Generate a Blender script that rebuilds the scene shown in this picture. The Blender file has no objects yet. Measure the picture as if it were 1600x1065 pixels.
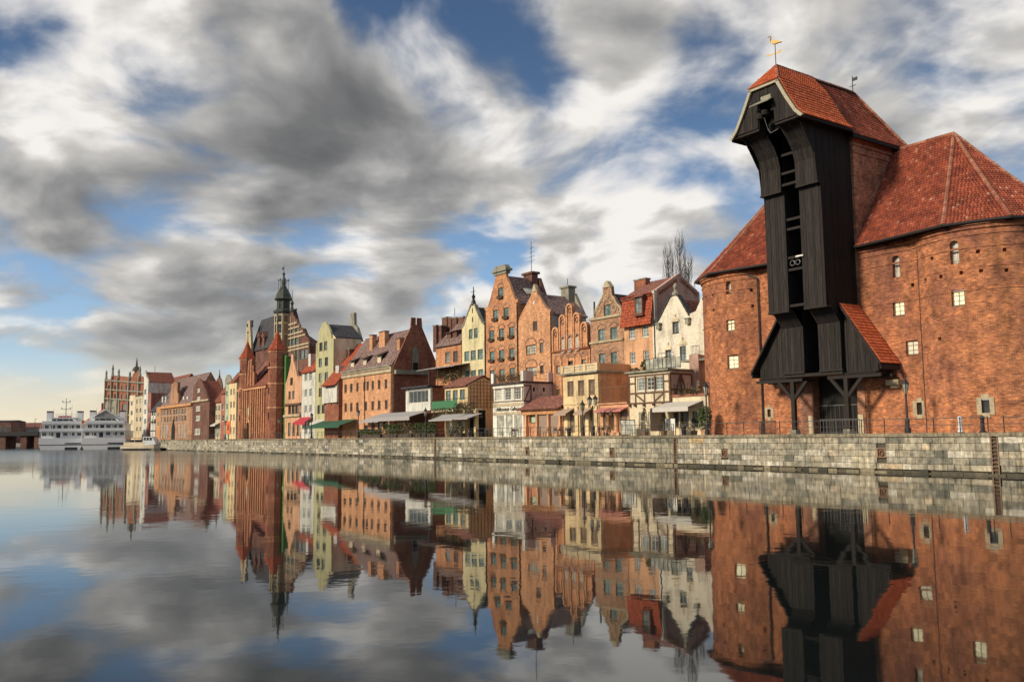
import bpy, math, random
from mathutils import Vector, Matrix
from mathutils.geometry import tessellate_polygon
R_ = math.radians
rnd = random.Random(7)
SC = bpy.context.scene
COL = SC.collection

# ------------------------------------------------------------------ camera
F_PX, PITCH, ROLL, ZC = 1400.0, R_(6.03), math.atan(0.010), 0.1
cp, sp, cr, sr = math.cos(PITCH), math.sin(PITCH), math.cos(ROLL), math.sin(ROLL)
CR = Vector((cr, sp * sr, -cp * sr)); CU = Vector((sr, -sp * cr, cp * cr)); CW = Vector((0, cp, sp))
cam_d = bpy.data.cameras.new('camera'); cam = bpy.data.objects.new('camera', cam_d); COL.objects.link(cam)
cam_d.sensor_width = 36.0; cam_d.lens = 36.0 * F_PX / 1600.0; cam_d.clip_end = 20000.0; cam_d.clip_start = 0.2
cam.matrix_world = Matrix(((CR.x, CU.x, -CW.x, 0), (CR.y, CU.y, -CW.y, 0), (CR.z, CU.z, -CW.z, ZC), (0, 0, 0, 1)))
SC.camera = cam
SC.view_settings.view_transform = 'Standard'; SC.view_settings.look = 'None'
SC.view_settings.exposure = 0.22; SC.view_settings.gamma = 1.0; SC.view_settings.use_curve_mapping = False
SC.cycles.max_bounces = 8; SC.cycles.glossy_bounces = 4; SC.cycles.diffuse_bounces = 3
SC.cycles.caustics_reflective = False; SC.cycles.caustics_refractive = False
SC.cycles.use_denoising = True

# ------------------------------------------------------------------ sun and sky
TO_SUN = Vector((-0.80, -0.40, 0.42)).normalized()
sun_d = bpy.data.lights.new('sun', 'SUN'); sun = bpy.data.objects.new('sun', sun_d); COL.objects.link(sun)
sun_d.energy = 3.4; sun_d.angle = R_(9.0); sun_d.color = (1.0, 0.86, 0.66)
sun.rotation_euler = TO_SUN.to_track_quat('Z', 'Y').to_euler()

def N(nt, typ, **kw):
    n = nt.nodes.new(typ)
    ins = kw.pop('i', {})
    for k, v in kw.items(): setattr(n, k, v)
    for k, v in ins.items():
        if hasattr(v, 'is_output') or isinstance(v, bpy.types.NodeSocket): nt.links.new(v, n.inputs[k])
        else: n.inputs[k].default_value = v
    return n
def math_n(nt, op, a, b=0.0, c=None, clamp=False):
    n = N(nt, 'ShaderNodeMath', operation=op, use_clamp=clamp)
    for i, v in enumerate((a, b) if c is None else (a, b, c)):
        if isinstance(v, bpy.types.NodeSocket): nt.links.new(v, n.inputs[i])
        else: n.inputs[i].default_value = v
    return n.outputs[0]
def vmath(nt, op, a, b=None):
    n = N(nt, 'ShaderNodeVectorMath', operation=op)
    for i, v in enumerate((a, b)):
        if v is None: continue
        if isinstance(v, bpy.types.NodeSocket): nt.links.new(v, n.inputs[i])
        else: n.inputs[i].default_value = v
    return n
def ramp(nt, fac, stops, interp='LINEAR'):
    n = nt.nodes.new('ShaderNodeValToRGB'); n.color_ramp.interpolation = interp
    e = n.color_ramp.elements
    while len(e) < len(stops): e.new(0.5)
    for k, (p, c) in zip(e, stops):
        k.position = p; k.color = (*c, 1) if len(c) == 3 else c
    nt.links.new(fac, n.inputs[0]); return n.outputs[0]
def mixc(nt, fac, a, b, mode='MIX'):
    n = N(nt, 'ShaderNodeMix', data_type='RGBA', blend_type=mode)
    for idx, v in ((0, fac), (6, a), (7, b)):
        if isinstance(v, bpy.types.NodeSocket): nt.links.new(v, n.inputs[idx])
        elif idx == 0: n.inputs[0].default_value = v
        else: n.inputs[idx].default_value = (*v, 1) if len(v) == 3 else v
    return n.outputs[2]
def g(v): return (v, v, v)

def px_ray(x, y):
    return CW + CR * ((x - 800) / F_PX) + CU * ((532.5 - y) / F_PX)

def make_world():
    w = bpy.data.worlds.new('World'); SC.world = w; w.use_nodes = True
    nt = w.node_tree; nt.nodes.clear()
    out = nt.nodes.new('ShaderNodeOutputWorld'); bg = nt.nodes.new('ShaderNodeBackground')
    nt.links.new(bg.outputs[0], out.inputs[0]); bg.inputs[1].default_value = 0.1
    sky = N(nt, 'ShaderNodeTexSky', sky_type='NISHITA', sun_disc=False)
    sky.sun_elevation = math.asin(TO_SUN.z); sky.sun_rotation = math.atan2(TO_SUN.x, TO_SUN.y)
    sky.air_density = 1.0; sky.dust_density = 0.6; sky.ozone_density = 2.0
    tc = nt.nodes.new('ShaderNodeTexCoord'); d = tc.outputs['Generated']
    sep = N(nt, 'ShaderNodeSeparateXYZ', i={0: d}); dz = math_n(nt, 'MAXIMUM', sep.outputs[2], 0.0)
    den = math_n(nt, 'ADD', dz, 0.36)
    P = N(nt, 'ShaderNodeCombineXYZ', i={0: math_n(nt, 'DIVIDE', sep.outputs[0], den), 1: math_n(nt, 'DIVIDE', sep.outputs[1], den), 2: 0.0}).outputs[0]
    warp = N(nt, 'ShaderNodeTexNoise', i={'Vector': P, 'Scale': 1.6, 'Detail': 2.0})
    P2 = vmath(nt, 'ADD', P, vmath(nt, 'SCALE', vmath(nt, 'SUBTRACT', warp.outputs['Color'], (.5, .5, .5)).outputs[0]).outputs[0])
    P2.inputs[1].links[0].from_node.inputs['Scale'].default_value = 0.35
    P2 = P2.outputs[0]
    def fbm(vec, off, scale, det=6.0, rough=0.5):
        v = vmath(nt, 'ADD', vec, off).outputs[0]
        return N(nt, 'ShaderNodeTexNoise', i={'Vector': v, 'Scale': scale, 'Detail': det, 'Roughness': rough}).outputs['Fac']
    n1 = fbm(P2, (3.3, 1.7, 0), 2.6, 5.0, 0.5)
    n2 = fbm(P2, (8.1, 4.2, 2.0), 6.0, 6.0, 0.5)
    cov = math_n(nt, 'ADD', math_n(nt, 'MULTIPLY', math_n(nt, 'SUBTRACT', n1, 0.5), 1.1), math_n(nt, 'MULTIPLY', math_n(nt, 'SUBTRACT', n2, 0.5), 1.5))
    # broad cloud banks and openings, each a direction in the sky
    def blob(x, y, rad, s):
        c = px_ray(x, y).normalized()
        dt = vmath(nt, 'DOT_PRODUCT', d, tuple(c)).outputs['Value']
        m = N(nt, 'ShaderNodeMapRange', interpolation_type='SMOOTHSTEP', i={0: dt, 1: math.cos(R_(rad)), 2: 1.0, 3: 0.0, 4: s})
        return m.outputs[0]
    BL = SKY_COVER
    for (x, y, r, s) in BL: cov = math_n(nt, 'ADD', cov, blob(x, y, r, s))
    cov = math_n(nt, 'ADD', cov, 0.05)
    mask = N(nt, 'ShaderNodeMapRange', interpolation_type='SMOOTHSTEP', i={0: cov, 1: -0.22, 2: 0.30, 3: 0.0, 4: 1.0}).outputs[0]
    # cloud light: thin rims bright, thick bellies grey; relief towards the sun
    sh2 = fbm(P2, (8.1 - 0.055, 4.2 - 0.035, 2.0), 6.0, 6.0, 0.5)
    rel = math_n(nt, 'MULTIPLY', math_n(nt, 'SUBTRACT', n2, sh2), 1.3)
    n3 = fbm(P2, (1.1, 9.2, 5.0), 4.8, 4.0, 0.5)
    thick = N(nt, 'ShaderNodeMapRange', interpolation_type='SMOOTHSTEP', i={0: cov, 1: 0.05, 2: 0.75, 3: 0.0, 4: 0.40}).outputs[0]
    lum = math_n(nt, 'ADD', math_n(nt, 'SUBTRACT', 0.83, thick), rel)
    lum = math_n(nt, 'ADD', lum, math_n(nt, 'MULTIPLY', math_n(nt, 'SUBTRACT', n3, 0.5), 1.15))
    for (x, y, r, s) in SKY_LIGHT: lum = math_n(nt, 'ADD', lum, blob(x, y, r, s))
    cl = ramp(nt, lum, [(0.0, (0.115, 0.117, 0.125)), (0.25, (0.165, 0.166, 0.168)), (0.5, (0.27, 0.27, 0.27)), (0.8, (0.50, 0.485, 0.465)), (1.0, (0.82, 0.79, 0.75))])
    # low air: pale warm band close to the horizon, stronger on the left where the day comes in
    low = N(nt, 'ShaderNodeMapRange', interpolation_type='SMOOTHSTEP', i={0: dz, 1: 0.16, 2: 0.0, 3: 0.0, 4: 1.0}).outputs[0]
    blue = ramp(nt, dz, [(0.0, (0.62, 0.66, 0.62)), (0.07, (0.44, 0.62, 0.76)), (0.17, (0.24, 0.42, 0.68)), (0.27, (0.11, 0.215, 0.40)), (0.38, (0.055, 0.11, 0.22)), (0.5, (0.035, 0.075, 0.17)), (1.0, (0.03, 0.065, 0.15))])
    skyc = vmath(nt, 'SCALE', sky.outputs[0]); skyc.inputs['Scale'].default_value = 0.10
    clear = mixc(nt, 0.75, skyc.outputs[0], blue)
    cl = mixc(nt, math_n(nt, 'MULTIPLY', low, 0.55), cl, (0.66, 0.60, 0.50))
    mask = math_n(nt, 'MULTIPLY', mask, math_n(nt, 'SUBTRACT', 1.0, math_n(nt, 'MULTIPLY', low, 0.25)))
    c = mixc(nt, mask, clear, cl)
    warm = blob(60, 690, 16, 0.85)
    c = mixc(nt, math_n(nt, 'MULTIPLY', warm, N(nt, 'ShaderNodeMapRange', interpolation_type='SMOOTHSTEP', i={0: dz, 1: 0.10, 2: 0.01, 3: 0.0, 4: 1.0}).outputs[0]), c, (0.80, 0.70, 0.50))
    fin = vmath(nt, 'SCALE', c); fin.inputs['Scale'].default_value = 9.6
    nt.links.new(fin.outputs[0], bg.inputs[0])
SKY_COVER = [(330, 270, 22, 0.22), (620, 330, 12, 0.08), (770, 120, 7, -0.26), (1120, 110, 6, -0.20), (40, 510, 5, -0.24), (770, 375, 4, -0.25), (180, 480, 5, -.16), (520, 440, 4, -.12),
             (0, 10, 5, -0.30), (960, 30, 6, 0.20), (1450, 120, 11, 0.14), (900, 250, 8, 0.12), (950, 400, 6, 0.25), (300, 560, 9, .1), (560, 160, 9, .12), (640, 60, 6, -.12), (1120, 330, 5, -.1)]
SKY_LIGHT = [(110, 70, 9, 0.36), (360, 260, 16, -0.10), (960, 390, 7, 0.22), (900, 260, 9, 0.10), (1000, 60, 14, 0.10), (1480, 100, 14, 0.10), (500, 250, 12, -0.10), (600, 450, 8, .08), (700, 100, 8, -.15), (120, 330, 10, -.08)]
make_world()

# ------------------------------------------------------------------ quay frame: a runs to the right along the quay, t inland, z up from the quay top
Q0 = Vector((31.4, 55.0, 0.0))
_l = math.hypot(.567, .823)
AX = Vector((.567 / _l, -.823 / _l, 0)); TX = Vector((.823 / _l, .567 / _l, 0))
QANG = math.atan2(AX.y, AX.x)
WATER = -2.7
CAM = Vector((0, 0, ZC))
def G(a, t, z=0.0): return Q0 + AX * a + TX * t + Vector((0, 0, z))
def at(x, y, t):                                   # photo point -> (a, z) on the upright plane t
    d = px_ray(x, y); k = (t + Q0.dot(TX)) / d.dot(TX); p = CAM + d * k
    return (p - Q0).dot(AX), p.z
def side(x, y, a):                                 # photo point -> (t, z) on the upright plane a
    d = px_ray(x, y); k = (a + Q0.dot(AX)) / d.dot(AX); p = CAM + d * k
    return (p - Q0).dot(TX), p.z

# ------------------------------------------------------------------ mesh builder
class MB:
    def __init__(s): s.v = []; s.f = []; s.m = []; s.uv = {}
    def add(s, vs, fs, m=0, uvs=None):
        o = len(s.v); s.v += [tuple(p) for p in vs]
        for k, f in enumerate(fs):
            if uvs: s.uv[len(s.f)] = uvs[k]
            s.f.append([o + i for i in f]); s.m.append(m)
    def box(s, x0, x1, y0, y1, z0, z1, m=0):
        s.add([(x, y, z) for z in (z0, z1) for y in (y0, y1) for x in (x0, x1)],
              [(0, 2, 3, 1), (4, 5, 7, 6), (0, 1, 5, 4), (2, 6, 7, 3), (0, 4, 6, 2), (1, 3, 7, 5)], m)
    def slab(s, pts, th, m=0):                     # polygon (3D, ordered) thickened against its normal
        p = [Vector(q) for q in pts]; n = (p[1] - p[0]).cross(p[-1] - p[0]).normalized()
        k = len(p); q = [v - n * th for v in p]
        s.add(p + q, [tuple(range(k)), tuple(range(2 * k - 1, k - 1, -1))] + [(i, i + k, (i + 1) % k + k, (i + 1) % k) for i in range(k)], m)
    def prism(s, out, axis, c0, c1, m=0):          # outline in the other two axes, extruded along axis
        tri = tessellate_polygon([[Vector((p[0], p[1], 0)) for p in out]])
        area = sum(out[i][0] * out[(i + 1) % len(out)][1] - out[(i + 1) % len(out)][0] * out[i][1] for i in range(len(out)))
        if area < 0: out = out[::-1]; tri = tessellate_polygon([[Vector((p[0], p[1], 0)) for p in out]])
        def P(u, v, c): return {'x': (c, u, v), 'y': (u, c, v), 'z': (u, v, c)}[axis]
        k = len(out); vs = [P(u, v, c0) for u, v in out] + [P(u, v, c1) for u, v in out]
        fs = []
        for t in tri:
            A, B, C = (out[i] for i in t); cw = (B[0]-A[0])*(C[1]-A[1]) - (B[1]-A[1])*(C[0]-A[0])
            if cw < 0: t = t[::-1]
            fl = (axis != 'y')
            fs.append(tuple(t[::-1]) if fl else tuple(t)); fs.append(tuple(i + k for i in (t if fl else t[::-1])))
        for i in range(k):
            j = (i + 1) % k
            fs.append((i, j, j + k, i + k) if axis != 'y' else (j, i, i + k, j + k))
        s.add(vs, fs, m)
    def tube(s, p, q, r, r2=None, n=6, m=0, cap=True):
        p, q = Vector(p), Vector(q); r2 = r if r2 is None else r2
        z = (q - p)
        if z.length < 1e-6: return
        z.normalize(); x = z.orthogonal().normalized(); y = z.cross(x)
        vs = []
        for c, rr in ((p, r), (q, r2)):
            for i in range(n):
                a = 2 * math.pi * i / n; vs.append(c + x * math.cos(a) * rr + y * math.sin(a) * rr)
        fs = [(i, (i + 1) % n, (i + 1) % n + n, i + n) for i in range(n)]
        if cap: fs += [tuple(range(n - 1, -1, -1)), tuple(range(n, 2 * n))]
        s.add(vs, fs, m)
    def path(s, pts, r, n=6, m=0):
        for p, q in zip(pts, pts[1:]): s.tube(p, q, r, None, n, m)
    def lathe(s, prof, cx, cy, n=8, m=0, a0=0.0):
        vs = []
        for r, z in prof:
            for i in range(n):
                a = a0 + 2 * math.pi * i / n; vs.append((cx + r * math.cos(a), cy + r * math.sin(a), z))
        fs = []
        for k in range(len(prof) - 1):
            for i in range(n):
                j = (i + 1) % n; fs.append((k * n + i, k * n + j, (k + 1) * n + j, (k + 1) * n + i))
        fs.append(tuple(range(n - 1, -1, -1))); fs.append(tuple((len(prof) - 1) * n + i for i in range(n)))
        s.add(vs, fs, m)
    def facade(s, out, holes, y, th=0.35, rev=0.22, m=0):
        rects = [[(x0, z0), (x1, z0), (x1, z1), (x0, z1)] for x0, z0, x1, z1 in holes]
        loops = [out] + rects; flat = [p for l in loops for p in l]
        tri = tessellate_polygon([[Vector((p[0], p[1], 0)) for p in l] for l in loops])
        def orient(t):
            A, B, C = (flat[i] for i in t); return t if (B[0]-A[0])*(C[1]-A[1]) - (B[1]-A[1])*(C[0]-A[0]) > 0 else t[::-1]
        s.add([(x, y, z) for x, z in flat], [tuple(orient(t)) for t in tri], m)
        tri2 = tessellate_polygon([[Vector((p[0], p[1], 0)) for p in out]])
        flat = out; s.add([(x, y + th, z) for x, z in out], [tuple(orient(t))[::-1] for t in tri2], m)
        for lp, dep, inward in [(out, th, False)] + [(r, rev, True) for r in rects]:
            ar = sum(lp[i][0] * lp[(i + 1) % len(lp)][1] - lp[(i + 1) % len(lp)][0] * lp[i][1] for i in range(len(lp)))
            k = len(lp)
            for i in range(k):
                p, q = lp[i], lp[(i + 1) % k]
                if (ar > 0) != inward: p, q = q, p
                s.add([(p[0], y, p[1]), (q[0], y, q[1]), (q[0], y + dep, q[1]), (p[0], y + dep, p[1])], [(0, 1, 2, 3)], m)
    def mesh(s, name, mats, smooth=False, uv=True):
        me = bpy.data.meshes.new(name); me.from_pydata(s.v, [], s.f)
        for mt in mats if isinstance(mats, (list, tuple)) else [mats]: me.materials.append(mt)
        me.polygons.foreach_set('material_index', s.m)
        if smooth: me.polygons.foreach_set('use_smooth', [True] * len(s.f))
        if uv:
            ul = me.uv_layers.new(name='uv'); co = [0.0] * (2 * len(me.loops))
            for p in me.polygons:
                o = s.uv.get(p.index); n = p.normal
                if o is None:
                    if abs(n.z) < 0.97:
                        tx = Vector((-n.y, n.x, 0)).normalized(); ty = n.cross(tx)
                    else: tx = Vector((1, 0, 0)); ty = Vector((0, 1, 0))
                for k, li in enumerate(p.loop_indices):
                    if o is None:
                        v = me.vertices[me.loops[li].vertex_index].co; co[2 * li] = v.dot(tx); co[2 * li + 1] = v.dot(ty)
                    else: co[2 * li], co[2 * li + 1] = o[k]
            ul.data.foreach_set('uv', co)
        me.update(); return me
    def build(s, name, mats, parent=None, smooth=False, uv=True, loc=None, kind=None):
        if not s.f: return None
        o = bpy.data.objects.new(name, s.mesh(name, mats, smooth, uv)); COL.objects.link(o)
        if parent: o.parent = parent
        if loc is not None: o.location = loc
        if kind: o['kind'] = kind
        return o
def put(name, me, parent=None, loc=(0, 0, 0), rz=0.0):
    o = bpy.data.objects.new(name, me); COL.objects.link(o); o.parent = parent; o.location = loc; o.rotation_euler.z = rz; return o
def thing(name, label, cat, loc, rz=0.0, group=None):
    o = bpy.data.objects.new(name, None); COL.objects.link(o); o.location = loc; o.rotation_euler.z = rz
    o.empty_display_size = .3; o['label'] = label; o['category'] = cat
    if group: o['group'] = group
    return o
def tag(o, label, cat, group=None, kind=None):
    if label: o['label'] = label
    if cat: o['category'] = cat
    if group: o['group'] = group
    if kind: o['kind'] = kind
    return o
def copy_tree(o, parent=None):
    c = o.copy(); COL.objects.link(c); c.parent = parent
    for ch in [k for k in o.children]: copy_tree(ch, c)
    return c

# ------------------------------------------------------------------ materials
def base_mat(name, rough=0.8, spec=0.3):
    m = bpy.data.materials.new(name); m.use_nodes = True; nt = m.node_tree; b = nt.nodes['Principled BSDF']
    b.inputs['Roughness'].default_value = rough; b.inputs['Specular IOR Level'].default_value = spec
    return m, nt, b
def pos(nt): return nt.nodes.new('ShaderNodeNewGeometry').outputs['Position']
def noise(nt, vec, scale, det=4.0, rough=0.55):
    return N(nt, 'ShaderNodeTexNoise', i={'Vector': vec, 'Scale': scale, 'Detail': det, 'Roughness': rough}).outputs['Fac']
def bump(nt, b, h, dist, strength=1.0):
    n = N(nt, 'ShaderNodeBump', i={'Height': h, 'Strength': strength, 'Distance': dist}); nt.links.new(n.outputs[0], b.inputs['Normal'])
def brick_mat(name, c1, c2, mortar, soot, w=.27, h=.088, patch=0.55, seed=0.0, stain=0.5):
    m, nt, b = base_mat(name, 0.9, 0.2)
    uv = N(nt, 'ShaderNodeUVMap').outputs[0]
    br = N(nt, 'ShaderNodeTexBrick', offset=0.5, i={'Vector': uv, 'Color1': (*c1, 1), 'Color2': (*c2, 1), 'Mortar': (*mortar, 1), 'Scale': 1.0, 'Mortar Size': .011, 'Mortar Smooth': .2, 'Bias': 0.0, 'Brick Width': w, 'Row Height': h})
    p = vmath(nt, 'ADD', pos(nt), (seed, seed * 2, 0)).outputs[0]
    n1 = noise(nt, p, .30, 6, .62); n2 = noise(nt, p, 1.7, 5, .65)
    st = vmath(nt, 'MULTIPLY', p, (2.6, 2.6, 14.0)).outputs[0]; n3 = noise(nt, st, 1.0, 4, .7)
    n4 = noise(nt, vmath(nt, 'MULTIPLY', p, (1.1, 1.1, .12)).outputs[0], 1.0, 4, .6)
    c = mixc(nt, math_n(nt, 'MULTIPLY', N(nt, 'ShaderNodeMapRange', i={0: n1, 1: .44, 2: .62, 3: 0.0, 4: 1.0}).outputs[0], patch), br.outputs[0], soot)
    c = mixc(nt, stain, c, ramp(nt, n2, [(.34, g(.55)), (.5, g(1.0)), (.66, (1.45, 1.40, 1.28))]), 'MULTIPLY')
    c = mixc(nt, .9, c, ramp(nt, n3, [(.34, (.52, .52, .56)), (.5, g(1.0)), (.64, (1.55, 1.5, 1.38))]), 'MULTIPLY')
    c = mixc(nt, stain * .55, c, ramp(nt, n4, [(.36, g(.6)), (.48, g(1.0)), (.66, g(1.15))]), 'MULTIPLY')
    nt.links.new(c, b.inputs['Base Color'])
    hgt = math_n(nt, 'SUBTRACT', math_n(nt, 'MULTIPLY', n3, .5), br.outputs['Fac'])
    bump(nt, b, hgt, .012, .8); return m
def plaster_mat(name, col, dirt=0.35, rough=.9):
    m, nt, b = base_mat(name, rough, 0.2); p = pos(nt)
    n1 = noise(nt, vmath(nt, 'MULTIPLY', p, (1, 1, .35)).outputs[0], .9, 5, .6); n2 = noise(nt, p, 5.0, 4, .6)
    c = mixc(nt, dirt, col, ramp(nt, n1, [(.36, g(.35)), (.5, g(.95)), (.62, g(1.12))]), 'MULTIPLY')
    c = mixc(nt, dirt * .8, c, ramp(nt, n2, [(.36, g(.55)), (.5, g(1.0)), (.64, g(1.25))]), 'MULTIPLY')
    nt.links.new(c, b.inputs['Base Color']); bump(nt, b, n2, .01, .6); return m
def tile_mat(name, c1, c2, dark, w=.24, h=.34, moss=.35):   # far roofs: courses in relief
    m, nt, b = base_mat(name, .8, .25)
    uv = N(nt, 'ShaderNodeUVMap').outputs[0]
    br = N(nt, 'ShaderNodeTexBrick', offset=0.0, i={'Vector': uv, 'Color1': (*c1, 1), 'Color2': (*c2, 1), 'Mortar': (*dark, 1), 'Scale': 1.0, 'Mortar Size': .035, 'Mortar Smooth': .5, 'Bias': 0.0, 'Brick Width': w, 'Row Height': h})
    p = pos(nt); n1 = noise(nt, p, .9, 5, .65)
    c = mixc(nt, math_n(nt, 'MULTIPLY', N(nt, 'ShaderNodeMapRange', i={0: n1, 1: .45, 2: .7, 3: 0.0, 4: 1.0}).outputs[0], moss), br.outputs[0], dark)
    c = mixc(nt, .7, c, ramp(nt, noise(nt, p, 4, 4), [(.36, g(.5)), (.5, g(1)), (.64, g(1.9))]), 'MULTIPLY')
    nt.links.new(c, b.inputs['Base Color'])
    bump(nt, b, math_n(nt, 'SUBTRACT', 1.0, br.outputs['Fac']), .05, .9); return m
def island_mat(name, stops, rough=.85, spec=.2, var=.5, scale=3.0, bumpd=.01, per_object=False):
    m, nt, b = base_mat(name, rough, spec)
    r = nt.nodes.new('ShaderNodeNewGeometry').outputs['Random Per Island']
    if per_object: r = math_n(nt, 'FRACT', math_n(nt, 'ADD', r, nt.nodes.new('ShaderNodeObjectInfo').outputs['Random']), 0.0)
    c = ramp(nt, r, stops); p = pos(nt); n2 = noise(nt, p, scale, 5, .65)
    c = mixc(nt, var, c, ramp(nt, n2, [(.34, g(.45)), (.5, g(1.0)), (.66, g(1.5))]), 'MULTIPLY')
    if per_object:
        v = noise(nt, vmath(nt, 'MULTIPLY', p, (5.0, 5.0, .55)).outputs[0], 1.0, 4, .65)
        c = mixc(nt, .85, c, ramp(nt, v, [(.34, (.38, .37, .33)), (.46, g(.92)), (.58, g(1.0)), (.70, (1.7, 1.68, 1.62))]), 'MULTIPLY')
        bg_ = noise(nt, p, .22, 3, .6); c = mixc(nt, .7, c, ramp(nt, bg_, [(.38, (.62, .62, .56)), (.6, (1.12, 1.08, 1.0))]), 'MULTIPLY')
    nt.links.new(c, b.inputs['Base Color']); bump(nt, b, n2, bumpd, .8); return m
def plain_mat(name, col, rough=.6, metal=0.0, var=.25, spec=.4):
    m, nt, b = base_mat(name, rough, spec); b.inputs['Metallic'].default_value = metal
    c = mixc(nt, var, col, ramp(nt, noise(nt, pos(nt), 3.0, 4), [(.3, g(.6)), (.5, g(1)), (.7, g(1.25))]), 'MULTIPLY')
    nt.links.new(c, b.inputs['Base Color']); return m
def wood_mat(name, stops, rough=.8):
    m, nt, b = base_mat(name, rough, .25)
    r = nt.nodes.new('ShaderNodeNewGeometry').outputs['Random Per Island']; c = ramp(nt, r, stops)
    n2 = noise(nt, vmath(nt, 'MULTIPLY', pos(nt), (9, 9, .8)).outputs[0], 1.0, 5, .7)
    c = mixc(nt, .8, c, ramp(nt, n2, [(.3, g(.35)), (.5, g(.95)), (.72, g(1.9))]), 'MULTIPLY')
    nt.links.new(c, b.inputs['Base Color']); bump(nt, b, n2, .02, .9); return m
def glass_mat(name, col, rough=.08, spec=.6):
    m, nt, b = base_mat(name, rough, spec)
    c = mixc(nt, .8, col, ramp(nt, noise(nt, pos(nt), 1.3, 2), [(.35, g(.5)), (.5, g(1)), (.65, g(1.7))]), 'MULTIPLY')
    nt.links.new(c, b.inputs['Base Color']); return m
def glow_mat(name, col, e):
    m, nt, b = base_mat(name, .3, .5); b.inputs['Base Color'].default_value = (.4, .38, .3, 1)
    c = mixc(nt, .5, col, ramp(nt, noise(nt, pos(nt), 1.6, 3), [(.35, g(.5)), (.6, g(1.1))]), 'MULTIPLY')
    nt.links.new(c, b.inputs['Emission Color']); b.inputs['Emission Strength'].default_value = e; return m

M = {}
M['brick_tower'] = brick_mat('tower_brick', (.52, .185, .066), (.33, .10, .045), (.38, .28, .2), (.20, .085, .065), w=.30, h=.10, patch=.7, stain=.8)
M['brick_gate'] = brick_mat('gate_brick', (.46, .21, .12), (.31, .13, .08), (.32, .24, .18), (.12, .06, .05), w=.30, h=.10, patch=.7, seed=7, stain=.7)
M['brick_orange'] = brick_mat('orange_brick', (.66, .33, .165), (.54, .24, .115), (.45, .30, .2), (.30, .12, .07), seed=3)
M['brick_salmon'] = brick_mat('salmon_brick', (.70, .38, .20), (.60, .29, .15), (.5, .34, .24), (.36, .15, .08), seed=5, patch=.4)
M['brick_brown'] = brick_mat('brown_brick', (.48, .27, .16), (.38, .20, .12), (.4, .3, .22), (.2, .1, .07), seed=9)
M['brick_red'] = brick_mat('red_brick', (.35, .12, .065), (.25, .08, .045), (.33, .22, .16), (.16, .05, .04), seed=11)
M['brick_dark'] = brick_mat('dark_brick', (.20, .085, .06), (.13, .055, .045), (.24, .18, .15), (.07, .035, .035), seed=13)
M['stone_trim'] = plaster_mat('sandstone', (.50, .42, .28), .5)
M['stone_grey'] = plaster_mat('weathered_stone', (.30, .29, .23), .6)
for nm, c in dict(cream=(.70, .60, .42), cream_white=(.74, .68, .55), yellow=(.74, .57, .33), pale_yellow=(.66, .59, .36), terracotta=(.62, .35, .21), orange=(.66, .38, .22), peach=(.62, .36, .22),
                  mauve=(.52, .34, .28), pink_grey=(.58, .47, .43), green=(.10, .24, .07), olive=(.47, .45, .26), white_wall=(.62, .62, .56), grey_wall=(.33, .33, .32), pale_green=(.42, .52, .36), red_wall=(.38, .16, .12),
                  bright_orange=(.58, .30, .14), pale_beige=(.55, .47, .33), pink=(.6, .36, .28), white_paint=(.76, .74, .66)).items(): M[nm] = plaster_mat(nm + '_plaster', c, .5)
M['tile_red'] = tile_mat('red_tile', (.36, .12, .075), (.27, .085, .055), (.10, .045, .035))
M['tile_bright'] = tile_mat('bright_red_tile', (.44, .10, .045), (.37, .08, .035), (.2, .05, .03), moss=.15)
M['tile_dark'] = tile_mat('dark_tile', (.17, .12, .105), (.12, .085, .075), (.035, .03, .03))
M['tile_frost'] = tile_mat('frosted_tile', (.24, .125, .10), (.36, .27, .25), (.05, .04, .04), moss=.3)
M['tile_mauve'] = tile_mat('mauve_tile', (.33, .14, .10), (.27, .11, .085), (.12, .06, .05))
M['slate'] = tile_mat('slate', (.10, .10, .11), (.07, .07, .08), (.03, .03, .035))
M['near_tile'] = island_mat('clay_tile', [(0, (.19, .05, .034)), (.5, (.27, .068, .038)), (.88, (.33, .085, .045)), (.975, (.36, .12, .07)), (1, (.42, .22, .15))], .8, .25, .6, .9)
M['hood_tile'] = island_mat('new_clay_tile', [(0, (.42, .09, .035)), (.5, (.52, .12, .045)), (1, (.60, .16, .07))], .75, .25, .4, 2.0)
M['ridge_tile'] = island_mat('ridge_tile', [(0, (.25, .09, .06)), (1, (.40, .20, .13))], .85, .2, .5, 2.0)
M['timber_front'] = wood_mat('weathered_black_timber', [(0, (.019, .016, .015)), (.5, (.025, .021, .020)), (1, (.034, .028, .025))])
M['timber_side'] = wood_mat('shaded_timber', [(0, (.011, .010, .009)), (1, (.018, .015, .014))])  # darker copy of the front timber, flank shade put into the colour
M['timber_beam'] = plain_mat('dark_beam', (.024, .019, .016), .85, 0, .6)
M['timber_frame'] = plain_mat('brown_timber', (.12, .07, .045), .8, 0, .5)
M['verge'] = plain_mat('painted_verge_board', (.42, .38, .28), .8, 0, .4)
M['void'] = plain_mat('painted_recess_dark', (.012, .011, .010), .9, 0, .3)  # near-black colour paints in the dark of recesses and openings
M['metal_dark'] = plain_mat('dark_iron', (.035, .034, .036), .55, .3)
M['metal_grey'] = plain_mat('galvanised_rail', (.12, .12, .12), .5, .5)
M['copper'] = plain_mat('dark_copper', (.065, .075, .062), .7, .2, .5)
M['gold'] = plain_mat('gilt', (.40, .25, .05), .5, .2)
M['rust'] = island_mat('rusted_iron', [(0, (.17, .095, .06)), (1, (.32, .21, .14))], .85, .2, .6, 8)
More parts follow.
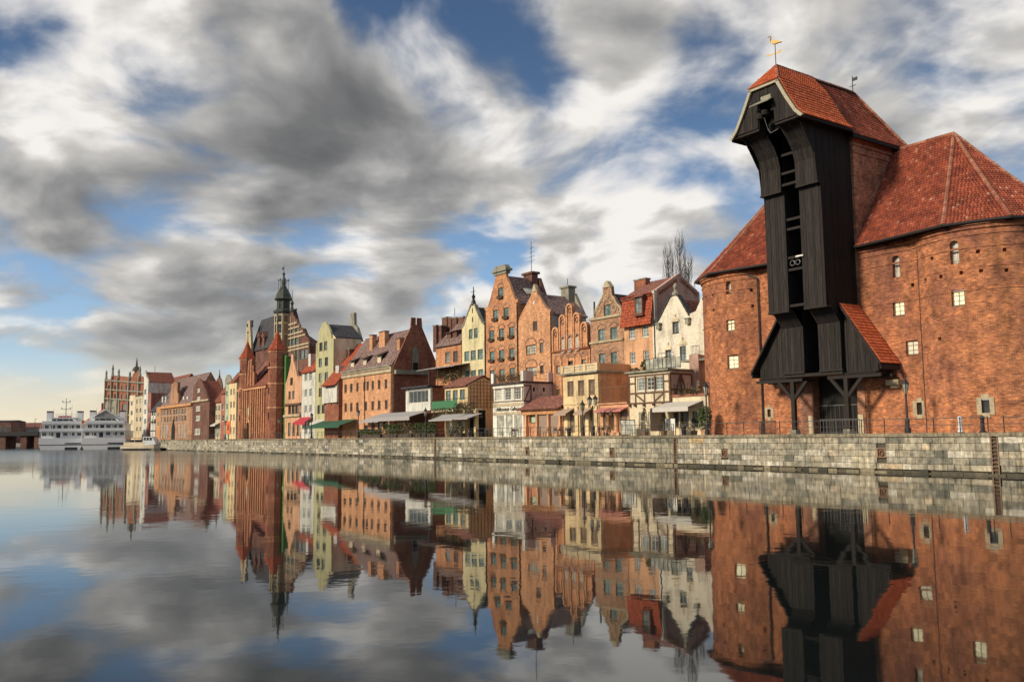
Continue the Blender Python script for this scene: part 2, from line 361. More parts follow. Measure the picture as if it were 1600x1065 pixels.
M['stone'] = island_mat('granite_block', [(0, (.16, .16, .14)), (.13, (.25, .245, .21)), (.28, (.40, .36, .28)), (.45, (.31, .30, .25)), (.6, (.45, .41, .32)), (.75, (.28, .27, .23)), (.88, (.50, .47, .40)), (.975, (.55, .53, .47)), (1, (.46, .34, .2))], .85, .3, .8, 2.6, .02, True)
M['stone_far'] = M['stone']
M['coping'] = island_mat('coping_stone', [(0, (.20, .18, .14)), (1, (.30, .26, .19))], .85, .2, .6, 3.0, .01, True)
M['mortar'] = plaster_mat('dark_joint', (.10, .09, .07), .5)
M['wet_stone'] = island_mat('wet_footing_stone', [(0, (.03, .028, .016)), (.5, (.09, .075, .045)), (1, (.26, .22, .14))], .5, .5, .7, 3.0, .03)
M['paving'] = plaster_mat('paving', (.38, .36, .32), .4)
M['glass'] = glass_mat('window_glass', (.035, .042, .042))
M['glass_blue'] = glass_mat('sky_glass', (.16, .20, .20), .12)
M['glass_pale'] = glass_mat('curtained_glass', (.36, .36, .30), .2)
M['glass_warm'] = glass_mat('dusty_glass', (.16, .12, .08), .3)
M['glow'] = glow_mat('emissive_window_glass', (1.0, .90, .48), .80)  # pale tower panes, given an emission colour of their own
M['glow_dim'] = glow_mat('dim_emissive_window_glass', (.9, .82, .52), .42)
M['frame_dark'] = plain_mat('dark_window_frame', (.07, .05, .035), .6)
M['frame_white'] = plain_mat('white_window_frame', (.68, .66, .58), .5)
M['frame_brown'] = plain_mat('brown_window_frame', (.20, .12, .07), .6)
M['frame_green'] = plain_mat('green_window_frame', (.07, .15, .12), .6)
M['white'] = plain_mat('white_enamel', (.72, .74, .76), .35, 0, .3)
M['boat_cream'] = plain_mat('cream_hull', (.72, .62, .44), .4, 0, .3)
M['boat_dark'] = plain_mat('dark_hull', (.03, .032, .04), .4)
M['red_paint'] = plain_mat('red_paint', (.42, .06, .04), .5)
M['orange_paint'] = plain_mat('orange_sign_paint', (.75, .15, .03), .5)
M['awning_green'] = plain_mat('green_canvas', (.025, .10, .06), .8)
M['awning_white'] = plain_mat('off_white_canvas', (.55, .53, .48), .8)
M['awning_grey'] = plain_mat('grey_canvas', (.36, .35, .35), .8)
M['awning_pink'] = plain_mat('faded_pink_canvas', (.50, .20, .17), .8)
M['awning_red'] = plain_mat('red_canvas', (.45, .04, .06), .8)
M['awning_taupe'] = plain_mat('taupe_canvas', (.40, .29, .22), .8)
M['shutter'] = plain_mat('roller_shutter', (.30, .22, .17), .7)
M['leaf'] = island_mat('leaf', [(0, (.030, .055, .018)), (.6, (.06, .10, .03)), (1, (.12, .13, .04))], .7, .3, .3)
M['leaf_brown'] = island_mat('dry_leaf', [(0, (.05, .05, .025)), (.6, (.12, .10, .05)), (1, (.2, .14, .07))], .7, .3, .3)
M['conifer'] = island_mat('conifer_spray', [(0, (.022, .045, .022)), (1, (.06, .09, .035))], .7, .3, .3)
M['bark'] = plain_mat('grey_bark', (.24, .20, .16), .9, 0, .5)
M['green_glass'] = plain_mat('green_balcony_glass', (.04, .17, .06), .25, 0, .3, .6)
M['neon'] = glow_mat('green_neon', (.02, .45, .15), .35)
M['ink'] = plain_mat('dark_lettering', (.10, .085, .06), .6)
M['paper'] = plain_mat('white_board', (.74, .73, .68), .6)

# ------------------------------------------------------------------ setting: water, land, pavement
def make_water():
    m, nt, b = base_mat('river_water', .015, .5)
    b.inputs['Base Color'].default_value = (.008, .011, .011, 1); b.inputs['IOR'].default_value = 1.38
    p = pos(nt)
    n1 = noise(nt, vmath(nt, 'MULTIPLY', p, (1.0, 1.0, 1)).outputs[0], .55, 3, .5)
    n2 = noise(nt, p, 2.6, 3, .5)
    # a breeze-ruffled patch far up the river, edges feathered by noise
    sx = N(nt, 'ShaderNodeSeparateXYZ', i={0: p})
    dist = math_n(nt, 'ADD', math_n(nt, 'MULTIPLY', sx.outputs[1], 1.0), math_n(nt, 'MULTIPLY', sx.outputs[0], -0.55))
    dist = math_n(nt, 'ADD', dist, math_n(nt, 'MULTIPLY', noise(nt, vmath(nt, 'MULTIPLY', p, (.25, 1, 1)).outputs[0], .06, 4, .6), 60.0))
    ruf = N(nt, 'ShaderNodeMapRange', interpolation_type='SMOOTHSTEP', i={0: dist, 1: 125.0, 2: 215.0, 3: 0.0, 4: 1.0}).outputs[0]
    h = math_n(nt, 'ADD', math_n(nt, 'MULTIPLY', n1, 1.0), math_n(nt, 'MULTIPLY', n2, .16))
    amp = math_n(nt, 'ADD', math_n(nt, 'MULTIPLY', N(nt, 'ShaderNodeMapRange', i={0: noise(nt, vmath(nt, 'MULTIPLY', p, (.35, 1, 1)).outputs[0], .05, 3, .5), 1: .42, 2: .62, 3: .0030, 4: .0085}).outputs[0], 1.0), math_n(nt, 'MULTIPLY', ruf, .03))
    bp = N(nt, 'ShaderNodeBump', i={'Height': math_n(nt, 'MULTIPLY', h, amp), 'Strength': 1.0, 'Distance': 1.0})
    nt.links.new(bp.outputs[0], b.inputs['Normal'])
    nt.links.new(math_n(nt, 'ADD', .028, math_n(nt, 'MULTIPLY', ruf, .10)), b.inputs['Roughness'])
    mb = MB(); mb.add([(-6000, -1500, WATER), (6000, -1500, WATER), (6000, 9000, WATER), (-6000, 9000, WATER)], [(0, 1, 2, 3)])
    tag(mb.build('water', m, uv=False), None, None, kind='structure')
make_water()
def land():
    mb = MB()
    # the town side: inland of the quay wall, out to the horizon
    c = [G(-216, .6), G(60, .6), G(60, 4000), G(-4000, 4000), G(-4000, 60), G(-216, 5.6)]
    mb.add([(p.x, p.y, -.02) for p in c], [tuple(range(6))])
    tag(mb.build('ground', M['paving'], uv=False), None, None, kind='structure')
land()

# ------------------------------------------------------------------ quay wall
def quay_wall():
    root = thing('quay_wall', 'long quay wall of grey and beige granite blocks rising from the water', 'quay wall', G(0, 0), QANG)
    A0, A1 = -216.0, 9.0
    mb = MB(); mb.box(A0, A1, .14, .9, -3.6, -.24); mb.build('wall_core', M['mortar'], root)
    mb = MB(); x = A1
    sizes = [.62, .9, 1.15, 1.4, 1.7, 2.0]; hts = [.44, .48, .46, .44, .40]
    meshes = {}
    def block_mesh(w, h):
        if (w, h) not in meshes:
            vs = []; bv = .02
            b = MB(); W, H = w - .012, h - .012
            b.add([(.006, .14, .006), (W, .14, .006), (W, .14, H), (.006, .14, H), (.006, bv, .006), (W, bv, .006), (W, bv, H), (.006, bv, H), (.03, 0, .03), (W - .024, 0, .03), (W - .024, 0, H - .024), (.03, 0, H - .024)],
                  [(0, 1, 5, 4), (1, 2, 6, 5), (2, 3, 7, 6), (3, 0, 4, 7), (4, 5, 9, 8), (5, 6, 10, 9), (6, 7, 11, 10), (7, 4, 8, 11), (8, 9, 10, 11)])
            meshes[(w, h)] = b
        return meshes[(w, h)]
    niches = [(at(x_, y_, 0)[0], at(x_, y_, 0)[1]) for x_, y_ in ((1132, 708), (1377, 707), (956, 707), (824, 706))]
    ladders = [at(x_, 700, 0)[0] for x_ in (1055, 1554, 680)]
    blocks = []; zt = -.24
    for k, h in enumerate(hts):
        zt -= h; x = A1 - rnd.random()
        while x > A0 + 2:
            w = rnd.choice(sizes)
            x -= w
            cut = [(la - .25, la + .25) for la in ladders] + [(na - .36, na + .36) for na, nz in niches if zt < nz + .34 and zt + h > nz - .34]
            hit = [c_ for c_ in cut if c_[0] < x + w and c_[1] > x]
            if hit:
                l_, r_ = hit[0]
                if x + w - r_ > .12: blocks.append((r_, zt, round(x + w - r_, 2), h))
                x = l_; continue
            blocks.append((x, zt, w, h))
    blocks.sort(key=lambda q: -q[0])
    cache = {}; far = MB()
    for i, (x, z, w, h) in enumerate(blocks):
        dy = rnd.uniform(-.014, .014)
        if i < 300:
            if (w, h) not in cache: cache[(w, h)] = block_mesh(w, h).mesh('stone_block', M['stone'], uv=False)
            put('stone_block', cache[(w, h)], root, (x, dy, z))
        else:
            b = block_mesh(w, h); far.add([(p[0] + x, p[1] + dy, p[2] + z) for p in b.v], b.f)
    far.build('far_stone_blocks', M['stone_far'], root, uv=False, kind='stuff')
    # footing of rough wet stones at the waterline
    mb = MB(); x = A1
    while x > A0:
        w = rnd.uniform(.5, 1.5); p = rnd.uniform(.03, .16); mb.box(x - w + .015, x, -p, .3, -3.3, -2.47 + rnd.uniform(-.16, .05)); x -= w
    mb.build('footing', M['wet_stone'], root, uv=False, kind='stuff')
    # coping slabs
    cm = {}; x = A1; n = 0; far = MB()
    while x > A0:
        w = rnd.choice((1.6, 2.0, 2.4)); x -= w
        if n < 60:
            if w not in cm:
                b = MB(); b.box(.006, w - .006, -.10, .75, -.24, 0.0); cm[w] = b.mesh('coping_slab', M['coping'], uv=False)
            put('coping_slab', cm[w], root, (x, 0, 0))
        else: far.box(x + .006, x + w - .006, -.10, .75, -.24, 0)
        n += 1
    far.build('far_coping', M['coping'], root, uv=False, kind='stuff')
    b = MB()
    for s_ in ((-.42, .42, -.08), (-.42, .42, 0)): pass
    b.box(-.35, .35, -.02, .12, .26, .34); b.box(-.35, .35, -.02, .12, -.34, -.26); b.box(-.35, -.27, -.02, .12, -.26, .26); b.box(.27, .35, -.02, .12, -.26, .26); b.box(-.27, .27, .10, .13, -.26, .26)
    fm = b.mesh('mooring_niche', M['rust'], uv=False)
    b = MB()
    for k in range(10):
        a1, a2 = k * .628, (k + 1) * .628; b.tube((.16 * math.cos(a1), .05, .16 * math.sin(a1) - .05), (.16 * math.cos(a2), .05, .16 * math.sin(a2) - .05), .025, n=5)
    rm = b.mesh('ring', M['metal_dark'], uv=False)
    for na, nz in niches:
        o = put('mooring_niche', fm, root, (na, 0, nz)); put('ring', rm, o)
    for la in ladders:
        b = MB(); b.box(-.24, -.17, -.01, .06, -3.2, -.1); b.box(.17, .24, -.01, .06, -3.2, -.1)
        for k in range(11): b.box(-.17, .17, -.005, .045, -2.9 + k * .25, -2.9 + k * .25 + .055)
        b.build('ladder', M['rust'], root, uv=False, loc=(la, 0, 0))
    b = MB(); b.box(-.35, .35, -.02, .1, -.32, .32); na, nz = at(719, 704, 0)
    b.build('white_plate', M['paper'], root, uv=False, loc=(na, 0, nz))
quay_wall()

# ------------------------------------------------------------------ windows
WIN = {}
def window_parts(w, h, nx, ny, fr, bar=.05):
    key = (round(w, 1), round(h, 1), nx, ny, fr, bar)
    if key not in WIN:
        w, h = key[0], key[1]; b = MB(); t = max(.06, min(.09, w * .1))
        b.box(-w/2, -w/2 + t, 0, .07, 0, h); b.box(w/2 - t, w/2, 0, .07, 0, h); b.box(-w/2 + t, w/2 - t, 0, .07, 0, t); b.box(-w/2 + t, w/2 - t, 0, .07, h - t, h)
        for i in range(1, nx): x = -w/2 + w * i / nx; b.box(x - bar/2, x + bar/2, .012, .06, t, h - t)
        for j in range(1, ny):
            z = h * j / ny
            for i in range(nx):
                xa = -w/2 + w * i / nx + (bar/2 if i else t); xb = -w/2 + w * (i + 1) / nx - (bar/2 if i < nx - 1 else t)
                b.box(xa, xb, .014, .055, z - bar/2.4, z + bar/2.4)
        b.box(-w/2 - .04, w/2 + .04, -.17, -.002, -.07, -.002)
        WIN[key] = b.mesh('window', M[fr], uv=False)
    k2 = ('pane', key[0], key[1])
    return WIN[key], k2
def pane_mesh(k2, gm):
    key = k2 + (gm,)
    if key not in WIN:
        w, h = k2[1], k2[2]; b = MB(); b.box(-w/2 + .05, w/2 - .05, .04, .05, .05, h - .05); WIN[key] = b.mesh('pane', M[gm], uv=False)
    return WIN[key]
def arch_mesh(w, fr, mat, rise=.5, th=.14):
    key = ('arch', round(w, 1), rise, mat)
    if key not in WIN:
        w = key[1] / 2 + .06; b = MB(); n = 7; pts = []
        for k in range(n + 1):
            a = math.pi * (1 - k / n); pts.append((math.cos(a), math.sin(a) * rise))
        out = [(x * (w + th), z * (w + th) + (th * .6)) for x, z in pts]; inn = [(x * w, z * w) for x, z in pts]
        for k in range(n):
            p, q, r, s = out[k], out[k + 1], inn[k + 1], inn[k]
            vs = [(p[0], 0, p[1]), (q[0], 0, q[1]), (r[0], 0, r[1]), (s[0], 0, s[1])]; vs += [(x, .06, z) for x, _, z in vs]
            b.add(vs, [(0, 3, 2, 1), (0, 1, 5, 4), (2, 3, 7, 6)])
        WIN[key] = b.mesh('arch', M[mat], uv=False)
    return WIN[key]
def box_mesh():
    if 'fbox' not in WIN:
        b = MB(); b.box(-.6, .6, -.30, -.02, -.32, -.08)
        for k in range(46):
            c = Vector((rnd.uniform(-.65, .65), rnd.uniform(-.38, .0), rnd.uniform(-.28, .08))); r = .09
            n = Vector((rnd.uniform(-1, 1), rnd.uniform(-1, 1), rnd.uniform(-1, 1))).normalized(); x = n.orthogonal() * r; y = n.cross(x)
            b.add([c - x, c + y * .6, c + x, c - y * .6], [(0, 1, 2, 3)], 1)
        WIN['fbox'] = b.mesh('flower_box', [M['frame_dark'], M['leaf_brown']], uv=False)
    return WIN['fbox']
GLASS = ['glass', 'glass', 'glass', 'glass_blue', 'glass_blue', 'glass_pale', 'glass_warm']

class House:
    def __init__(s, name, label, t, xl, xr, y, cat='house', group=None, D=11.0):
        s.t = t; s.a0 = at(xl, y, t)[0]; s.a1 = at(xr, y, t)[0]; s.W = s.a1 - s.a0; s.D = D
        s.root = thing(name, label, cat, G(s.a0, t), QANG, group)
    def L(s, x, y, dt=0.0):
        a, z = at(x, y, s.t + dt); return a - s.a0, z
    def front(s, pts, mat, wins=(), y0=0.0, base=0.0, th=.35, fr='frame_dark', holes=(), name='wall', arch=None, flower=False, snap=True, glass=None):
        p = [s.L(x, y, y0) for x, y in pts]
        if snap: p[0] = (0.0, p[0][1]); p[-1] = (s.W, p[-1][1])
        s.out = p
        hs = []; ws = []
        for w in wins:
            cx, cy, wp, hp = w[:4]; nx, ny = w[4:6] if len(w) > 5 else (2, 3)
            x0, z = s.L(cx - wp / 2, cy, y0); x1, _ = s.L(cx + wp / 2, cy, y0); _, zt = s.L(cx, cy - hp / 2, y0); _, zb = s.L(cx, cy + hp / 2, y0)
            ws.append([(x0 + x1) / 2, (zt + zb) / 2, x1 - x0, zt - zb, nx, ny, w[6] if len(w) > 6 else {}])
        for i, w in enumerate(ws):                  # windows of one storey share sill height and size
            row = [v for v in ws if abs(v[1] - w[1]) < .55 and abs(v[2] - w[2]) < .35]
            zm = sum(v[1] for v in row) / len(row); hm = sum(v[3] for v in row) / len(row); wm = sum(v[2] for v in row) / len(row)
            w.append((zm, wm, hm))
        for w in ws:
            zm, wm, hm = w[7]; W_, H_ = round(max(.3, wm), 1), round(max(.4, hm), 1)
            hs.append((w[0] - W_ / 2, zm - H_ / 2, w[0] + W_ / 2, zm + H_ / 2)); w[7] = (w[0], zm - H_ / 2, W_, H_)
        b = MB(); b.facade([(p[0][0], base)] + p + [(p[-1][0], base)], hs + [tuple(h) for h in holes], y0, th, m=0)
        o = b.build(name, mat, s.root)
        for w in ws:
            x, z, W_, H_ = w[7]; op = w[6]
            fm, k2 = window_parts(W_, H_, w[4], w[5], op.get('fr', fr))
            f = put('window', fm, s.root, (x, y0 + .13, z))
            put('pane', pane_mesh(k2, op.get('g', glass or rnd.choice(GLASS))), f)
            if arch and not op.get('noarch'): put('arch', arch_mesh(W_, fr, arch, op.get('rise', .7)), f, (0, -.185, H_ + .02))
            if flower and not op.get('noflower'): put('flower_box', box_mesh(), f, (0, -.14, 0))
        return o
    def mb(s): return MB()
    def body(s, prof, mat, y0=.3, axis='y', name='side_wall', x0=0.0, x1=None, D=None):
        b = MB()
        if axis == 'y': b.prism(prof, 'y', y0, D or s.D)
        else: b.prism(prof, 'x', x0, s.W if x1 is None else x1)
        return b.build(name, mat, s.root)
    def roof_n(s, ap, zl, zr, mat, xl=0.0, xr=None, y0=.36, D=None, wall=None, th=.18, ov=.15):
        xr = s.W if xr is None else xr; D = D or s.D; ax, az = ap
        if wall: s.body([(xl + .02, 0), (xr - .02, 0), (xr - .02, zr - .25), (ax, az - .3), (xl + .02, zl - .25)], wall, y0, D=D)
        b = MB(); kl = (az - zl) / max(ax - xl, .01); kr = (az - zr) / max(xr - ax, .01)
        b.slab([(xl - ov, y0, zl - kl * ov), (ax, y0, az), (ax, D + .2, az), (xl - ov, D + .2, zl - kl * ov)], th)
        b.slab([(xr + ov, y0, zr - kr * ov), (ax + .002, y0, az), (ax + .002, D + .2, az), (xr + ov, D + .2, zr - kr * ov)][::-1], th)
        return b.build('roof', mat, s.root)
    def roof_u(s, yr, zr, ze, mat, yb=None, zb=None, wall=None, ov=.35, x0=0.0, x1=None, th=.18, y0=0.0, e=0.0):
        x1 = s.W if x1 is None else x1; yb = yb or 2 * yr; zb = ze if zb is None else zb
        if wall: s.body([(y0 + .34, 0), (yb, 0), (yb, zb - .2), (yr, zr - .3), (y0 + .34, ze - .05)], wall, axis='x', x0=x0 + .01, x1=x1 - .01)
        b = MB(); k = (zr - ze) / (yr - y0)
        b.slab([(x0 - e, y0 - ov, ze - k * ov), (x1 + e, y0 - ov, ze - k * ov), (x1 + e, yr, zr), (x0 - e, yr, zr)], th)
        b.slab([(x1 + e, yr + .002, zr), (x1 + e, yb + .3, zb), (x0 - e, yb + .3, zb), (x0 - e, yr + .002, zr)], th)
        return b.build('roof', mat, s.root)
    def box(s, name, mat, x0, x1, y0, y1, z0, z1):
        b = MB(); b.box(x0, x1, y0, y1, z0, z1); return b.build(name, mat, s.root)
    def chimney(s, x, y, w, d, z0, z1, mat='brick_red', cap='stone_grey'):
        b = MB(); b.box(x - w/2, x + w/2, y - d/2, y + d/2, z0, z1 - .15); b.box(x - w/2 - .08, x + w/2 + .08, y - d/2 - .08, y + d/2 + .08, z1 - .148, z1, 1)
        return b.build('chimney', [M[mat], M[cap]], s.root)
    def timber(s, beams, y=-.05, name='timber_frame', mat='timber_frame', w=.16):
        b = MB()
        for (xa, za, xb, zb) in beams:
            d = Vector((xb - xa, zb - za)); n = Vector((-d.y, d.x)).normalized() * w / 2
            o = [(xa + n.x, za + n.y), (xb + n.x, zb + n.y), (xb - n.x, zb - n.y), (xa - n.x, za - n.y)]
            yy = y + rnd.uniform(-.008, .008); b.prism(o, 'y', yy, yy + .12)
        return b.build(name, M[mat], s.root)
    def gutter(s, px, ytop, ybot=None, y=-.1, off=None):
        x, z = s.L(px, ytop); b = MB(); b.path([(x, y, z), (x, y, .1)], .06); return b.build('downpipe', M['metal_dark'], s.root, uv=False)

# ------------------------------------------------------------------ harbour gate: two brick towers, the block between them, the timber crane
class Path:
    def __init__(s, segs):
        s.segs = []; u = 0.0
        for g_ in segs:
            L = math.dist(g_[1], g_[2]) if g_[0] == 'line' else g_[2] * abs(g_[4] - g_[3])
            s.segs.append((u, u + L, g_)); u += L
        s.L = u
    def at(s, u):
        for u0, u1, g_ in s.segs:
            if u <= u1 + 1e-6: break
        k = max(0.0, min(1.0, (u - u0) / (u1 - u0)))
        if g_[0] == 'line':
            p, q = Vector(g_[1]), Vector(g_[2]); d = (q - p).normalized(); return p + (q - p) * k, d
        a = g_[3] + (g_[4] - g_[3]) * k; c = Vector(g_[1])
        return c + Vector((math.cos(a), math.sin(a))) * g_[2], Vector((-math.sin(a), math.cos(a)))
    def breaks(s):
        b = [0.0]
        for u0, u1, g_ in s.segs:
            n = 1 if g_[0] == 'line' else max(4, int(abs(g_[4] - g_[3]) / R_(5)))
            b += [u0 + (u1 - u0) * i / n for i in range(1, n + 1)]
        return b
def path_wall(path, z0, z1, opens, thick=0.0):
    us = path.breaks(); zs = [z0, z1]
    for u0, u1, za, zb, dp in opens: us += [u0, u1]; zs += [za, zb]
    us = sorted(set(round(u, 4) for u in us)); zs = sorted(set(round(z, 4) for z in zs))
    mb = MB()
    def P(u, z, dep=0.0):
        p, d = path.at(u); return (p.x - d.y * dep, p.y + d.x * dep, z)
    for i in range(len(us) - 1):
        um = (us[i] + us[i + 1]) / 2
        if us[i + 1] - us[i] < 1e-3: continue
        for j in range(len(zs) - 1):
            zm = (zs[j] + zs[j + 1]) / 2
            if any(o[0] < um < o[1] and o[2] < zm < o[3] for o in opens): continue
            q = [(us[i], zs[j]), (us[i + 1], zs[j]), (us[i + 1], zs[j + 1]), (us[i], zs[j + 1])]
            mb.add([P(u, z) for u, z in q], [(0, 1, 2, 3)], 0, [q])
    for u0, u1, za, zb, dp in opens:
        D = abs(dp); c = [(u0, za), (u1, za), (u1, zb), (u0, zb)]
        for k in range(4):
            (ua, z_a), (ub, z_b) = c[k], c[(k + 1) % 4]
            mb.add([P(ua, z_a), P(ua, z_a, D), P(ub, z_b, D), P(ub, z_b)], [(0, 1, 2, 3)], 0, [[(ua, z_a), (ua + D, z_a), (ub + D, z_b), (ub, z_b)]])
        if dp < 0: mb.add([P(u, z, D) for u, z in c], [(0, 1, 2, 3)], 0, [c])
    return mb
def path_ring(path, z0, z1, proud, u0=0.0, u1=None):
    u1 = path.L if u1 is None else u1; us = [u for u in path.breaks() if u0 < u < u1]; us = [u0] + us + [u1]; mb = MB()
    prof = [(.02, z0), (-proud, z0 + .02), (-proud, z1 - .03), (.02, z1)]
    for a, b in zip(us, us[1:]):
        for (d0, za), (d1, zb) in zip(prof, prof[1:]):
            vs = []
            for u, d, z in ((a, d0, za), (b, d0, za), (b, d1, zb), (a, d1, zb)):
                p, t = path.at(u); vs.append((p.x - t.y * d, p.y + t.x * d, z))
            mb.add(vs, [(0, 1, 2, 3)], 0, [[(a, za), (b, za), (b, zb), (a, zb)]])
    return mb
def tile_rows(mb, A, B, C, D, w=.25, h=.30, sag=0.0, lift=.05, amp=.055):
    A, B, C, D = (Vector(p) for p in (A, B, C, D))
    n = (B - A).cross(D - A)
    if n.length < 1e-6: n = (B - A).cross(C - A)
    n.normalize()
    if n.z < 0: n = -n
    L = max((D - A).length, (C - B).length) if (B - A).length > 0 else 1
    L = ((D + C) / 2 - (A + B) / 2).length; rows = max(2, int(L / h))
    def S(v): return n * (-sag * 4 * v * (1 - v))
    for k in range(rows):
        v0, v1 = k / rows, min(1.0, (k + 1.18) / rows)
        l0, r0 = A.lerp(D, v0) + S(v0), B.lerp(C, v0) + S(v0); l1, r1 = A.lerp(D, v1) + S(v1), B.lerp(C, v1) + S(v1)
        W = (r0 - l0).length; nt_ = max(1, round(W / w))
        for i in range(nt_):
            jl = rnd.uniform(0, .022); vs = []
            for (l, r, hh) in ((l0, r0, lift + jl), (l1, r1, .008)):
                for f, a in ((0.0, 0.0), (.33, amp), (.66, amp), (.98, -.012)):
                    u = min(1.0, (i + f) / nt_); vs.append(l.lerp(r, u) + n * (hh + a))
            for f in (0.0, .33, .66, .98): vs.append(l0.lerp(r0, min(1.0, (i + f) / nt_)) - n * .01)
            mb.add(vs, [(0, 1, 5, 4), (1, 2, 6, 5), (2, 3, 7, 6), (8, 9, 1, 0), (9, 10, 2, 1), (10, 11, 3, 2)])
def ridge_row(mb, p, q, r=.13, step=.36, sag=0.0):
    p, q = Vector(p), Vector(q); n = max(1, int((q - p).length / step))
    for i in range(n):
        a, b = i / n, (i + 1.1) / n
        mb.tube(p.lerp(q, a) + Vector((0, 0, -sag * 4 * a * (1 - a))), p.lerp(q, b) + Vector((0, 0, -sag * 4 * b * (1 - b))), r * rnd.uniform(1.0, 1.15), r * .92, 6)

GC = -18.0                                          # middle of the gate along the quay
def tower(cx, sgn, label, wins, stones, dots, gate_edge, apex, ring_r, corner_angles, pipe):
    cy, r = 10.4, 5.5
    root = thing('brick_tower', label, 'tower', G(cx, cy), QANG, 'round brick towers of the harbour gate')
    jx = 3.3 * sgn
    ja = math.atan2(-4.4, jx) % (2 * math.pi)
    if sgn > 0:                                      # flat wing on the right of the drum
        path = Path([('arc', (0, 0), r, R_(150), ja), ('line', (jx, -4.4), (gate_edge - cx, -4.4))])
    else:
        path = Path([('line', (gate_edge - cx, -4.4), (jx, -4.4)), ('arc', (0, 0), r, ja, R_(400))])
    arc0 = [s_ for s_ in path.segs if s_[2][0] == 'arc'][0]; lin0 = [s_ for s_ in path.segs if s_[2][0] == 'line'][0]
    def locate(x, y):                               # photo point -> (u, z) on this wall
        d = px_ray(x, y); da, dt = d.dot(AX), d.dot(TX); o = CAM - Q0; oa, ot = o.dot(AX) - cx, o.dot(TX) - cy
        k = (-4.4 - ot) / dt; xa = oa + da * k
        if (sgn > 0 and xa > jx) or (sgn < 0 and xa < jx): return lin0[0] + abs(xa - lin0[2][1][0]), ZC + d.z * k
        A_, B_, C_ = da * da + dt * dt, oa * da + ot * dt, oa * oa + ot * ot - r * r
        k = (-B_ - math.sqrt(max(B_ * B_ - A_ * C_, 0))) / A_
        an = math.atan2(ot + dt * k, oa + da * k) % (2 * math.pi)
        if an < arc0[2][3] - .01: an += 2 * math.pi
        return arc0[0] + (an - arc0[2][3]) * r, ZC + d.z * k
    opens = []; made = []
    for (x, y, w, h, kind) in wins:
        u, z = locate(x, y); opens.append((u - w / 2, u + w / 2, z - h / 2, z + h / 2, .42 if kind == 'arch' else .28)); made.append((u, z - h / 2, w, h, kind))
    for (x, y, w, h) in stones:
        u, z = locate(x, y); opens.append((u - w / 2, u + w / 2, z - h / 2, z + h / 2, .30)); made.append((u, z - h / 2, w, h, 'stone'))
    for (x, y) in dots:
        u, z = locate(x, y); opens.append((u - .13, u + .13, z - .13, z + .13, -.32))
    zt = 14.75
    wall = path_wall(path, -.05, zt, opens); wall.build('wall', M['brick_tower'], root)
    for k, (za, zb, pr) in enumerate(((12.95, 13.1, .05), (13.85, 14.0, .07), (14.3, 14.55, .14), (14.55, 14.8, .26), (9.95, 10.05, .045), (11.55, 11.63, .04))):
        path_ring(path, za, zb, pr).build('string_course', M['brick_tower'], root)
    for (u, z, w, h, kind) in made:
        p, d = path.at(u); rz = math.atan2(d.y, d.x); inn = Vector((-d.y, d.x))
        if kind == 'arch':
            fm, k2 = window_parts(w, h, 2, 5, 'frame_white', .045); dep = .34; gm = 'glass_pale'
            b = MB(); n = 8; out = [(-w / 2, 0)]                     # brick head that rounds the opening
            cor = [(math.cos(math.pi * (1 - i / n)) * w / 2, math.sin(math.pi * (1 - i / n)) * w / 2) for i in range(n + 1)]
            for side_ in (cor[:n // 2 + 1], cor[n // 2:]):
                x0 = -w / 2 if side_ is not None and side_[0][0] < -.01 else w / 2
                poly = [(q[0], q[1]) for q in side_] + [(x0, w / 2 + .005)]
                b.prism([(q[0], q[1] + h - w / 2) for q in poly], 'y', .004, .40)
            o = b.build('arch_head', M['brick_tower'], root, loc=(p.x, p.y, z)); o.rotation_euler.z = rz
        elif kind == 'stone':
            fm, k2 = window_parts(w, h, 1, 1, 'frame_dark'); dep = .2; gm = 'glass'
            b = MB(); t = .30
            for q in ((-w/2 - t, -w/2 - .002, -.12, h + .14), (w/2 + .002, w/2 + t, -.12, h + .14)): b.box(q[0], q[1], -.035, .10, q[2], q[3])
            b.box(-w/2, w/2, -.035, .1, h + .002, h + .36); b.box(-w/2, w/2, -.05, .1, -.34, -.002)
            o = b.build('stone_surround', M['stone_trim'], root, loc=(p.x, p.y, z)); o.rotation_euler.z = rz
        else:
            fm, k2 = window_parts(w, h, 2 if kind != 'glow4' else 4, 3, 'frame_brown'); dep = .17; gm = 'glow' if kind == 'glow' else 'glow_dim'
        f = put('window', fm, root, (p.x + inn.x * dep, p.y + inn.y * dep, z), rz); put('pane', pane_mesh(k2, gm), f)
        if kind == 'arch': f.scale = (1, 1, .96)
    # roof: straight slope along the wing, then fanned facets round the drum up to one peak
    ze = 14.82; ax, ay, az = apex[0] - cx, apex[1] - cy, apex[2]
    ge = (gate_edge + sgn * .0) - cx; inner = ge + (-.35 if sgn > 0 else .35) * -1 * 0
    E = [(ge, -4.95, ze)]; Rr = ring_r
    for ang in corner_angles: E.append((Rr * math.cos(R_(ang)), Rr * math.sin(R_(ang)), ze))
    top = (ge, ay, az); peak = (ax, ay, az)
    tl = MB(); un = MB(); rg = MB()
    quads = []
    if sgn < 0: quads.append((E[0], E[1], peak, top))
    else: quads.append((E[1], E[0], top, peak))
    for k in range(1, len(E) - 1):
        quads.append((E[k], E[k + 1], peak, peak) if sgn < 0 else (E[k + 1], E[k], peak, peak))
    for q in quads:
        tile_rows(tl, *q, sag=.16)
        P = [Vector(v) for v in q]; n = (P[1] - P[0]).cross(P[2] - P[0]).normalized() * .34
        vs = [v - n for v in P]
        un.add(vs, [(0, 1, 2), (0, 2, 3)] if (P[2] - P[3]).length > .01 else [(0, 1, 2)])
    for k in range(1, len(E)): ridge_row(rg, E[k], peak, .14, .36, .12)
    ridge_row(rg, top, peak, .15)
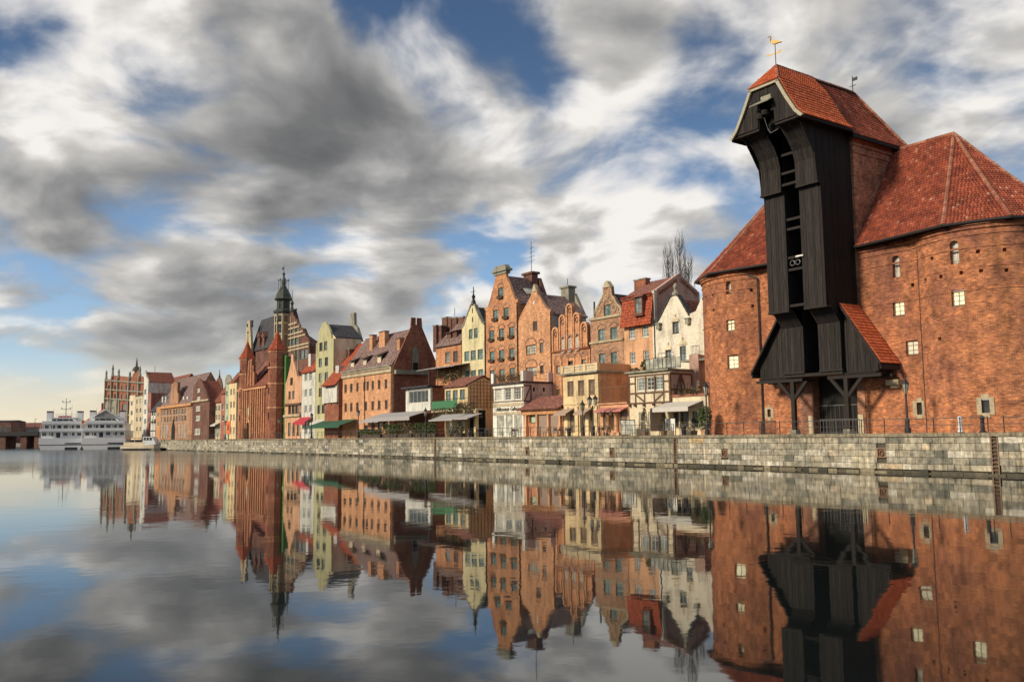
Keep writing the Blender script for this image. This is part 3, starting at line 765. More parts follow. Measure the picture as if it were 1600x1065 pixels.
    un.build('roof_deck', M['timber_side'], root)
    back = MB(); e9 = E[-1]; back.add([E[-1], (ge, 4.0, ze), top, peak], [(0, 1, 2), (0, 2, 3)]); back.build('rear_slope', M['tile_red'], root)
    tl.build('roof_tiles', M['near_tile'], root, uv=False, kind='stuff'); rg.build('ridge_tiles', M['ridge_tile'], root, uv=False, kind='stuff')
    gt = MB(); pts = [Vector(e) + Vector((0, 0, -.06)) for e in E]; c0 = Vector((0, 0, ze))
    pts = [p + (Vector((p.x, p.y, 0)).normalized() * .06) for p in pts]
    gt.path(pts, .095, 8); gt.build('gutter', M['metal_dark'], root, uv=False)
    sf = MB()                                        # dark soffit boards under the eave
    for k in range(len(E) - 1):
        p, q = Vector(E[k]), Vector(E[k + 1]); c = lambda v, f: Vector((v.x * f, v.y * f, ze - .1)) if True else v
        if k == 0: sf.add([p + Vector((0, 0, -.14)), q + Vector((0, 0, -.14)), Vector((q.x * .86, q.y * .86, ze - .14)), Vector((p.x, -4.2, ze - .14))], [(0, 1, 2, 3)])
        else: sf.add([p + Vector((0, 0, -.14)), q + Vector((0, 0, -.14)), Vector((q.x * .84, q.y * .84, ze - .14)), Vector((p.x * .84, p.y * .84, ze - .14))], [(0, 1, 2, 3)])
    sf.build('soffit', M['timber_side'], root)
    pb = MB(); jx2 = jx + sgn * .12
    if sgn < 0: pts = [(jx + 1.5, -5.0, ze - .1), (jx + 1.5, -4.98, ze - .55), (jx + .35, -4.58, ze - 1.1), (jx + .30, -4.56, 7), (jx + .30, -4.56, 0)]
    else: pts = [(jx - 1.0, -5.0, ze - .1), (jx - 1.0, -4.98, ze - .45), (jx + .1, -4.6, ze - 1.0), (jx + .1, -4.56, 7), (jx + .1, -4.56, 0)]
    pb.path(pts, .075, 7); pb.build('downpipe', M['metal_dark'], root, uv=False)
    return root
tower(-28.5, 1, 'round brick tower left of the black timber crane, half hidden behind it', [(1138, 449, .55, 1.2, 'arch'), (1141, 508, .85, 1.0, 'glow'), (1145, 565, 1.15, 1.25, 'glow')],
      [(1202, 645, .35, .65)], [(1114, 460), (1174, 453), (1176, 478), (1115, 484)], -21.2, (-26.3, 11.7, 23.8), 6.2, [262, 215, 170, 120], None)
tower(-6.9, -1, 'broad round brick tower right of the black timber crane, running out of the picture', [(1400, 416, .62, 1.7, 'arch'), (1404, 482, .95, 1.1, 'glow'), (1425, 543, .98, 1.1, 'dim'), (1491, 394, .62, 1.7, 'arch'), (1497, 465, .95, 1.15, 'glow')],
      [(1437, 638, .42, .9), (1540, 634, .5, .95)], [(1456, 404), (1470, 432), (1528, 393), (1446, 437), (1502, 426), (1533, 423), (1570, 390), (1573, 422), (1426, 445), (1468, 529)], -15.0, (-9.7, 11.7, 23.8), 6.15, [270, 311, 352, 393, 430], None)

def gate_block():
    root = thing('gate_block', 'tall brick block with dark doorway between the towers, behind the timber crane', 'gate house', G(GC, 6.0), QANG)
    x0, x1 = -3.2, 3.0; D = 7.0
    mb = MB()
    gx0, gx1, gz = at(1272, 640, 6.0)[0] - GC, at(1341, 640, 6.0)[0] - GC, 4.75
    mb.facade([(x0, -.05), (x1, -.05), (x1, 24.2), (x0, 24.2)], [(gx0, .0, gx1, gz)], -.06, .9, .85)
    mb.build('front_wall', M['brick_gate'], root)
    mb = MB(); mb.box(x0, x0 + .6, .841, D, -.05, 24.2); mb.box(x1 - .6, x1, .841, D, -.05, 24.2); mb.box(x0 + .601, x1 - .601, D - .6, D, -.05, 24.2); mb.build('side_wall', M['brick_gate'], root)
    for z, p in ((22.7, .07), (23.3, .10), (23.75, .2)):
        mb = MB(); mb.box(x0 - p, x1 + p, -.06 - p * .5, D + p, z, z + .2); mb.build('string_course', M['brick_gate'], root)
    # double door of boards far in the doorway, with the pale frame of its grille
    mb = MB(); n = 14; w = (gx1 - gx0) / n
    for i in range(n): mb.box(gx0 + i * w + .01, gx0 + (i + 1) * w - .01, .80, .86 + rnd.uniform(0, .02), .02, gz)
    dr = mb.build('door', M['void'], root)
    mb = MB(); xm = gx0 + (gx1 - gx0) * .60
    mb.box(xm - .04, xm + .04, .70, .78, .02, gz - .1); mb.box(gx0 + .1, xm - .041, .71, .77, 2.28, 2.36); mb.box(xm + .041, gx1 - .1, .71, .77, 2.28, 2.36)
    for i in range(9): x = gx0 + .25 + i * .42; mb.box(x - .012, x + .012, .72, .745, .02, 2.27)
    mb.build('door_grille', M['metal_grey'], root)
    # stone corbels that carry the penthouse roofs of the crane
    for x, y in ((-2.9, 0),):
        pass
    for px_, py_ in ((1311, 688),): pass
    mb = MB(); a, z = at(1398, 597, 5.8); mb.box(a - GC - .55, a - GC + .5, -.55, -.02, z - .2, z + .2); mb.box(a - GC - .3, a - GC + .35, -.35, -.02, z - .42, z - .2); mb.build('corbel', M['stone_trim'], root)
    mb = MB(); a, z = at(1221, 602, 5.8); mb.box(a - GC - .3, a - GC + .3, -.5, -.02, z - .15, z + .18); mb.build('corbel', M['stone_trim'], root)
    mb = MB(); a, z = at(1353, 668, 5.9); mb.box(gx1 + .03, gx1 + .5, -.14, -.065, 0, 1.5); mb.box(gx0 - .5, gx0 - .03, -.14, -.065, 0, 1.5); mb.build('quoin', M['stone_trim'], root)
    # rear half of the ridge roof, hipped at the back
    yf = -.7; zr, ze, hw = 29.75, 24.0, 3.55; yr = 4.9; yb = D + .5
    tl = MB(); un = MB(); rg = MB()
    qs = [((hw, yf, ze), (hw, yb, ze), (0, yr, zr), (0, yf, zr)), ((-hw, yb, ze), (-hw, yf, ze), (0, yf, zr), (0, yr, zr)), ((hw, yb, ze), (-hw, yb, ze), (0, yr, zr), (0, yr, zr))]
    for q in qs:
        tile_rows(tl, *q, sag=.2); P = [Vector(v) for v in q]; n = (P[1] - P[0]).cross(P[2] - P[0]).normalized() * .36
        un.add([v - n for v in P], [(0, 1, 2), (0, 2, 3)] if (P[2] - P[3]).length > .01 else [(0, 1, 2)])
    ridge_row(rg, (0, yf, zr), (0, yr, zr)); ridge_row(rg, (hw, yb, ze), (0, yr, zr)); ridge_row(rg, (-hw, yb, ze), (0, yr, zr))
    un.build('roof_deck', M['timber_side'], root); tl.build('roof_tiles', M['near_tile'], root, uv=False, kind='stuff'); rg.build('ridge_tiles', M['ridge_tile'], root, uv=False, kind='stuff')
    mb = MB(); mb.box(hw - .1, hw + .06, yf, yb, ze - .3, ze - .02); mb.box(-hw - .06, -hw + .1, yf, yb, ze - .3, ze - .02); mb.build('eave_board', M['timber_side'], root)
    mb = MB(); mb.tube((0, yr, zr), (0, yr, zr + 1.5), .035); mb.box(-.03, .5, yr - .02, yr + .02, zr + 1.0, zr + 1.3); mb.tube((-.3, yr, zr + .6), (.3, yr, zr + .6), .03); mb.build('finial', M['metal_dark'], root)
gate_block()

def timber_crane():
    root = thing('timber_crane', 'tall black timber harbour crane jutting over the quay under a red hood roof', 'harbour crane', G(GC, 0), QANG)
    hx = 2.78; sl = .72                              # half width, half slot
    # stage profile: (z, t of the front face)
    def front_t(z, stage): return {'low': 3.5, 'mid': 1.9, 'up': 1.5}[stage]
    def boards(x0, x1, f, name, n, m='timber_front', back=.07):   # vertical boards following the profile f = [(t, z), ...]
        mb = MB(); w = (x1 - x0) / n
        for i in range(n):
            a, b = x0 + i * w + .007, x0 + (i + 1) * w - .007; o = rnd.uniform(-.018, .018)
            for (t0, z0), (t1, z1) in zip(f, f[1:]):
                t0_, t1_ = t0 + o, t1 + o
                mb.add([(a, t0_, z0), (b, t0_, z0), (b, t1_, z1), (a, t1_, z1), (a, t0_ + back, z0), (b, t0_ + back, z0), (b, t1_ + back, z1), (a, t1_ + back, z1)],
                       [(0, 1, 2, 3), (0, 3, 7, 4), (1, 5, 6, 2), (0, 4, 5, 1), (3, 2, 6, 7)])
        mb.build(name, M[m], root, kind='stuff')
    low = [(3.5, 5.05), (3.5, 8.7), (2.35, 9.98)]
    mid = [(1.9, 9.95), (1.9, 19.75)]
    up = [(1.5, 19.7), (1.5, 21.6), (1.25, 22.5), (.75, 23.3), (.05, 24.05), (-.55, 24.5)]
    for s_ in (-1, 1):
        xa, xb = (-hx, -sl) if s_ < 0 else (sl, hx)
        boards(xa, xb, low, 'lower_boards', 8); boards(xa, xb, mid, 'middle_boards', 8); boards(xa, xb, up, 'upper_boards', 8)
    # cross boards at each jut
    mb = MB(); 
    for xa, xb in ((-hx - .05, -sl), (sl, hx + .05)):
        for q in ((1.84, 2.5, 9.78, 9.94), (1.44, 1.95, 19.56, 19.70), (3.42, 3.7, 4.88, 5.04)):
            mb = MB(); mb.box(xa, xb, *q); mb.build('ledge', M['timber_beam'], root)
    # boarded flanks, one board at a time, cut to the profile
    for s_ in (-1, 1):
        mb = MB(); x = s_ * hx; n = 24; t = -.6; w = 6.5 / n
        def zlow(t): return 5.05 if t >= 3.5 else (8.7 + (3.5 - t) / 1.15 * 1.28 if t >= 2.35 else (9.98 if t >= 1.9 else (19.75 if t >= 1.5 else 21.6 + (1.5 - t) / 2.1 * 2.9)))
        for i in range(n):
            t0, t1 = t + i * w + .008, t + (i + 1) * w - .008; o = rnd.uniform(-.015, .015)
            z0, z1 = zlow(t0 + .001), zlow(t1 - .001); xo = x + s_ * o; xi = x - s_ * .07
            mb.add([(xo, t0, z0), (xo, t1, z1), (xo, t1, 24.4), (xo, t0, 24.4), (xi, t0, z0), (xi, t1, z1), (xi, t1, 24.4), (xi, t0, 24.4)],
                   [(0, 1, 2, 3), (0, 3, 7, 4), (1, 5, 6, 2), (0, 4, 5, 1)])
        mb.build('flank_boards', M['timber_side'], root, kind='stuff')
    # shaft: dark back and cheeks, floors with openings, treads
    mb = MB(); mb.box(-hx + .1, hx - .1, 5.6, 5.7, 5.05, 24.2); mb.box(-sl - .06, -sl, 1.95, 5.59, 10.0, 24.2); mb.box(sl, sl + .06, 1.95, 5.59, 10.0, 24.2); mb.box(-sl - .06, -sl, 3.58, 5.59, 5.05, 9.99); mb.box(sl, sl + .06, 3.58, 5.59, 5.05, 9.99)
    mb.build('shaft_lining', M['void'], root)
    for k, (px_, py_, t) in enumerate(((1239, 477, 1.9), (1240, 420, 1.9), (1241, 401, 1.9), (1239, 356, 1.9), (1238, 341, 1.9), (1226, 288, 1.5), (1226, 270, 1.5), (1223, 242, 1.5))):
        z = at(px_, py_, t)[1]; mb = MB(); mb.box(-sl + .01, sl - .01, t + .12, t + .55, z - .10, z + .10); mb.build('cross_beam', M['timber_beam'], root)
    mb = MB()
    for x in (-.32, .2):
        for k in range(8):
            a1, a2 = k * math.pi / 4, (k + 1) * math.pi / 4; z = at(1240, 410, 1.9)[1]
            mb.tube((x + .22 * math.cos(a1), 2.05, z + .22 * math.sin(a1)), (x + .22 * math.cos(a2), 2.05, z + .22 * math.sin(a2)), .05, n=5)
    mb.build('pulley', M['metal_grey'], root)
    mb = MB(); z = at(1246, 402, 1.9)[1]; mb.box(.25, .95, 1.72, 1.86, z, z + .12); mb.build('lamp_arm', M['paper'], root)
    # hood gable
    mb = MB(); G_ = [(-3.25, 24.55), (3.25, 24.55), (3.3, 24.75), (2.2, 26.2), (1.35, 27.75), (-1.35, 27.75), (-2.2, 26.2), (-3.3, 24.75)]
    n = 24; w = 6.5 / n
    def ztop(x):
        x = abs(x)
        return 27.75 if x <= 1.35 else (27.75 - (x - 1.35) / .85 * 1.55 if x <= 2.2 else 26.2 - (x - 2.2) / 1.1 * 1.45)
    for i in range(n):
        a, b = -3.25 + i * w + .007, -3.25 + (i + 1) * w - .007; o = rnd.uniform(-.02, .02)
        zb = 24.5 if abs((a + b) / 2) > .75 else (25.55 if True else 24.5)
        if abs((a + b) / 2) < .6:
            pieces = [(26.75, None)]
            mb.add([(a, -.9 + o, 27.05), (b, -.9 + o, 27.05), (b, -.9 + o, ztop(b)), (a, -.9 + o, ztop(a)), (a, -.82, 27.05), (b, -.82, 27.05), (b, -.82, ztop(b)), (a, -.82, ztop(a))], [(0, 1, 2, 3), (0, 3, 7, 4), (1, 5, 6, 2), (0, 4, 5, 1)])
            continue
        mb.add([(a, -.9 + o, zb), (b, -.9 + o, zb), (b, -.9 + o, ztop(b)), (a, -.9 + o, ztop(a)), (a, -.82, zb), (b, -.82, zb), (b, -.82, ztop(b)), (a, -.82, ztop(a))], [(0, 1, 2, 3), (0, 3, 7, 4), (1, 5, 6, 2), (0, 4, 5, 1)])
    mb.build('gable_boards', M['timber_front'], root, kind='stuff')
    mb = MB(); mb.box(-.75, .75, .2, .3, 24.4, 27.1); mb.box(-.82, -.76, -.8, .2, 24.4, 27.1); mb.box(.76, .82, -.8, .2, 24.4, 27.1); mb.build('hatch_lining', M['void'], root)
    mb = MB(); mb.box(-3.2, -.8, -.8, .1, 24.30, 24.48); mb.box(.8, 3.2, -.8, .1, 24.30, 24.48); mb.build('hood_floor', M['timber_beam'], root)
    mb = MB(); mb.slab([(-.95, -1.75, 26.15), (.95, -1.75, 26.15), (.8, -.92, 26.62), (-.8, -.92, 26.62)], .07); mb.build('hatch_canopy', M['stone_grey'], root)
    mb = MB(); mb.box(-.55, .55, -.8, -.75, 26.68, 27.04); mb.build('hatch_panel', M['stone_grey'], root)
    mb = MB(); mb.box(-.16, .0, -1.9, .2, 25.5, 25.7); mb.box(.14, .3, -1.5, .2, 25.35, 25.55); mb.lathe([(.0, 25.0), (.3, 25.05), (.36, 25.25), (.3, 25.45), (0, 25.5)], -.35, -1.1, 10); mb.lathe([(.0, 25.2), (.28, 25.25), (.28, 25.6), (0, 25.7)], .15, -1.2, 10); mb.build('hoist', M['timber_beam'], root)
    mb = MB(); mb.tube((0, -1.1, 25.1), (.25, -1.0, 24.1), .03); mb.tube((.25, -1.0, 24.1), (.5, -1.0, 23.7), .05); mb.tube((.5, -1.0, 23.7), (1.2, -.95, 23.85), .04); mb.build('hook', M['metal_grey'], root)
    # hood roof: two bell-cast slopes and a small hip over the gable
    tl = MB(); rg = MB(); un = MB(); yb = 5.28; zr = 29.8
    for s_ in (-1, 1):
        prof = [(3.62, 24.35), (3.05, 24.98), (2.2, 26.42), (1.42, 27.95), (0, zr)]
        P = [[Vector((s_ * x, y, z)) for x, z in prof] for y in (-1.02, yb)]
        for k in range(3):
            A, B, C, D = P[0][k], P[1][k], P[1][k + 1], P[0][k + 1]
            q = (A, B, C, D) if s_ > 0 else (B, A, D, C); tile_rows(tl, *q)
            un.add([v - Vector((s_ * .10, 0, .10)) for v in (A, B, C, D)], [(0, 1, 2, 3)])
        A, B, C, D = P[0][3], P[1][3], Vector((0, yb, zr)), Vector((0, .62, zr))
        q = (A, B, C, D) if s_ > 0 else (B, A, D, C); tile_rows(tl, *q); un.add([v - Vector((s_ * .10, 0, .12)) for v in (A, B, C, D)], [(0, 1, 2, 3)])
        ridge_row(rg, A, D, .12, .3)
    tile_rows(tl, (-1.5, -1.15, 27.85), (1.5, -1.15, 27.85), (0, .62, zr), (0, .62, zr)); un.add([(-1.42, -1.0, 27.8), (1.42, -1.0, 27.8), (0, .68, zr - .15)], [(0, 1, 2)])
    ridge_row(rg, (0, .62, zr), (0, yb, zr), .14)
    tl.build('roof_tiles', M['hood_tile'], root, uv=False, kind='stuff'); rg.build('ridge_tiles', M['ridge_tile'], root, uv=False, kind='stuff'); un.build('roof_deck', M['timber_side'], root)
    mb = MB(); V = [(3.66, 24.28), (3.05, 24.90), (2.2, 26.32), (1.42, 27.82)]
    for s_ in (-1, 1):
        for (xa, za), (xb, zb) in zip(V, V[1:]):
            mb.prism([(s_ * xa, za), (s_ * xb, zb), (s_ * (xb - .24), zb - .12), (s_ * (xa - .24), za - .10)], 'y', -1.12, -.93)
    mb.box(-1.5, 1.5, -1.12, -.93, 27.62, 27.80); mb.build('verge_board', M['verge'], root)
    mb = MB(); mb.box(3.40, 3.58, -.9, yb, 24.1, 24.3); mb.box(-3.58, -3.40, -.9, yb, 24.1, 24.3); mb.box(2.86, 3.4, -.9, yb, 24.28, 24.36); mb.box(-3.4, -2.86, -.9, yb, 24.28, 24.36); mb.build('eave_board', M['timber_side'], root)
    # penthouses: lean-to roofs on both sides of the foot
    for s_ in (-1, 1):
        xi, xo = s_ * 2.82, s_ * 6.15; zt, zo = 10.15, 5.25
        mb = MB(); n = 13; w = abs(xo - s_ * .55 - xi) / n
        for i in range(n):
            a, b = abs(xi) + i * w + .007, abs(xi) + (i + 1) * w - .007; o = rnd.uniform(-.015, .015)
            za, zb = (zt - (q - abs(xi)) / (abs(xo) - abs(xi)) * (zt - zo) - .12 for q in (a, b)); z0 = 4.7 if i < n - 1 else 4.4
            if zb < z0: continue
            a, b = s_ * a, s_ * b
            mb.add([(a, 3.95 + o, z0), (b, 3.95 + o, z0), (b, 3.95 + o, zb), (a, 3.95 + o, za), (a, 4.03, z0), (b, 4.03, z0), (b, 4.03, zb), (a, 4.03, za)], [(0, 1, 2, 3), (0, 3, 7, 4), (1, 5, 6, 2), (0, 4, 5, 1)])
        mb.build('penthouse_boards', M['timber_front'], root, kind='stuff')
        tl = MB(); q = [(xo, 3.45, zo), (xo, 5.92, zo), (xi, 5.92, zt), (xi, 3.45, zt)]
        tile_rows(tl, *(q if s_ > 0 else [q[1], q[0], q[3], q[2]])); tl.build('roof_tiles', M['hood_tile'], root, uv=False, kind='stuff')
        mb = MB(); dz = .1; mb.add([(x, y, z - dz) for x, y, z in q], [(0, 1, 2, 3)]); mb.add([(x, y, z - dz - .12) for x, y, z in q], [(3, 2, 1, 0)]); mb.build('roof_deck', M['timber_side'], root)
        mb = MB(); mb.prism([(xi, zt + .05), (xo, zo + .05), (xo, zo - .22), (xi, zt - .24)], 'y', 3.36, 3.44); mb.box(min(xo, xo - s_ * .12), max(xo, xo - s_ * .12), 3.45, 5.92, zo - .45, zo - .11); mb.build('verge_board', M['timber_beam'], root)
        mb = MB(); xa, xb = sorted((xi, s_ * 5.55)); mb.box(xa, xb, 3.7, 5.9, 4.55, 4.70); mb.build('penthouse_floor', M['timber_side'], root)
        for y_ in (3.75, 5.2):
            mb = MB(); xa, xb = sorted((s_ * 1.2, s_ * 5.9)); mb.box(xa, xb, y_, y_ + .24, 4.28, 4.54); mb.build('floor_beam', M['timber_beam'], root)
    mb = MB(); mb.box(-hx, hx, 3.55, 3.9, 4.62, 4.87); mb.box(-hx, hx, 3.91, 5.9, 4.75, 4.9); mb.build('foot_beam', M['timber_beam'], root)
    for px_ in (1240, 1324):
        x = at(px_, 630, 3.7)[0] - GC
        mb = MB(); mb.box(x - .17, x + .17, 3.58, 3.9, 0, 4.27); p = mb.build('post', M['timber_beam'], root)
        mb = MB(); d = 1.5
        for s_ in (-1, 1):
            mb.prism([(x + s_ * .17, 2.75), (x + s_ * d, 4.25), (x + s_ * (d - .33), 4.25), (x + s_ * .17, 3.15)], 'y', 3.62, 3.86)
        mb.build('brace', M['timber_beam'], p)
        mb = MB(); mb.box(x - .3, x + .3, 3.45, 4.03, -.01, .35); mb.build('footing', M['stone_grey'], p)
timber_crane()

def weathervane():
    p = G(GC, .62, 29.8); root = thing('weathervane', 'gilded long-necked bird weathervane on the tip of the crane roof', 'weathervane', p, QANG + .3)
    mb = MB(); mb.tube((0, 0, 0), (0, 0, 2.0), .035); mb.build('rod', M['metal_dark'], root)
    mb = MB(); mb.box(-.55, .42, -.012, .012, .98, 1.08); mb.prism([(-.55, .93), (-.80, 1.03), (-.55, 1.13)], 'y', -.015, .015); mb.prism([(.2, 1.085), (.42, 1.085), (.5, 1.22), (.3, 1.2)], 'y', -.015, .015); mb.build('arrow', M['gold'], root)
    mb = MB(); out = [(-.36, 2.0), (-.40, 2.08), (-.28, 2.14), (-.05, 2.16), (.25, 2.08), (.62, 1.86), (.62, 1.82), (.30, 1.84), (.05, 1.80), (-.2, 1.85)]
    mb.prism(out, 'y', -.09, .09)
    mb.path([(-.38, 0, 2.06), (-.44, 0, 2.3), (-.36, 0, 2.46), (-.38, 0, 2.6), (-.46, 0, 2.66)], .055, 6); mb.tube((-.46, 0, 2.66), (-.72, 0, 2.56), .05, .01, 6); o = mb.build('bird', M['gold'], root); o.scale = (.9, 1, .9); o.location.z = .2
weathervane()

# ------------------------------------------------------------------ helpers for terraces and shop fronts
def rail(root, p, q, h=1.0, n=8, mat='metal_dark', name='railing', bar=.018, lat=0):
    p, q = Vector(p), Vector(q); mb = MB(); up = Vector((0, 0, h))
    mb.tube(p + up, q + up, .03, n=5); mb.tube(p + up * .1, q + up * .1, .02, n=4)
    for i in range(n + 1): c = p.lerp(q, i / n); mb.tube(c, c + up, bar, n=4)
    return mb.build(name, M[mat], root, uv=False)
def awning(root, x0, x1, y0, z0, y1, z1, mat, val=.25, name='awning'):   # from the wall (y0, z0) out to (y1, z1)
    mb = MB(); mb.slab([(x0, y1, z1), (x1, y1, z1), (x1, y0, z0), (x0, y0, z0)], .04)
    mb.box(x0, x1, y1 - .03, y1 - .003, z1 - val, z1 + .02)
    o = mb.build(name, M[mat], root, uv=False)
    fr = MB(); fr.tube((x0 + .05, y0, z0 - .5), (x0 + .05, y1, z1 - .08), .025, n=5); fr.tube((x1 - .05, y0, z0 - .5), (x1 - .05, y1, z1 - .08), .025, n=5); fr.build('awning_arm', M['metal_grey'], o, uv=False)
    return o
def leaves(mb, c, rad, n, size=.1, m=0, shape='ball'):
    for _ in range(n):
        while True:
            v = Vector((rnd.uniform(-1, 1), rnd.uniform(-1, 1), rnd.uniform(-1, 1)))
            if shape == 'box' or v.length < 1: break
        p = Vector(c) + Vector((v.x * rad[0], v.y * rad[1], v.z * rad[2])); nn = Vector((rnd.uniform(-1, 1), rnd.uniform(-1, 1), rnd.uniform(-.3, 1))).normalized()
        x = nn.orthogonal().normalized() * size * rnd.uniform(.7, 1.3); y = nn.cross(x) * .6
        mb.add([p - x, p + y, p + x, p - y], [(0, 1, 2, 3)], m)
def plant_part(root, c, rad, n, mat='leaf', size=.1, name='foliage', shape='box'):
    mb = MB(); leaves(mb, c, rad, n, size, 0, shape); return mb.build(name, M[mat], root, uv=False)
def fit_front(H, pts, **k): return H.front(pts, **k)

# ------------------------------------------------------------------ the row of houses, from the crane leftwards
def houses_near():
    # cream house close behind the round tower
    H = House('cream_house', 'cream gabled house wall squeezed against the left round brick tower', 9.5, 1080, 1122, 600, D=8)
    z1 = H.L(1087, 486)[1]; 
    H.front([(1080, 490), (1087, 486), (1103, 449), (1122, 410)], M['cream_white'], [(1103, 540, 5, 22, 1, 3)])
    a, z = H.L(1082, 563); H.box('balcony_slab', M['stone_grey'], -.2, H.W, -1.2, -.01, z - .2, z)
    a, z = H.L(1100, 575); rail(H.root, (.2, -.6, 3.7), (H.W, -.6, 3.7), 1.0, 8)
    # cream house with a steep plain gable and pedimented windows
    H = House('cream_gabled_house', 'cream house with steep plain gable and small pediments over its windows', 9.5, 1026, 1080, 600, D=4.2)
    H.front([(1026, 508), (1030, 500), (1048, 464), (1054, 460.5), (1060, 464), (1080, 493)], M['cream_white'],
            [(1055.5, 511, 10, 18, 2, 3), (1044.5, 557, 10, 22, 2, 4), (1067, 549, 10, 22, 2, 4)], fr='frame_dark', glass='glass_blue')
    ax, az = H.L(1054, 461); zl = H.L(1026, 508)[1]; zr = H.L(1080, 493)[1]
    H.roof_n((ax, az - .35), zl - .2, zr - .2, M['tile_red'], wall=M['cream_white'])
    mb = MB()                                          # dark coping on both gable slopes
    o = H.out
    for p, q in list(zip(o, o[1:])):
        mb.slab([(p[0], -.12, p[1] + .02), (p[0], .45, p[1] + .02), (q[0], .45, q[1] + .02), (q[0], -.12, q[1] + .02)][::(1)], .14)
    mb.build('gable_coping', M['slate'], H.root)
    mb = MB(); mb.lathe([(.38, az), (.38, az + .25), (.2, az + .4), (.12, az + .6), (.24, az + .85), (.22, az + 1.05), (0, az + 1.35)], ax, .15, 8); mb.build('finial', M['stone_grey'], H.root)
    for cx, cy in ((1055.5, 501), (1044.5, 545), (1067, 537)):
        x, z = H.L(cx, cy); mb = MB(); mb.prism([(x - .62, z - .1), (x + .62, z - .1), (x + .45, z + .2), (x, z + .45), (x - .45, z + .2)], 'y', -.10, -.003); mb.lathe([(.1, z + .44), (.14, z + .6), (0, z + .8)], x, -.05, 6); mb.build('pediment', M['cream'], H.root)
    for cx, cy in ((1031, 510), (1076.5, 502)):
        x, z = H.L(cx, cy); mb = MB(); mb.box(x - .25, x + .25, -.35, -.003, z - .3, z + .25); mb.box(x - .33, x + .33, -.42, -.003, z + .252, z + .36); mb.build('console', M['stone_grey'], H.root)
    # orange house, red tiled mansard, bare mauve side gable
    H = House('orange_house', 'orange house with a bright red tile-hung top storey and a tall mauve side gable', 9.55, 975, 1025, 560, D=8)
    zt = H.L(1000, 464)[1]; zm = H.L(1000, 509)[1]
    H.front([(975, 470), (1025, 461)], M['orange'], [(987.5, 520, 9.5, 19, 2, 3), (1008.5, 517, 9.5, 19, 2, 3), (988.5, 560, 9, 19, 2, 3), (1009.5, 556, 9, 19, 2, 3)], fr='frame_white', glass='glass_blue')
    A1 = H.a1; sd = lambda x, y: (lambda p: (p[0] - H.t, p[1]))(side(x, y, A1))
    pA, pR, pB = sd(1027, 452), sd(1061, 427), sd(1093, 457)
    prof = [(.36, 0), (pB[0], 0), (pB[0], pB[1]), (pR[0], pR[1]), (.36, pA[1])]
    H.body(prof, M['mauve'], axis='x', x0=H.W - .5, x1=H.W - .01, name='gable_wall')
    H.body([(.36, 0), (pB[0], 0), (pB[0], pB[1] - .6), (pR[0], pR[1] - .6), (.36, zt - .2)], M['orange'], axis='x', x0=.02, x1=H.W - .51)
    mb = MB(); mb.slab([(-.1, -.3, zt), (H.W - .45, -.3, zt), (H.W - .45, pR[0], pR[1] - .25), (-.1, pR[0], pR[1] - .25)], .18); mb.slab([(H.W - .45, pR[0] + .01, pR[1] - .25), (H.W - .45, pB[0], pB[1] - .3), (-.1, pB[0], pB[1] - .3), (-.1, pR[0] + .01, pR[1] - .25)], .18); mb.build('roof', M['tile_mauve'], H.root)
    mb = MB(); mb.slab([(.05, -.62, zm), (H.W - .06, -.62, zm), (H.W - .1, -.12, zt - .05), (.1, -.12, zt - .05)], .1); mb.slab([(.1, -.12, zt - .052), (H.W - .1, -.12, zt - .052), (H.W - .05, -.40, zt + .2), (.05, -.40, zt + .2)], .05); mb.build('tile_hanging', M['tile_bright'], H.root)
    x, z = H.L(1000, 490, -.5); fm, k2 = window_parts(1.0, 1.8, 2, 3, 'frame_brown'); f = put('window', fm, H.root, (x, -.68, z)); put('pane', pane_mesh(k2, 'glass_blue'), f)
    mb = MB(); mb.box(x - .62, x - .52, -.74, -.1, z - .12, z + 1.95); mb.box(x + .52, x + .62, -.74, -.1, z - .12, z + 1.95); mb.slab([(x - .85, -.95, z + 1.85), (x + .85, -.95, z + 1.85), (x + .7, -.1, z + 2.25), (x - .7, -.1, z + 2.25)], .08); mb.box(x - .75, x + .75, -.85, -.62, z - .25, z - .12); mb.build('dormer', M['tile_mauve'], H.root)
    mb = MB(); mb.box(H.W - .36, H.W + .02, -.05, .35, 0, pA[1] - .1); mb.build('quoin_strip', M['cream_white'], H.root)
    cx, cz = H.L(1001, 437, 3.0); H.chimney(cx, 3.2, 1.9, .7, cz - 2.6, cz + .1)
    for p, q in ((pA, pR), (pR, pB)):
        mb = MB()
        for k in range(1, 9):
            f = k / 9.5; y, z = p[0] + (q[0] - p[0]) * f, p[1] + (q[1] - p[1]) * f; mb.box(H.W - .009, H.W + .06, y - .12, y + .12, z - .75, z - .35)
        mb.build('corbel_frieze', M['brick_red'], H.root, kind='stuff')
    H.gutter(1023, 500, y=-.08)
    # brown brick house, curved gable with stone ornaments
    H = House('brown_brick_house', 'brown brick house with a curved gable trimmed in pale stone scrolls', 9.5, 923.5, 974.5, 560, D=5)
    H.front([(923.5, 497.5), (928, 496), (930.5, 482), (935, 476), (938.5, 468), (941.5, 462), (942.5, 449), (948.5, 444.5), (955.5, 448), (957, 461), (961, 466), (965, 474), (970.5, 479), (972, 489), (974.5, 489.5)], M['brick_brown'],
            [(949, 486, 10.5, 21, 2, 3), (940, 524.5, 10.5, 20.5, 2, 3), (959, 521, 10.5, 20.5, 2, 3), (940.5, 560, 10, 16, 2, 2, {'rise': .6}), (959.5, 558, 10.5, 18, 2, 2)], fr='frame_green', arch='brick_red', glass='glass_blue')
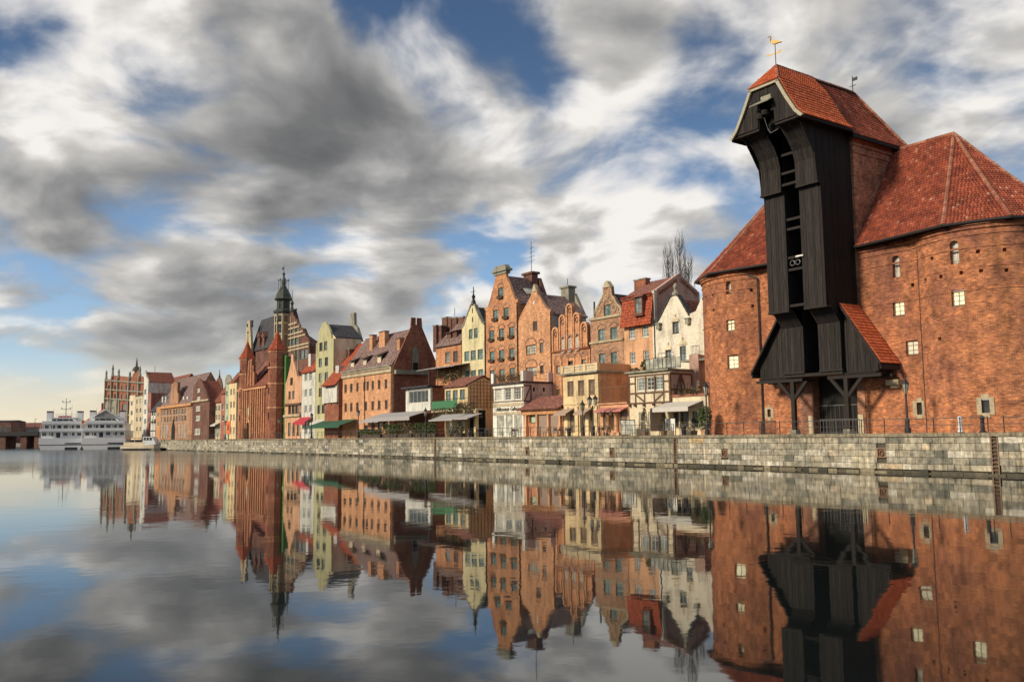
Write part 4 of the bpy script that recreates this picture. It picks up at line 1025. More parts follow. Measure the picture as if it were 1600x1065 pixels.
    for (xa, ya, xb, yb) in ((923.5, 499, 974.5, 491), (924, 535, 974.5, 530)):
        z = (H.L(xa, ya)[1] + H.L(xb, yb)[1]) / 2; H.box('cornice', M['stone_trim'], -.06, H.W + .06, -.18, -.003, z - .14, z + .1)
    mb = MB(); o = H.out
    for p, q in zip(o[1:], o[2:]):
        d = Vector((q[0] - p[0], q[1] - p[1])); nn = Vector((-d.y, d.x)).normalized() * .2
        mb.prism([p, q, (q[0] - nn.x, q[1] - nn.y), (p[0] - nn.x, p[1] - nn.y)], 'y', -.09, -.004)
    mb.build('gable_trim', M['stone_trim'], H.root)
    for cx, cy, r in ((936, 484, .35), (947.5, 461, .42), (960, 481, .38), (968.5, 484, .3), (942, 472, .25), (955, 470, .25)):
        x, z = H.L(cx, cy); mb = MB()
        for k in range(10): a1, a2 = k * .628, (k + 1) * .628; mb.tube((x + r * math.cos(a1), -.03, z + r * math.sin(a1)), (x + r * math.cos(a2), -.03, z + r * math.sin(a2)), .07, n=5)
        mb.build('roundel', M['stone_trim'], H.root)
    x, z = H.L(948.5, 449); mb = MB(); mb.prism([(x - .75, z), (x + .75, z), (x + .1, z + .75), (x - .1, z + .75)], 'y', -.15, .45); mb.build('gable_cap', M['stone_trim'], H.root)
    ax, az = H.L(948.5, 455); zl, zr = H.L(923.5, 497)[1], H.L(974, 490)[1]
    H.roof_n((ax, az - .2), zl - .4, zr - .4, M['tile_dark'], wall=M['brick_brown'])
    x, z = H.L(929, 474); mb = MB(); mb.tube((x, -.05, z - 1.5), (x, -.05, z + .2), .1); mb.build('flue', M['metal_dark'], H.root)
    # brick house with a stepped gable of five rounded lancets
    H = House('lancet_gable_house', 'orange brick house with five stepped round-headed lancets rising as its gable', 9.45, 861.5, 922, 560, D=9)
    zc = H.L(890, 545)[1]
    win = [(874, 616, 9, 17, 2, 3), (873.5, 577, 9, 12, 2, 2), (891.5, 567, 9, 7, 2, 1), (911.5, 564, 9, 7, 2, 1)]
    H.front([(861.5, 548), (922, 542)], M['brick_orange'], win, fr='frame_brown', arch='brick_red')
    cols = ((868, 511), (879, 491.5), (889.8, 474), (901, 488), (913, 502.5))
    for i, (cx, cy) in enumerate(cols):
        x, zt = H.L(cx, cy); w = .62; mb = MB(); r = w
        pts = [(x - w, zc - .01), (x + w, zc - .01), (x + w, zt - r)] + [(x + r * math.cos(a * math.pi / 8), zt - r + r * math.sin(a * math.pi / 8)) for a in range(1, 8)] + [(x - w, zt - r)]
        mb.prism(pts, 'y', .02, .4); mb.build('lancet', M['brick_orange'], H.root)
        mb = MB(); ri = r - .2
        for k in range(8):
            a1, a2 = k * math.pi / 8, (k + 1) * math.pi / 8
            q = [(x + rr * math.cos(a), zt - r + rr * math.sin(a)) for rr, a in ((r + .02, a1), (r + .02, a2), (ri, a2), (ri, a1))]; mb.prism(q, 'y', -.14, .03)
        for s_ in (-1, 1): xa, xb = sorted((x + s_ * (r + .02), x + s_ * ri)); mb.box(xa, xb, -.14, .03, zc, zt - r)
        mb.build('lancet_frame', M['brick_salmon'], H.root)
        mb = MB()
        for k in range(10): a1, a2 = k * .628, (k + 1) * .628; mb.tube((x + .27 * math.cos(a1), -.0, zt - r - .25 + .27 * math.sin(a1)), (x + .27 * math.cos(a2), -.0, zt - r - .25 + .27 * math.sin(a2)), .07, n=5)
        mb.lathe([(0, -.02), (.2, -.01), (.2, .01)], 0, 0, 8) if False else None
        mb.build('oculus', M['brick_dark'], H.root)
    for cx, cy in ((881.5, 541), (892, 539), (903.5, 537)):
        x, z = H.L(cx, cy); W_ = .6; fm, k2 = window_parts(W_, 1.5, 1, 3, 'frame_white'); f = put('window', fm, H.root, (x, -.10, z - .7)); put('pane', pane_mesh(k2, 'glass_pale'), f); put('arch', arch_mesh(W_, 'x', 'brick_red', .9), f, (0, -.06, 1.5))
    H.box('cornice', M['brick_red'], -.05, H.W + .05, -.2, -.003, zc - .22, zc - .02)
    for cx in (866, 877, 887, 897.5, 908, 918):
        x, z = H.L(cx, 560); mb = MB(); mb.box(x - .14, x + .14, -.11, -.004, 0.2, zc - 1.1); mb.build('pilaster', M['brick_salmon'], H.root)
    for i, cx in enumerate((871.5, 882, 892.3, 902.7, 913)):
        x, z = H.L(cx, 553); put('arch', arch_mesh(.9, 'x', 'brick_red', .9), H.root, (x, -.07, zc - 1.1))
    H.body([(0.02, 0), (H.W - .02, 0), (H.W - .02, zc), (H.W / 2, zc + 2.2), (.02, zc)], M['brick_orange'])
    H.roof_n((H.W / 2, zc + 2.4), zc - .1, zc - .1, M['tile_dark'])
    # salmon brick house, smooth pointed gable, long dark roof
    H = House('salmon_brick_house', 'salmon brick house with smooth pointed gable and a dark frosted roof', 9.5, 810.5, 862, 560, D=13)
    H.front([(810.5, 502), (812.5, 494), (823, 474), (829.5, 462), (831.5, 452), (834.5, 449.5), (838.5, 452), (840, 460), (846, 469), (853, 481), (856, 485), (862, 484)], M['brick_salmon'],
            [(836, 509, 7, 14.5, 2, 4, {'noarch': 1}), (829.5, 546, 15.5, 14.5, 4, 3), (846, 542.5, 6, 15, 1, 3), (830, 580, 17, 13, 4, 2), (846.5, 577, 6, 12, 1, 2)], fr='frame_brown', arch='brick_red')
    ax, az = H.L(835, 456); zl, zr = H.L(810.5, 503)[1], H.L(862, 485)[1]
    H.roof_n((ax, az - .2), zl - .3, zr - .3, M['tile_frost'], wall=M['grey_wall'], D=5.6)
    mb = MB(); x, z = H.L(835, 452); mb.prism([(x - .45, z - .3), (x + .45, z - .3), (x + .3, z + .2), (x, z + .7), (x - .3, z + .2)], 'y', -.08, .42); mb.build('gable_cap', M['stone_trim'], H.root)
    x, z = H.L(834.5, 473); mb = MB(); mb.lathe([(0, -.01)], 0, 0, 4) if False else mb.box(x - .15, x + .15, -.05, -.003, z - .15, z + .15); mb.build('wall_plate', M['paper'], H.root)
    mb = MB(); mb.box(ax - .8, ax + .8, 4.9, 6.0, az - 2, az + .9); mb.box(ax - .95, ax + .95, 4.75, 6.15, az + .902, az + 1.15); mb.prism([(ax - 2.6, az - 2.8), (ax + 2.6, az - 2.8), (ax + .8, az + .2), (ax - .8, az + .2)], 'y', 5.82, 6.3); mb.build('rear_gable', M['stone_grey'], H.root)
    mb = MB(); mb.tube((ax, 5.4, az + 1.1), (ax, 5.4, az + 2.2), .04); mb.build('finial', M['metal_dark'], H.root)
    H.gutter(861, 486); 
    # tallest brick house
    H = House('tall_brick_house', 'tallest orange brick house with flower boxes under every window', 9.5, 757.5, 810, 560, D=14)
    rows = [(782.5, 456, 8.5, 14), (774.5, 491, 8.5, 14), (791, 487.5, 8.5, 14), (768.5, 524, 8.5, 14), (783.5, 520, 8.5, 14), (799.5, 516.5, 8.5, 14), (769, 556.5, 8.5, 14), (784, 553.5, 8.5, 14), (800, 550, 8.5, 14), (769.5, 586, 8.5, 14), (784.5, 583.5, 8.5, 14), (800.5, 581, 8.5, 14)]
    H.front([(757.5, 481), (762, 479), (766, 467), (774, 434), (774, 428), (773, 425), (791, 422), (791, 432), (797, 446), (803, 463), (805, 468), (810, 467)], M['brick_orange'], [w + (2, 3) for w in rows], fr='frame_green', arch='brick_red', flower=True, glass='glass_blue')
    x0, z0 = H.L(773.5, 430); x1, z1 = H.L(791, 429); z = z0
    mb = MB(); mb.box(x0 - .15, x1 + .15, -.15, .55, z - .1, z + .25); mb.box(x0 - .4, x1 + .4, -.35, .75, z + .252, z + .55); mb.prism([(x0 - .3, z + .552), (x1 + .3, z + .552), (x1 - .2, z + 1.1), (x0 + .2, z + 1.1)], 'y', -.2, .6); mb.build('gable_cap', M['stone_grey'], H.root)
    ax = (x0 + x1) / 2; az = z - .2; zl, zr = H.L(757.5, 482)[1], H.L(810, 468)[1]
    H.roof_n((ax, az), zl - .3, zr - .3, M['tile_frost'], wall=M['brick_orange'], D=5.4)
    mb = MB(); mb.box(ax - 1, ax + 1, 4.5, 5.5, az - 1.5, az + .5); mb.box(ax - 1.25, ax + 1.25, 4.3, 5.7, az + .502, az + .8); mb.prism([(ax - 4, az - 6), (ax + 4, az - 6), (ax + 1, az), (ax - 1, az)], 'y', 5.62, 6.1); mb.build('rear_gable', M['brick_dark'], H.root)
    mb = MB(); mb.tube((ax + .2  , 5.0, az + .8), (ax + .2  , 5.0, az + 5.2), .04)
    for k in range(4): mb.tube((ax - .3 + k * .05  , 5.0, az + 2.4 + k * .6), (ax + 1.1 - k * .1  , 5.0, az + 2.45 + k * .6), .025)
    mb.build('aerial', M['metal_dark'], H.root)
    mb = MB(); k = (az - zr) / (H.W - ax); xx = ax + 2.1; mb.slab([(xx, 2.2, az - k * 2.1 + .12), (xx + .9, 2.2, az - k * 3.0 + .12), (xx + .9, 3.6, az - k * 3.0 + .12), (xx, 3.6, az - k * 2.1 + .12)][::-1], .08); mb.build('roof_window', M['glass_pale'], H.root)
    for px_, py_ in ((758.5, 484), (808.5, 472)): H.gutter(px_, py_)
    # narrow yellow gable
    H = House('yellow_gabled_house', 'narrow pale yellow house with a tapering gable and iron finial', 9.5, 722, 757, 560, D=5)
    H.front([(722, 512), (725, 507), (728, 497), (733.5, 483), (735.5, 477), (739, 474.5), (742.5, 477), (744, 483), (750, 496), (753.5, 504), (757, 506)], M['pale_yellow'],
            [(735.5, 522, 6, 14.5, 2, 3), (743.5, 519, 6, 14.5, 2, 3), (729.5, 557, 8, 14, 2, 3), (739.5, 554.5, 8, 14, 2, 3), (750.5, 551.5, 8, 14, 2, 3), (730, 586, 8, 12, 2, 2), (740, 584, 8, 12, 2, 2), (751, 582.5, 8, 12, 2, 2)], fr='frame_green', glass='glass_blue')
    ax, az = H.L(739, 476); zl, zr = H.L(722, 512)[1], H.L(757, 507)[1]; H.roof_n((ax, az - .3), zl - .2, zr - .2, M['slate'], wall=M['pale_yellow'])
    mb = MB(); o = H.out
    for p, q in zip(o, o[1:]): d = Vector((q[0] - p[0], q[1] - p[1])); nn = Vector((-d.y, d.x)).normalized() * .1; mb.prism([(p[0] + nn.x, p[1] + nn.y), (q[0] + nn.x, q[1] + nn.y), (q[0] - nn.x, q[1] - nn.y), (p[0] - nn.x, p[1] - nn.y)], 'y', -.1, .4)
    mb.build('gable_coping', M['stone_grey'], H.root)
    mb = MB(); mb.lathe([(.4, az), (.3, az + .5), (.16, az + .8), (.28, az + 1.2), (.1, az + 1.5), (.05, az + 2.6)], ax, .1, 8); mb.tube((ax - .8, .1, az + 1.9), (ax + .5, .1, az + 1.9), .03); mb.build('finial', M['metal_dark'], H.root)
    for cx, cy in ((738.5, 485), (738.5, 499)): x, z = H.L(cx, cy); H.box('wall_anchor', M['metal_dark'], x - .08, x + .08, -.06, -.003, z - .35, z + .35)
    # low orange brick house with many chimneys
    H = House('chimneyed_brick_house', 'low orange brick house under a dark roof crowded with tall chimneys', 9.5, 681, 721, 560, D=9)
    H.front([(681, 540), (721, 532)], M['brick_orange'], [(699, 559, 7, 17, 1, 3), (711.5, 556, 7, 17, 2, 3)], fr='frame_brown', arch=None)
    ze = H.L(701, 536)[1]; yr, zr = 4.2, ze + 3.9
    H.roof_u(yr, zr, ze, M['tile_frost'], wall=M['brick_red'])
    for cx, cy, dy, w in ((683, 508, 2.6, 1.0), (690.5, 508.5, 3.0, 1.2), (698, 495.5, 4.2, 1.5), (706, 496, 4.4, 1.0), (713.5, 496, 4.4, 1.4), (724, 495, 4.0, 1.6)):
        a, z = H.L(cx, cy, dy); H.chimney(a, dy, w, .9, ze - .5 if dy < 3.5 else ze + 1.5, z, 'brick_dark')
    for cx, cy in ((705, 524), (714, 521)):
        x, z = H.L(cx, cy, 1.3); mb = MB(); mb.box(x - .55, x + .55, .9, 3, z - .6, z + .45); mb.slab([(x - .8, .6, z + .4), (x + .8, .6, z + .4), (x + .8, 3.2, z + .9), (x - .8, 3.2, z + .9)], .1); mb.build('dormer', M['brick_dark'], H.root)
    x, z = H.L(707, 480, 4); mb = MB(); mb.tube((x, 4.4, zr), (x, 4.4, z), .04); mb.build('aerial', M['metal_dark'], H.root)
houses_near()

def fore_buildings():
    # cream ground floor beside the tower with its terrace and awning
    H = House('terrace_cafe', 'cream one-storey cafe front with red-edged terrace beside the round tower', 5.2, 1047.5, 1107, 640, D=4.2)
    zt = H.L(1075, 619)[1]
    H.front([(1047.5, 620), (1107, 616)], M['cream'], [(1069, 655, 14, 24, 2, 3), (1086, 655, 10, 24, 2, 3), (1056, 655, 9, 24, 1, 2)], fr='frame_brown', glass='glass')
    H.body([(.02, 0), (H.W, 0), (H.W, zt - .05), (.02, zt - .05)], M['cream'])
    H.box('terrace_edge', M['brick_red'], -.02, H.W, -.12, .5, zt + .002, zt + .22)
    rail(H.root, (.1, .2, zt + .2), (H.W, .2, zt + .2), 1.0, 14, 'metal_dark')
    awning(H.root, H.L(1043, 640)[0], H.L(1099, 640)[0], -.01, zt - .45, -2.0, zt - 1.05, 'awning_white', .4)
    mb = MB(); xa = H.L(1040, 640)[0]; mb.prism([(-2.1, .4), (-.05, .4), (-.05, zt - .5), (-2.1, zt - 1.1)], 'x', xa, xa + .04); mb.build('canvas_side', M['awning_taupe'], H.root)
    plant_part(H.root, (H.W - 2.2, .0, zt + .5), (1.2, .3, .4), 160, 'leaf_brown', .12)
    # mauve wall with roof terrace between the timber-framed bay and the cream houses
    H2 = House('mauve_annex', 'plain mauve annex wall with a balcony rail, behind the timber-framed bay', 8.2, 1078, 1092.5, 600, D=1.2)
    H2.front([(1078, 554), (1092.5, 553)], M['mauve']); z = H2.L(1085, 554)[1]
    H2.body([(.02, 0), (H2.W, 0), (H2.W, z - .02), (.02, z - .02)], M['mauve'])
    rail(H2.root, (.1, .2, z), (H2.W, .2, z), .9, 6)
    # timber-framed bay
    H = House('timber_framed_house', 'cream timber-framed bay house with a roof terrace and three windows in a band', 5.0, 982.5, 1047, 600, D=4.3)
    zt = H.L(1015, 580)[1]; zb = H.L(1015, 629)[1]
    H.front([(982.5, 583), (1047, 577)], M['cream'], [(1001.5, 600.5, 12.5, 20, 2, 4), (1016, 599.5, 11, 20, 2, 3, {'g': 'glass'}), (1030, 597.5, 12, 20, 2, 4), (1003, 658, 10, 28, 1, 2, {'g': 'glass_warm'}), (1018, 657, 10, 30, 1, 2, {'g': 'glass_warm'})], fr='frame_white', glass='glass_blue')
    H.body([(.02, 0), (H.W - .02, 0), (H.W - .02, zt - .1), (.02, zt - .1)], M['pink_grey'])
    X = lambda px_: H.L(px_, 600)[0]
    z1, z2, z3 = H.L(1015, 586)[1], H.L(1015, 608.5)[1], H.L(1015, 613)[1]
    bm = [(0, z1, H.W, z1), (0, zb, H.W, zb), (0, z2 - .3, H.W, z2 - .3)] + [(X(p), zb, X(p), z1) for p in (983.5, 993, 1037, 1046)] + [(X(p), zb, X(p), z2 - .3) for p in (1007, 1022)] + [(X(993), z2 - .4, X(1007), zb + .1), (X(1037), z2 - .4, X(1022), zb + .1), (0, (z1 + z2) / 2, X(993), (z1 + z2) / 2), (X(1037), (z1 + z2) / 2, H.W, (z1 + z2) / 2), (X(1009), z2 - .3, X(1009), z1), (X(1023.5), z2 - .3, X(1023.5), z1)]
    for b_ in bm: H.timber([b_], name='timber')
    for p in (985, 993, 1007, 1022, 1037): x = X(p); H.box('joist_end', M['timber_frame'], x - .1, x + .1, -.28, -.003, zb - .32, zb - .09)
    A1 = H.a1; mb = MB(); yb = 2.95
    for (ya, za, yb_, zb_) in ((0, z1, yb, z1), (0, zb, yb, zb), (0, z2 - .1, yb, z2 - .1), (.05, zb, .05, z1), (yb, zb, yb, z1), (yb / 2, zb, yb / 2, z1), (.4, zb, yb / 2, z1), (yb - .4, zb, yb / 2, z1)):
        d = Vector((yb_ - ya, zb_ - za)); n = Vector((-d.y, d.x)).normalized() * .08
        mb.prism([(ya + n.x, za + n.y), (yb_ + n.x, zb_ + n.y), (yb_ - n.x, zb_ - n.y), (ya - n.x, za - n.y)], 'x', H.W - .005, H.W + .05 + rnd.uniform(0, .01))
    mb.build('side_timber', M['timber_frame'], H.root)
    mb = MB(); mb.box(-.3, H.W + .1, -.35, H.D, zt - .05, zt + .12); mb.build('terrace_deck', M['stone_grey'], H.root)
    mb = MB()
    for k in range(4): x0 = X(1004) + k * 1.25; mb.box(x0, x0 + 1.15, .5, .56, zt + .15, zt + 1.25)
    mb.build('wind_screen', M['glass_pale'], H.root); rail(H.root, (X(1004), .45, zt + .12), (H.W + .3, .45, zt + .12), 1.2, 7, 'metal_dark')
    rail(H.root, (X(1026), .3, zt + .12), (X(1050), .3, zt + .12), 1.6, 4, 'metal_grey')
    plant_part(H.root, (X(1000), .7, zt + .75), (.45, .4, .65), 160, 'leaf', .12, shape='ball'); plant_part(H.root, (X(1030), .9, zt + .8), (.5, .4, .7), 160, 'leaf_brown', .12, shape='ball'); plant_part(H.root, (X(990), .2, zt + .3), (.7, .3, .2), 100, 'leaf_brown', .1)
    # one-storey orange shop with an iron terrace railing
    H = House('orange_shop', 'low orange shop with pink awning and a wrought iron terrace railing', 5.0, 936.5, 982, 640, D=4.2)
    zt = H.L(960, 631)[1]
    H.front([(936.5, 632), (982, 629.5)], M['orange'], [(946, 657, 8, 28, 1, 1, {'g': 'glass_warm'}), (958, 656, 8, 28, 1, 1, {'g': 'glass_warm'}), (974, 651, 13, 22, 1, 1, {'g': 'glass_warm'})], fr='frame_brown')
    H.body([(.02, 0), (H.W, 0), (H.W, zt - .02), (.02, zt - .02)], M['terracotta']); H.box('terrace_edge', M['terracotta'], -.0, H.W, -.2, .4, zt + .002, zt + .14)
    rail(H.root, (.1, -.05, zt + .14), (H.W - .1, -.05, zt + .14), 1.65, 16, 'frame_brown')
    awning(H.root, .05, H.W - .1, -.01, zt - .35, -.95, zt - .72, 'awning_pink', .12)
    for cx in (951.5, 964.5):
        x, z = H.L(cx, 643); mb = MB(); mb.lathe([(.26, 0), (.26, .5), (.2, .6), (.2, z - .4), (.3, z - .3), (.3, z)], x, -.18, 8); mb.build('column', M['orange'], H.root)
        mb = MB(); mb.lathe([(.05, z - .35), (.18, z - .25), (.18, z + .1), (.05, z + .2)], x - .6, -.4, 6); mb.build('lantern', M['glass_pale'], H.root)
    H.box('step', M['peach'], .3, H.W - .2, -1.2, -.01, 0, .32)
    # yellow pavilion with balustrade
    H = House('yellow_house', 'two-storey yellow house with a stone balustrade round its flat roof', 5.0, 880, 934.5, 600, D=4.5)
    zt = H.L(907, 584)[1]; zbal = H.L(907, 569)[1]
    H.front([(880, 588), (934.5, 582)], M['yellow'], [(891.5, 606.5, 10, 22.5, 2, 4), (908, 605.5, 10, 22.5, 2, 4), (924.5, 604, 10, 22.5, 2, 4), (894, 657, 10, 30, 1, 1), (911, 660, 8, 32, 1, 1), (926, 656, 10, 36, 1, 1)], fr='frame_brown', glass='glass_warm')
    H.body([(.02, 0), (H.W - .01, 0), (H.W - .01, zt - .02), (.02, zt - .02)], M['terracotta'], y0=.36)
    mb = MB(); mb.box(-.35, H.W + .25, -.4, H.D + .2, zt, zt + .2); mb.build('cornice', M['stone_grey'], H.root)
    for i in range(4):
        x = .05 + i * (H.W - .1) / 3; mb = MB(); mb.box(x - .2, x + .2, -.2, .2, zt + .202, zbal); mb.build('pedestal', M['yellow'], H.root)
    mb = MB()
    for i in range(3):
        xa, xb = .27 + i * (H.W - .1) / 3, i * (H.W - .1) / 3 + (H.W - .1) / 3 - .17
        for k in range(9): x = xa + (xb - xa) * (k + .5) / 9; mb.lathe([(.07, zt + .35), (.11, zt + .6), (.05, zt + .95), (.08, zbal - .2)], x, 0, 6)
        mb.box(xa, xb, -.12, .12, zt + .205, zt + .35); mb.box(xa, xb, -.14, .14, zbal - .2, zbal - .04)
    mb.build('balustrade', M['cream'], H.root, uv=False, kind='stuff')
    H.box('side_parapet', M['terracotta'], H.W - .15, H.W + .15, .22, H.D, zt + .202, zbal - .05); H.box('lower_band', M['yellow'], .02, H.W - .02, -.1, -.003, H.L(907, 629)[1] - .15, H.L(907, 629)[1] + .05)
    for xa, xb in ((875, 897), (906, 927)):
        x0, x1 = H.L(xa + 3, 640)[0], H.L(xb, 640)[0]; awning(H.root, x0, x1, -.01, H.L(900, 637)[1], -1.2, H.L(900, 646)[1], 'awning_taupe', .2)
    for cx in (886, 902, 918.5, 932): x = H.L(cx, 650)[0]; H.box('pier', M['yellow'], x - .28, x + .28, -.16, -.003, 0, H.L(907, 634)[1])
    # small pavilion with a red tiled lean-to roof
    H = House('tiled_pavilion', 'small open-fronted pavilion with orange posts under a red tiled roof', 5.0, 818, 880, 645, D=4.3)
    ze, zr = H.L(848, 637)[1], H.L(852, 617)[1]
    H.front([(818, 642), (880, 638)], M['brick_orange'], [(832.5, 651, 11, 17, 1, 1, {'g': 'glass'})], fr='frame_brown', holes=[])
    H.body([(.36, 0), (4.2, 0), (4.2, zr - .2), (2.0, zr - .2), (.36, ze - .1)], M['pink_grey'], axis='x', x0=.02, x1=H.W)
    mb = MB(); mb.slab([(-.35, -.8, ze - .1), (H.W + .1, -.8, ze - .1), (H.W - .2, 1.9, zr), (.6, 1.9, zr)], .16); mb.slab([(-.35, -.8, ze - .1), (.6, 1.9, zr), (.4, 4.2, zr), (-.35, 4.2, ze)], .12); mb.build('roof', M['tile_mauve'], H.root)
    z = H.L(848, 645)[1]; mb = MB(); mb.box(-.05, H.W, -.35, -.003, z - .15, z + .45); mb.build('lintel', M['bright_orange'], H.root)
    for cx in (824, 841, 859, 877): x = H.L(cx, 655)[0]; mb = MB(); mb.box(x - .14, x + .14, -.3, -.003, 1.2, z - .152); mb.box(x - .25, x + .25, -.42, -.003, 0, 1.198); mb.build('pier', M['orange'], H.root)
    for xa, xb in ((843, 857), (861, 875)): x0, x1 = H.L(xa, 655)[0], H.L(xb, 655)[0]; H.box('roller_shutter', M['shutter'], x0, x1, -.06, -.004, .3, z - .16)
    x, zz = H.L(833, 655.5); mb = MB(); mb.box(x - .42, x + .42, .08, .125, zz - .3, zz + .3); mb.build('green_sign', M['neon'], H.root)
    # cream gallery shop with lettering
    H = House('gallery_shop', 'cream shop front with three white doors, dark lettering and a planted roof terrace', 5.0, 770, 818, 620, D=4.4)
    zt = H.L(794, 600)[1]; zp = H.L(794, 583)[1]
    H.front([(770, 602), (818, 597)], M['white_paint'], [(778.5, 617, 10.5, 17.5, 4, 4), (793.5, 616, 10.5, 17.5, 4, 4), (808.5, 614.5, 10.5, 17.5, 4, 4), (782, 666, 12.5, 33, 1, 1, {'g': 'glass_pale'}), (796, 665, 10, 34, 1, 1, {'g': 'glass_pale'}), (809.5, 664, 11, 34, 1, 1, {'g': 'glass_pale'})], fr='frame_white')
    H.body([(.02, 0), (H.W - .01, 0), (H.W - .01, zt - .02), (.02, zt - .02)], M['pink_grey'])
    for cy, w in ((606, .1), (627, .12)): z = H.L(794, cy)[1]; H.timber([(0, z, H.W, z)], w=w, name='timber')
    for px_ in (771, 786, 801, 817): x, z = H.L(px_, 616); H.timber([(x, H.L(794, 627)[1] + .07, x, H.L(794, 606)[1] - .06)], w=.14, name='timber', mat='frame_white' if px_ in (786, 801) else 'timber_frame')
    z = H.L(794, 633)[1]; H.box('frieze', M['stone_trim'], .1, H.W - .1, -.07, -.003, z - .10, z + .28)
    z = H.L(794, 645)[1]; H.box('lower_frieze', M['stone_trim'], .1, H.W - .1, -.09, -.003, z - .16, z + .14)
    mb = MB(); mb.box(-.2, H.W + .15, -.3, H.D, zt, zt + .22); mb.build('terrace_deck', M['tile_dark'], H.root)
    for x in (0.1, H.W - .1): H.box('terrace_pier', M['white_paint'], x - .28, x + .28, -.15, .35, zt + .222, zp + .15)
    rail(H.root, (.4, .1, zt + .22), (H.W - .4, .1, zt + .22), zp - zt - .2, 20, 'frame_brown', bar=.03); plant_part(H.root, (H.W / 2, .5, zt + .7), (H.W / 2 - .5, .3, .5), 400, 'leaf_brown', .12)
    H.box('side_parapet', M['pink_grey'], H.W - .15, H.W + .15, .352, 1.4, zt + .222, zp + .1); H.box('side_parapet', M['pink_grey'], H.W - .15, H.W + .15, 3.7, H.D, zt + .222, zp + .05)
    rail(H.root, (H.W, 1.4, zt + .5), (H.W, 3.7, zt + .5), .9, 4, 'frame_brown')
    for y_ in (1.4, 2.9): H.box('vent_slot', M['void'], H.W - .008, H.W + .01, y_, y_ + .28, zt - 1.0, zt - .5)
    mb = MB()
    for (ya, za, yb_, zb_) in ((.02, zt - .3, 1.1, zt - .3), (.02, zt - 2.2, 1.1, zt - 2.2), (1.1, zt - 2.3, 1.1, zt - .2), (.1, zt - 2.2, 1.1, zt - .3)):
        d = Vector((yb_ - ya, zb_ - za)); n = Vector((-d.y, d.x)).normalized() * .07; mb.prism([(ya + n.x, za + n.y), (yb_ + n.x, zb_ + n.y), (yb_ - n.x, zb_ - n.y), (ya - n.x, za - n.y)], 'x', H.W - .006, H.W + .05)
    mb.build('side_timber', M['timber_frame'], H.root)
    cu = bpy.data.curves.new('lettering', 'FONT'); cu.body = 'Millennium Gallery'; cu.size = .66; cu.align_x = 'CENTER'; cu.align_y = 'CENTER'; cu.extrude = .012; cu.offset = .012; cu.shear = .25; cu.space_character = .98
    tmp = bpy.data.objects.new('tmp_text', cu); COL.objects.link(tmp); bpy.context.view_layer.update()
    me = bpy.data.meshes.new_from_object(tmp.evaluated_get(bpy.context.evaluated_depsgraph_get())); bpy.data.objects.remove(tmp); me.materials.clear(); me.materials.append(M['ink'])
    t_ = put('lettering', me, H.root)
    x, z = H.L(793, 639); t_.location = (x, -.03, z); t_.rotation_euler = (math.pi / 2, 0, 0)
    # yellow house with tiled roof and a trellised side
    H = House('trellis_house', 'small yellow house with tiled roof, trellised side wall and a green glass balcony', 5.4, 695, 731, 620, D=5.0)
    ze = H.L(713, 601)[1]; zr = H.L(735, 588, 2.5)[1]; zb = H.L(713, 640)[1]
    H.front([(695, 604), (731, 600)], M['yellow'], [(700.5, 617.5, 7, 14, 2, 2), (711.5, 617, 8, 17, 2, 2), (722.5, 615, 7.5, 15, 2, 2), (703, 667, 9, 20, 1, 2), (720, 667, 9, 20, 1, 2)], fr='frame_green', glass='glass_blue')
    H.roof_u(2.5, zr, ze, M['tile_mauve'], wall=M['yellow'])
    mb = MB(); k = 9
    for i in range(k): y = .4 + i * .52; h = min(zr - .5, ze + (zr - ze) * min(y, 5 - y) / 2.5 - .3); mb.box(H.W + .02, H.W + .07, y, y + .05, zb, h)
    for i in range(9): z = zb + .3 + i * .48; mb.box(H.W + .075, H.W + .12, .3 if z < ze else .3 + (z - ze) * 1.3, 4.8 if z < ze else 4.8 - (z - ze) * 1.3, z, z + .05)
    mb.build('trellis', M['frame_brown'], H.root, uv=False)
    x0, x1 = H.L(684, 630)[0], H.L(731, 630)[0]; z0, z1 = H.L(708, 640)[1], H.L(708, 623.5)[1]
    H.box('balcony_slab', M['cream'], x0, H.W + 3.6, -1.0, -.003, z0 - .25, z0)
    H.box('balcony_glass', M['green_glass'], x0, x1 - 1.2, -.98, -.93, z0 + .002, z1 - .2)
    rail(H.root, (x0, -.9, z0), (H.W + 3.6, -.9, z0), z1 - z0, 16)
    plant_part(H.root, ((x0 + H.W + 3) / 2 + .5, -1.15, z0 - .5), ((H.W + 3 - x0) / 2, .25, .75), 900, 'leaf_brown', .13, 'climber'); plant_part(H.root, (H.W + .8, -1.05, z0 + .3), (2.6, .2, .5), 350, 'leaf_brown', .13, 'climber')
    awning(H.root, H.L(703, 650)[0], H.L(742, 650)[0], -1.0, H.L(720, 646)[1], -3.4, H.L(720, 656)[1], 'awning_grey', .12); awning(H.root, H.L(733, 650)[0], H.L(764, 650)[0], -1.0, H.L(745, 646)[1], -3.2, H.L(745, 654)[1], 'awning_grey', .12)
    for cx in (707, 735, 752): x = H.L(cx, 660)[0]; H.box('pier', M['yellow'], x - .22, x + .22, -1.0, -.55, 0, z0 - .252)
    H.box('passage_wall', M['void'], H.W + .02, H.W + 3.5, .3, .5, 0, z0 - .252)
    # glazed white veranda on a brick annex
    H = House('glazed_veranda', 'white boarded glazed veranda with an awning over a dark dining terrace', 5.6, 634, 672.5, 620, D=6.0)
    z0, z1, zt = H.L(653, 640)[1], H.L(653, 612)[1], H.L(653, 606)[1]
    H.front([(634, 608), (672.5, 604.5)], M['white_wall'], [(654, 619.5, 30, 19.5, 5, 1)], base=H.L(653, 642)[1], fr='frame_white', glass='glass')
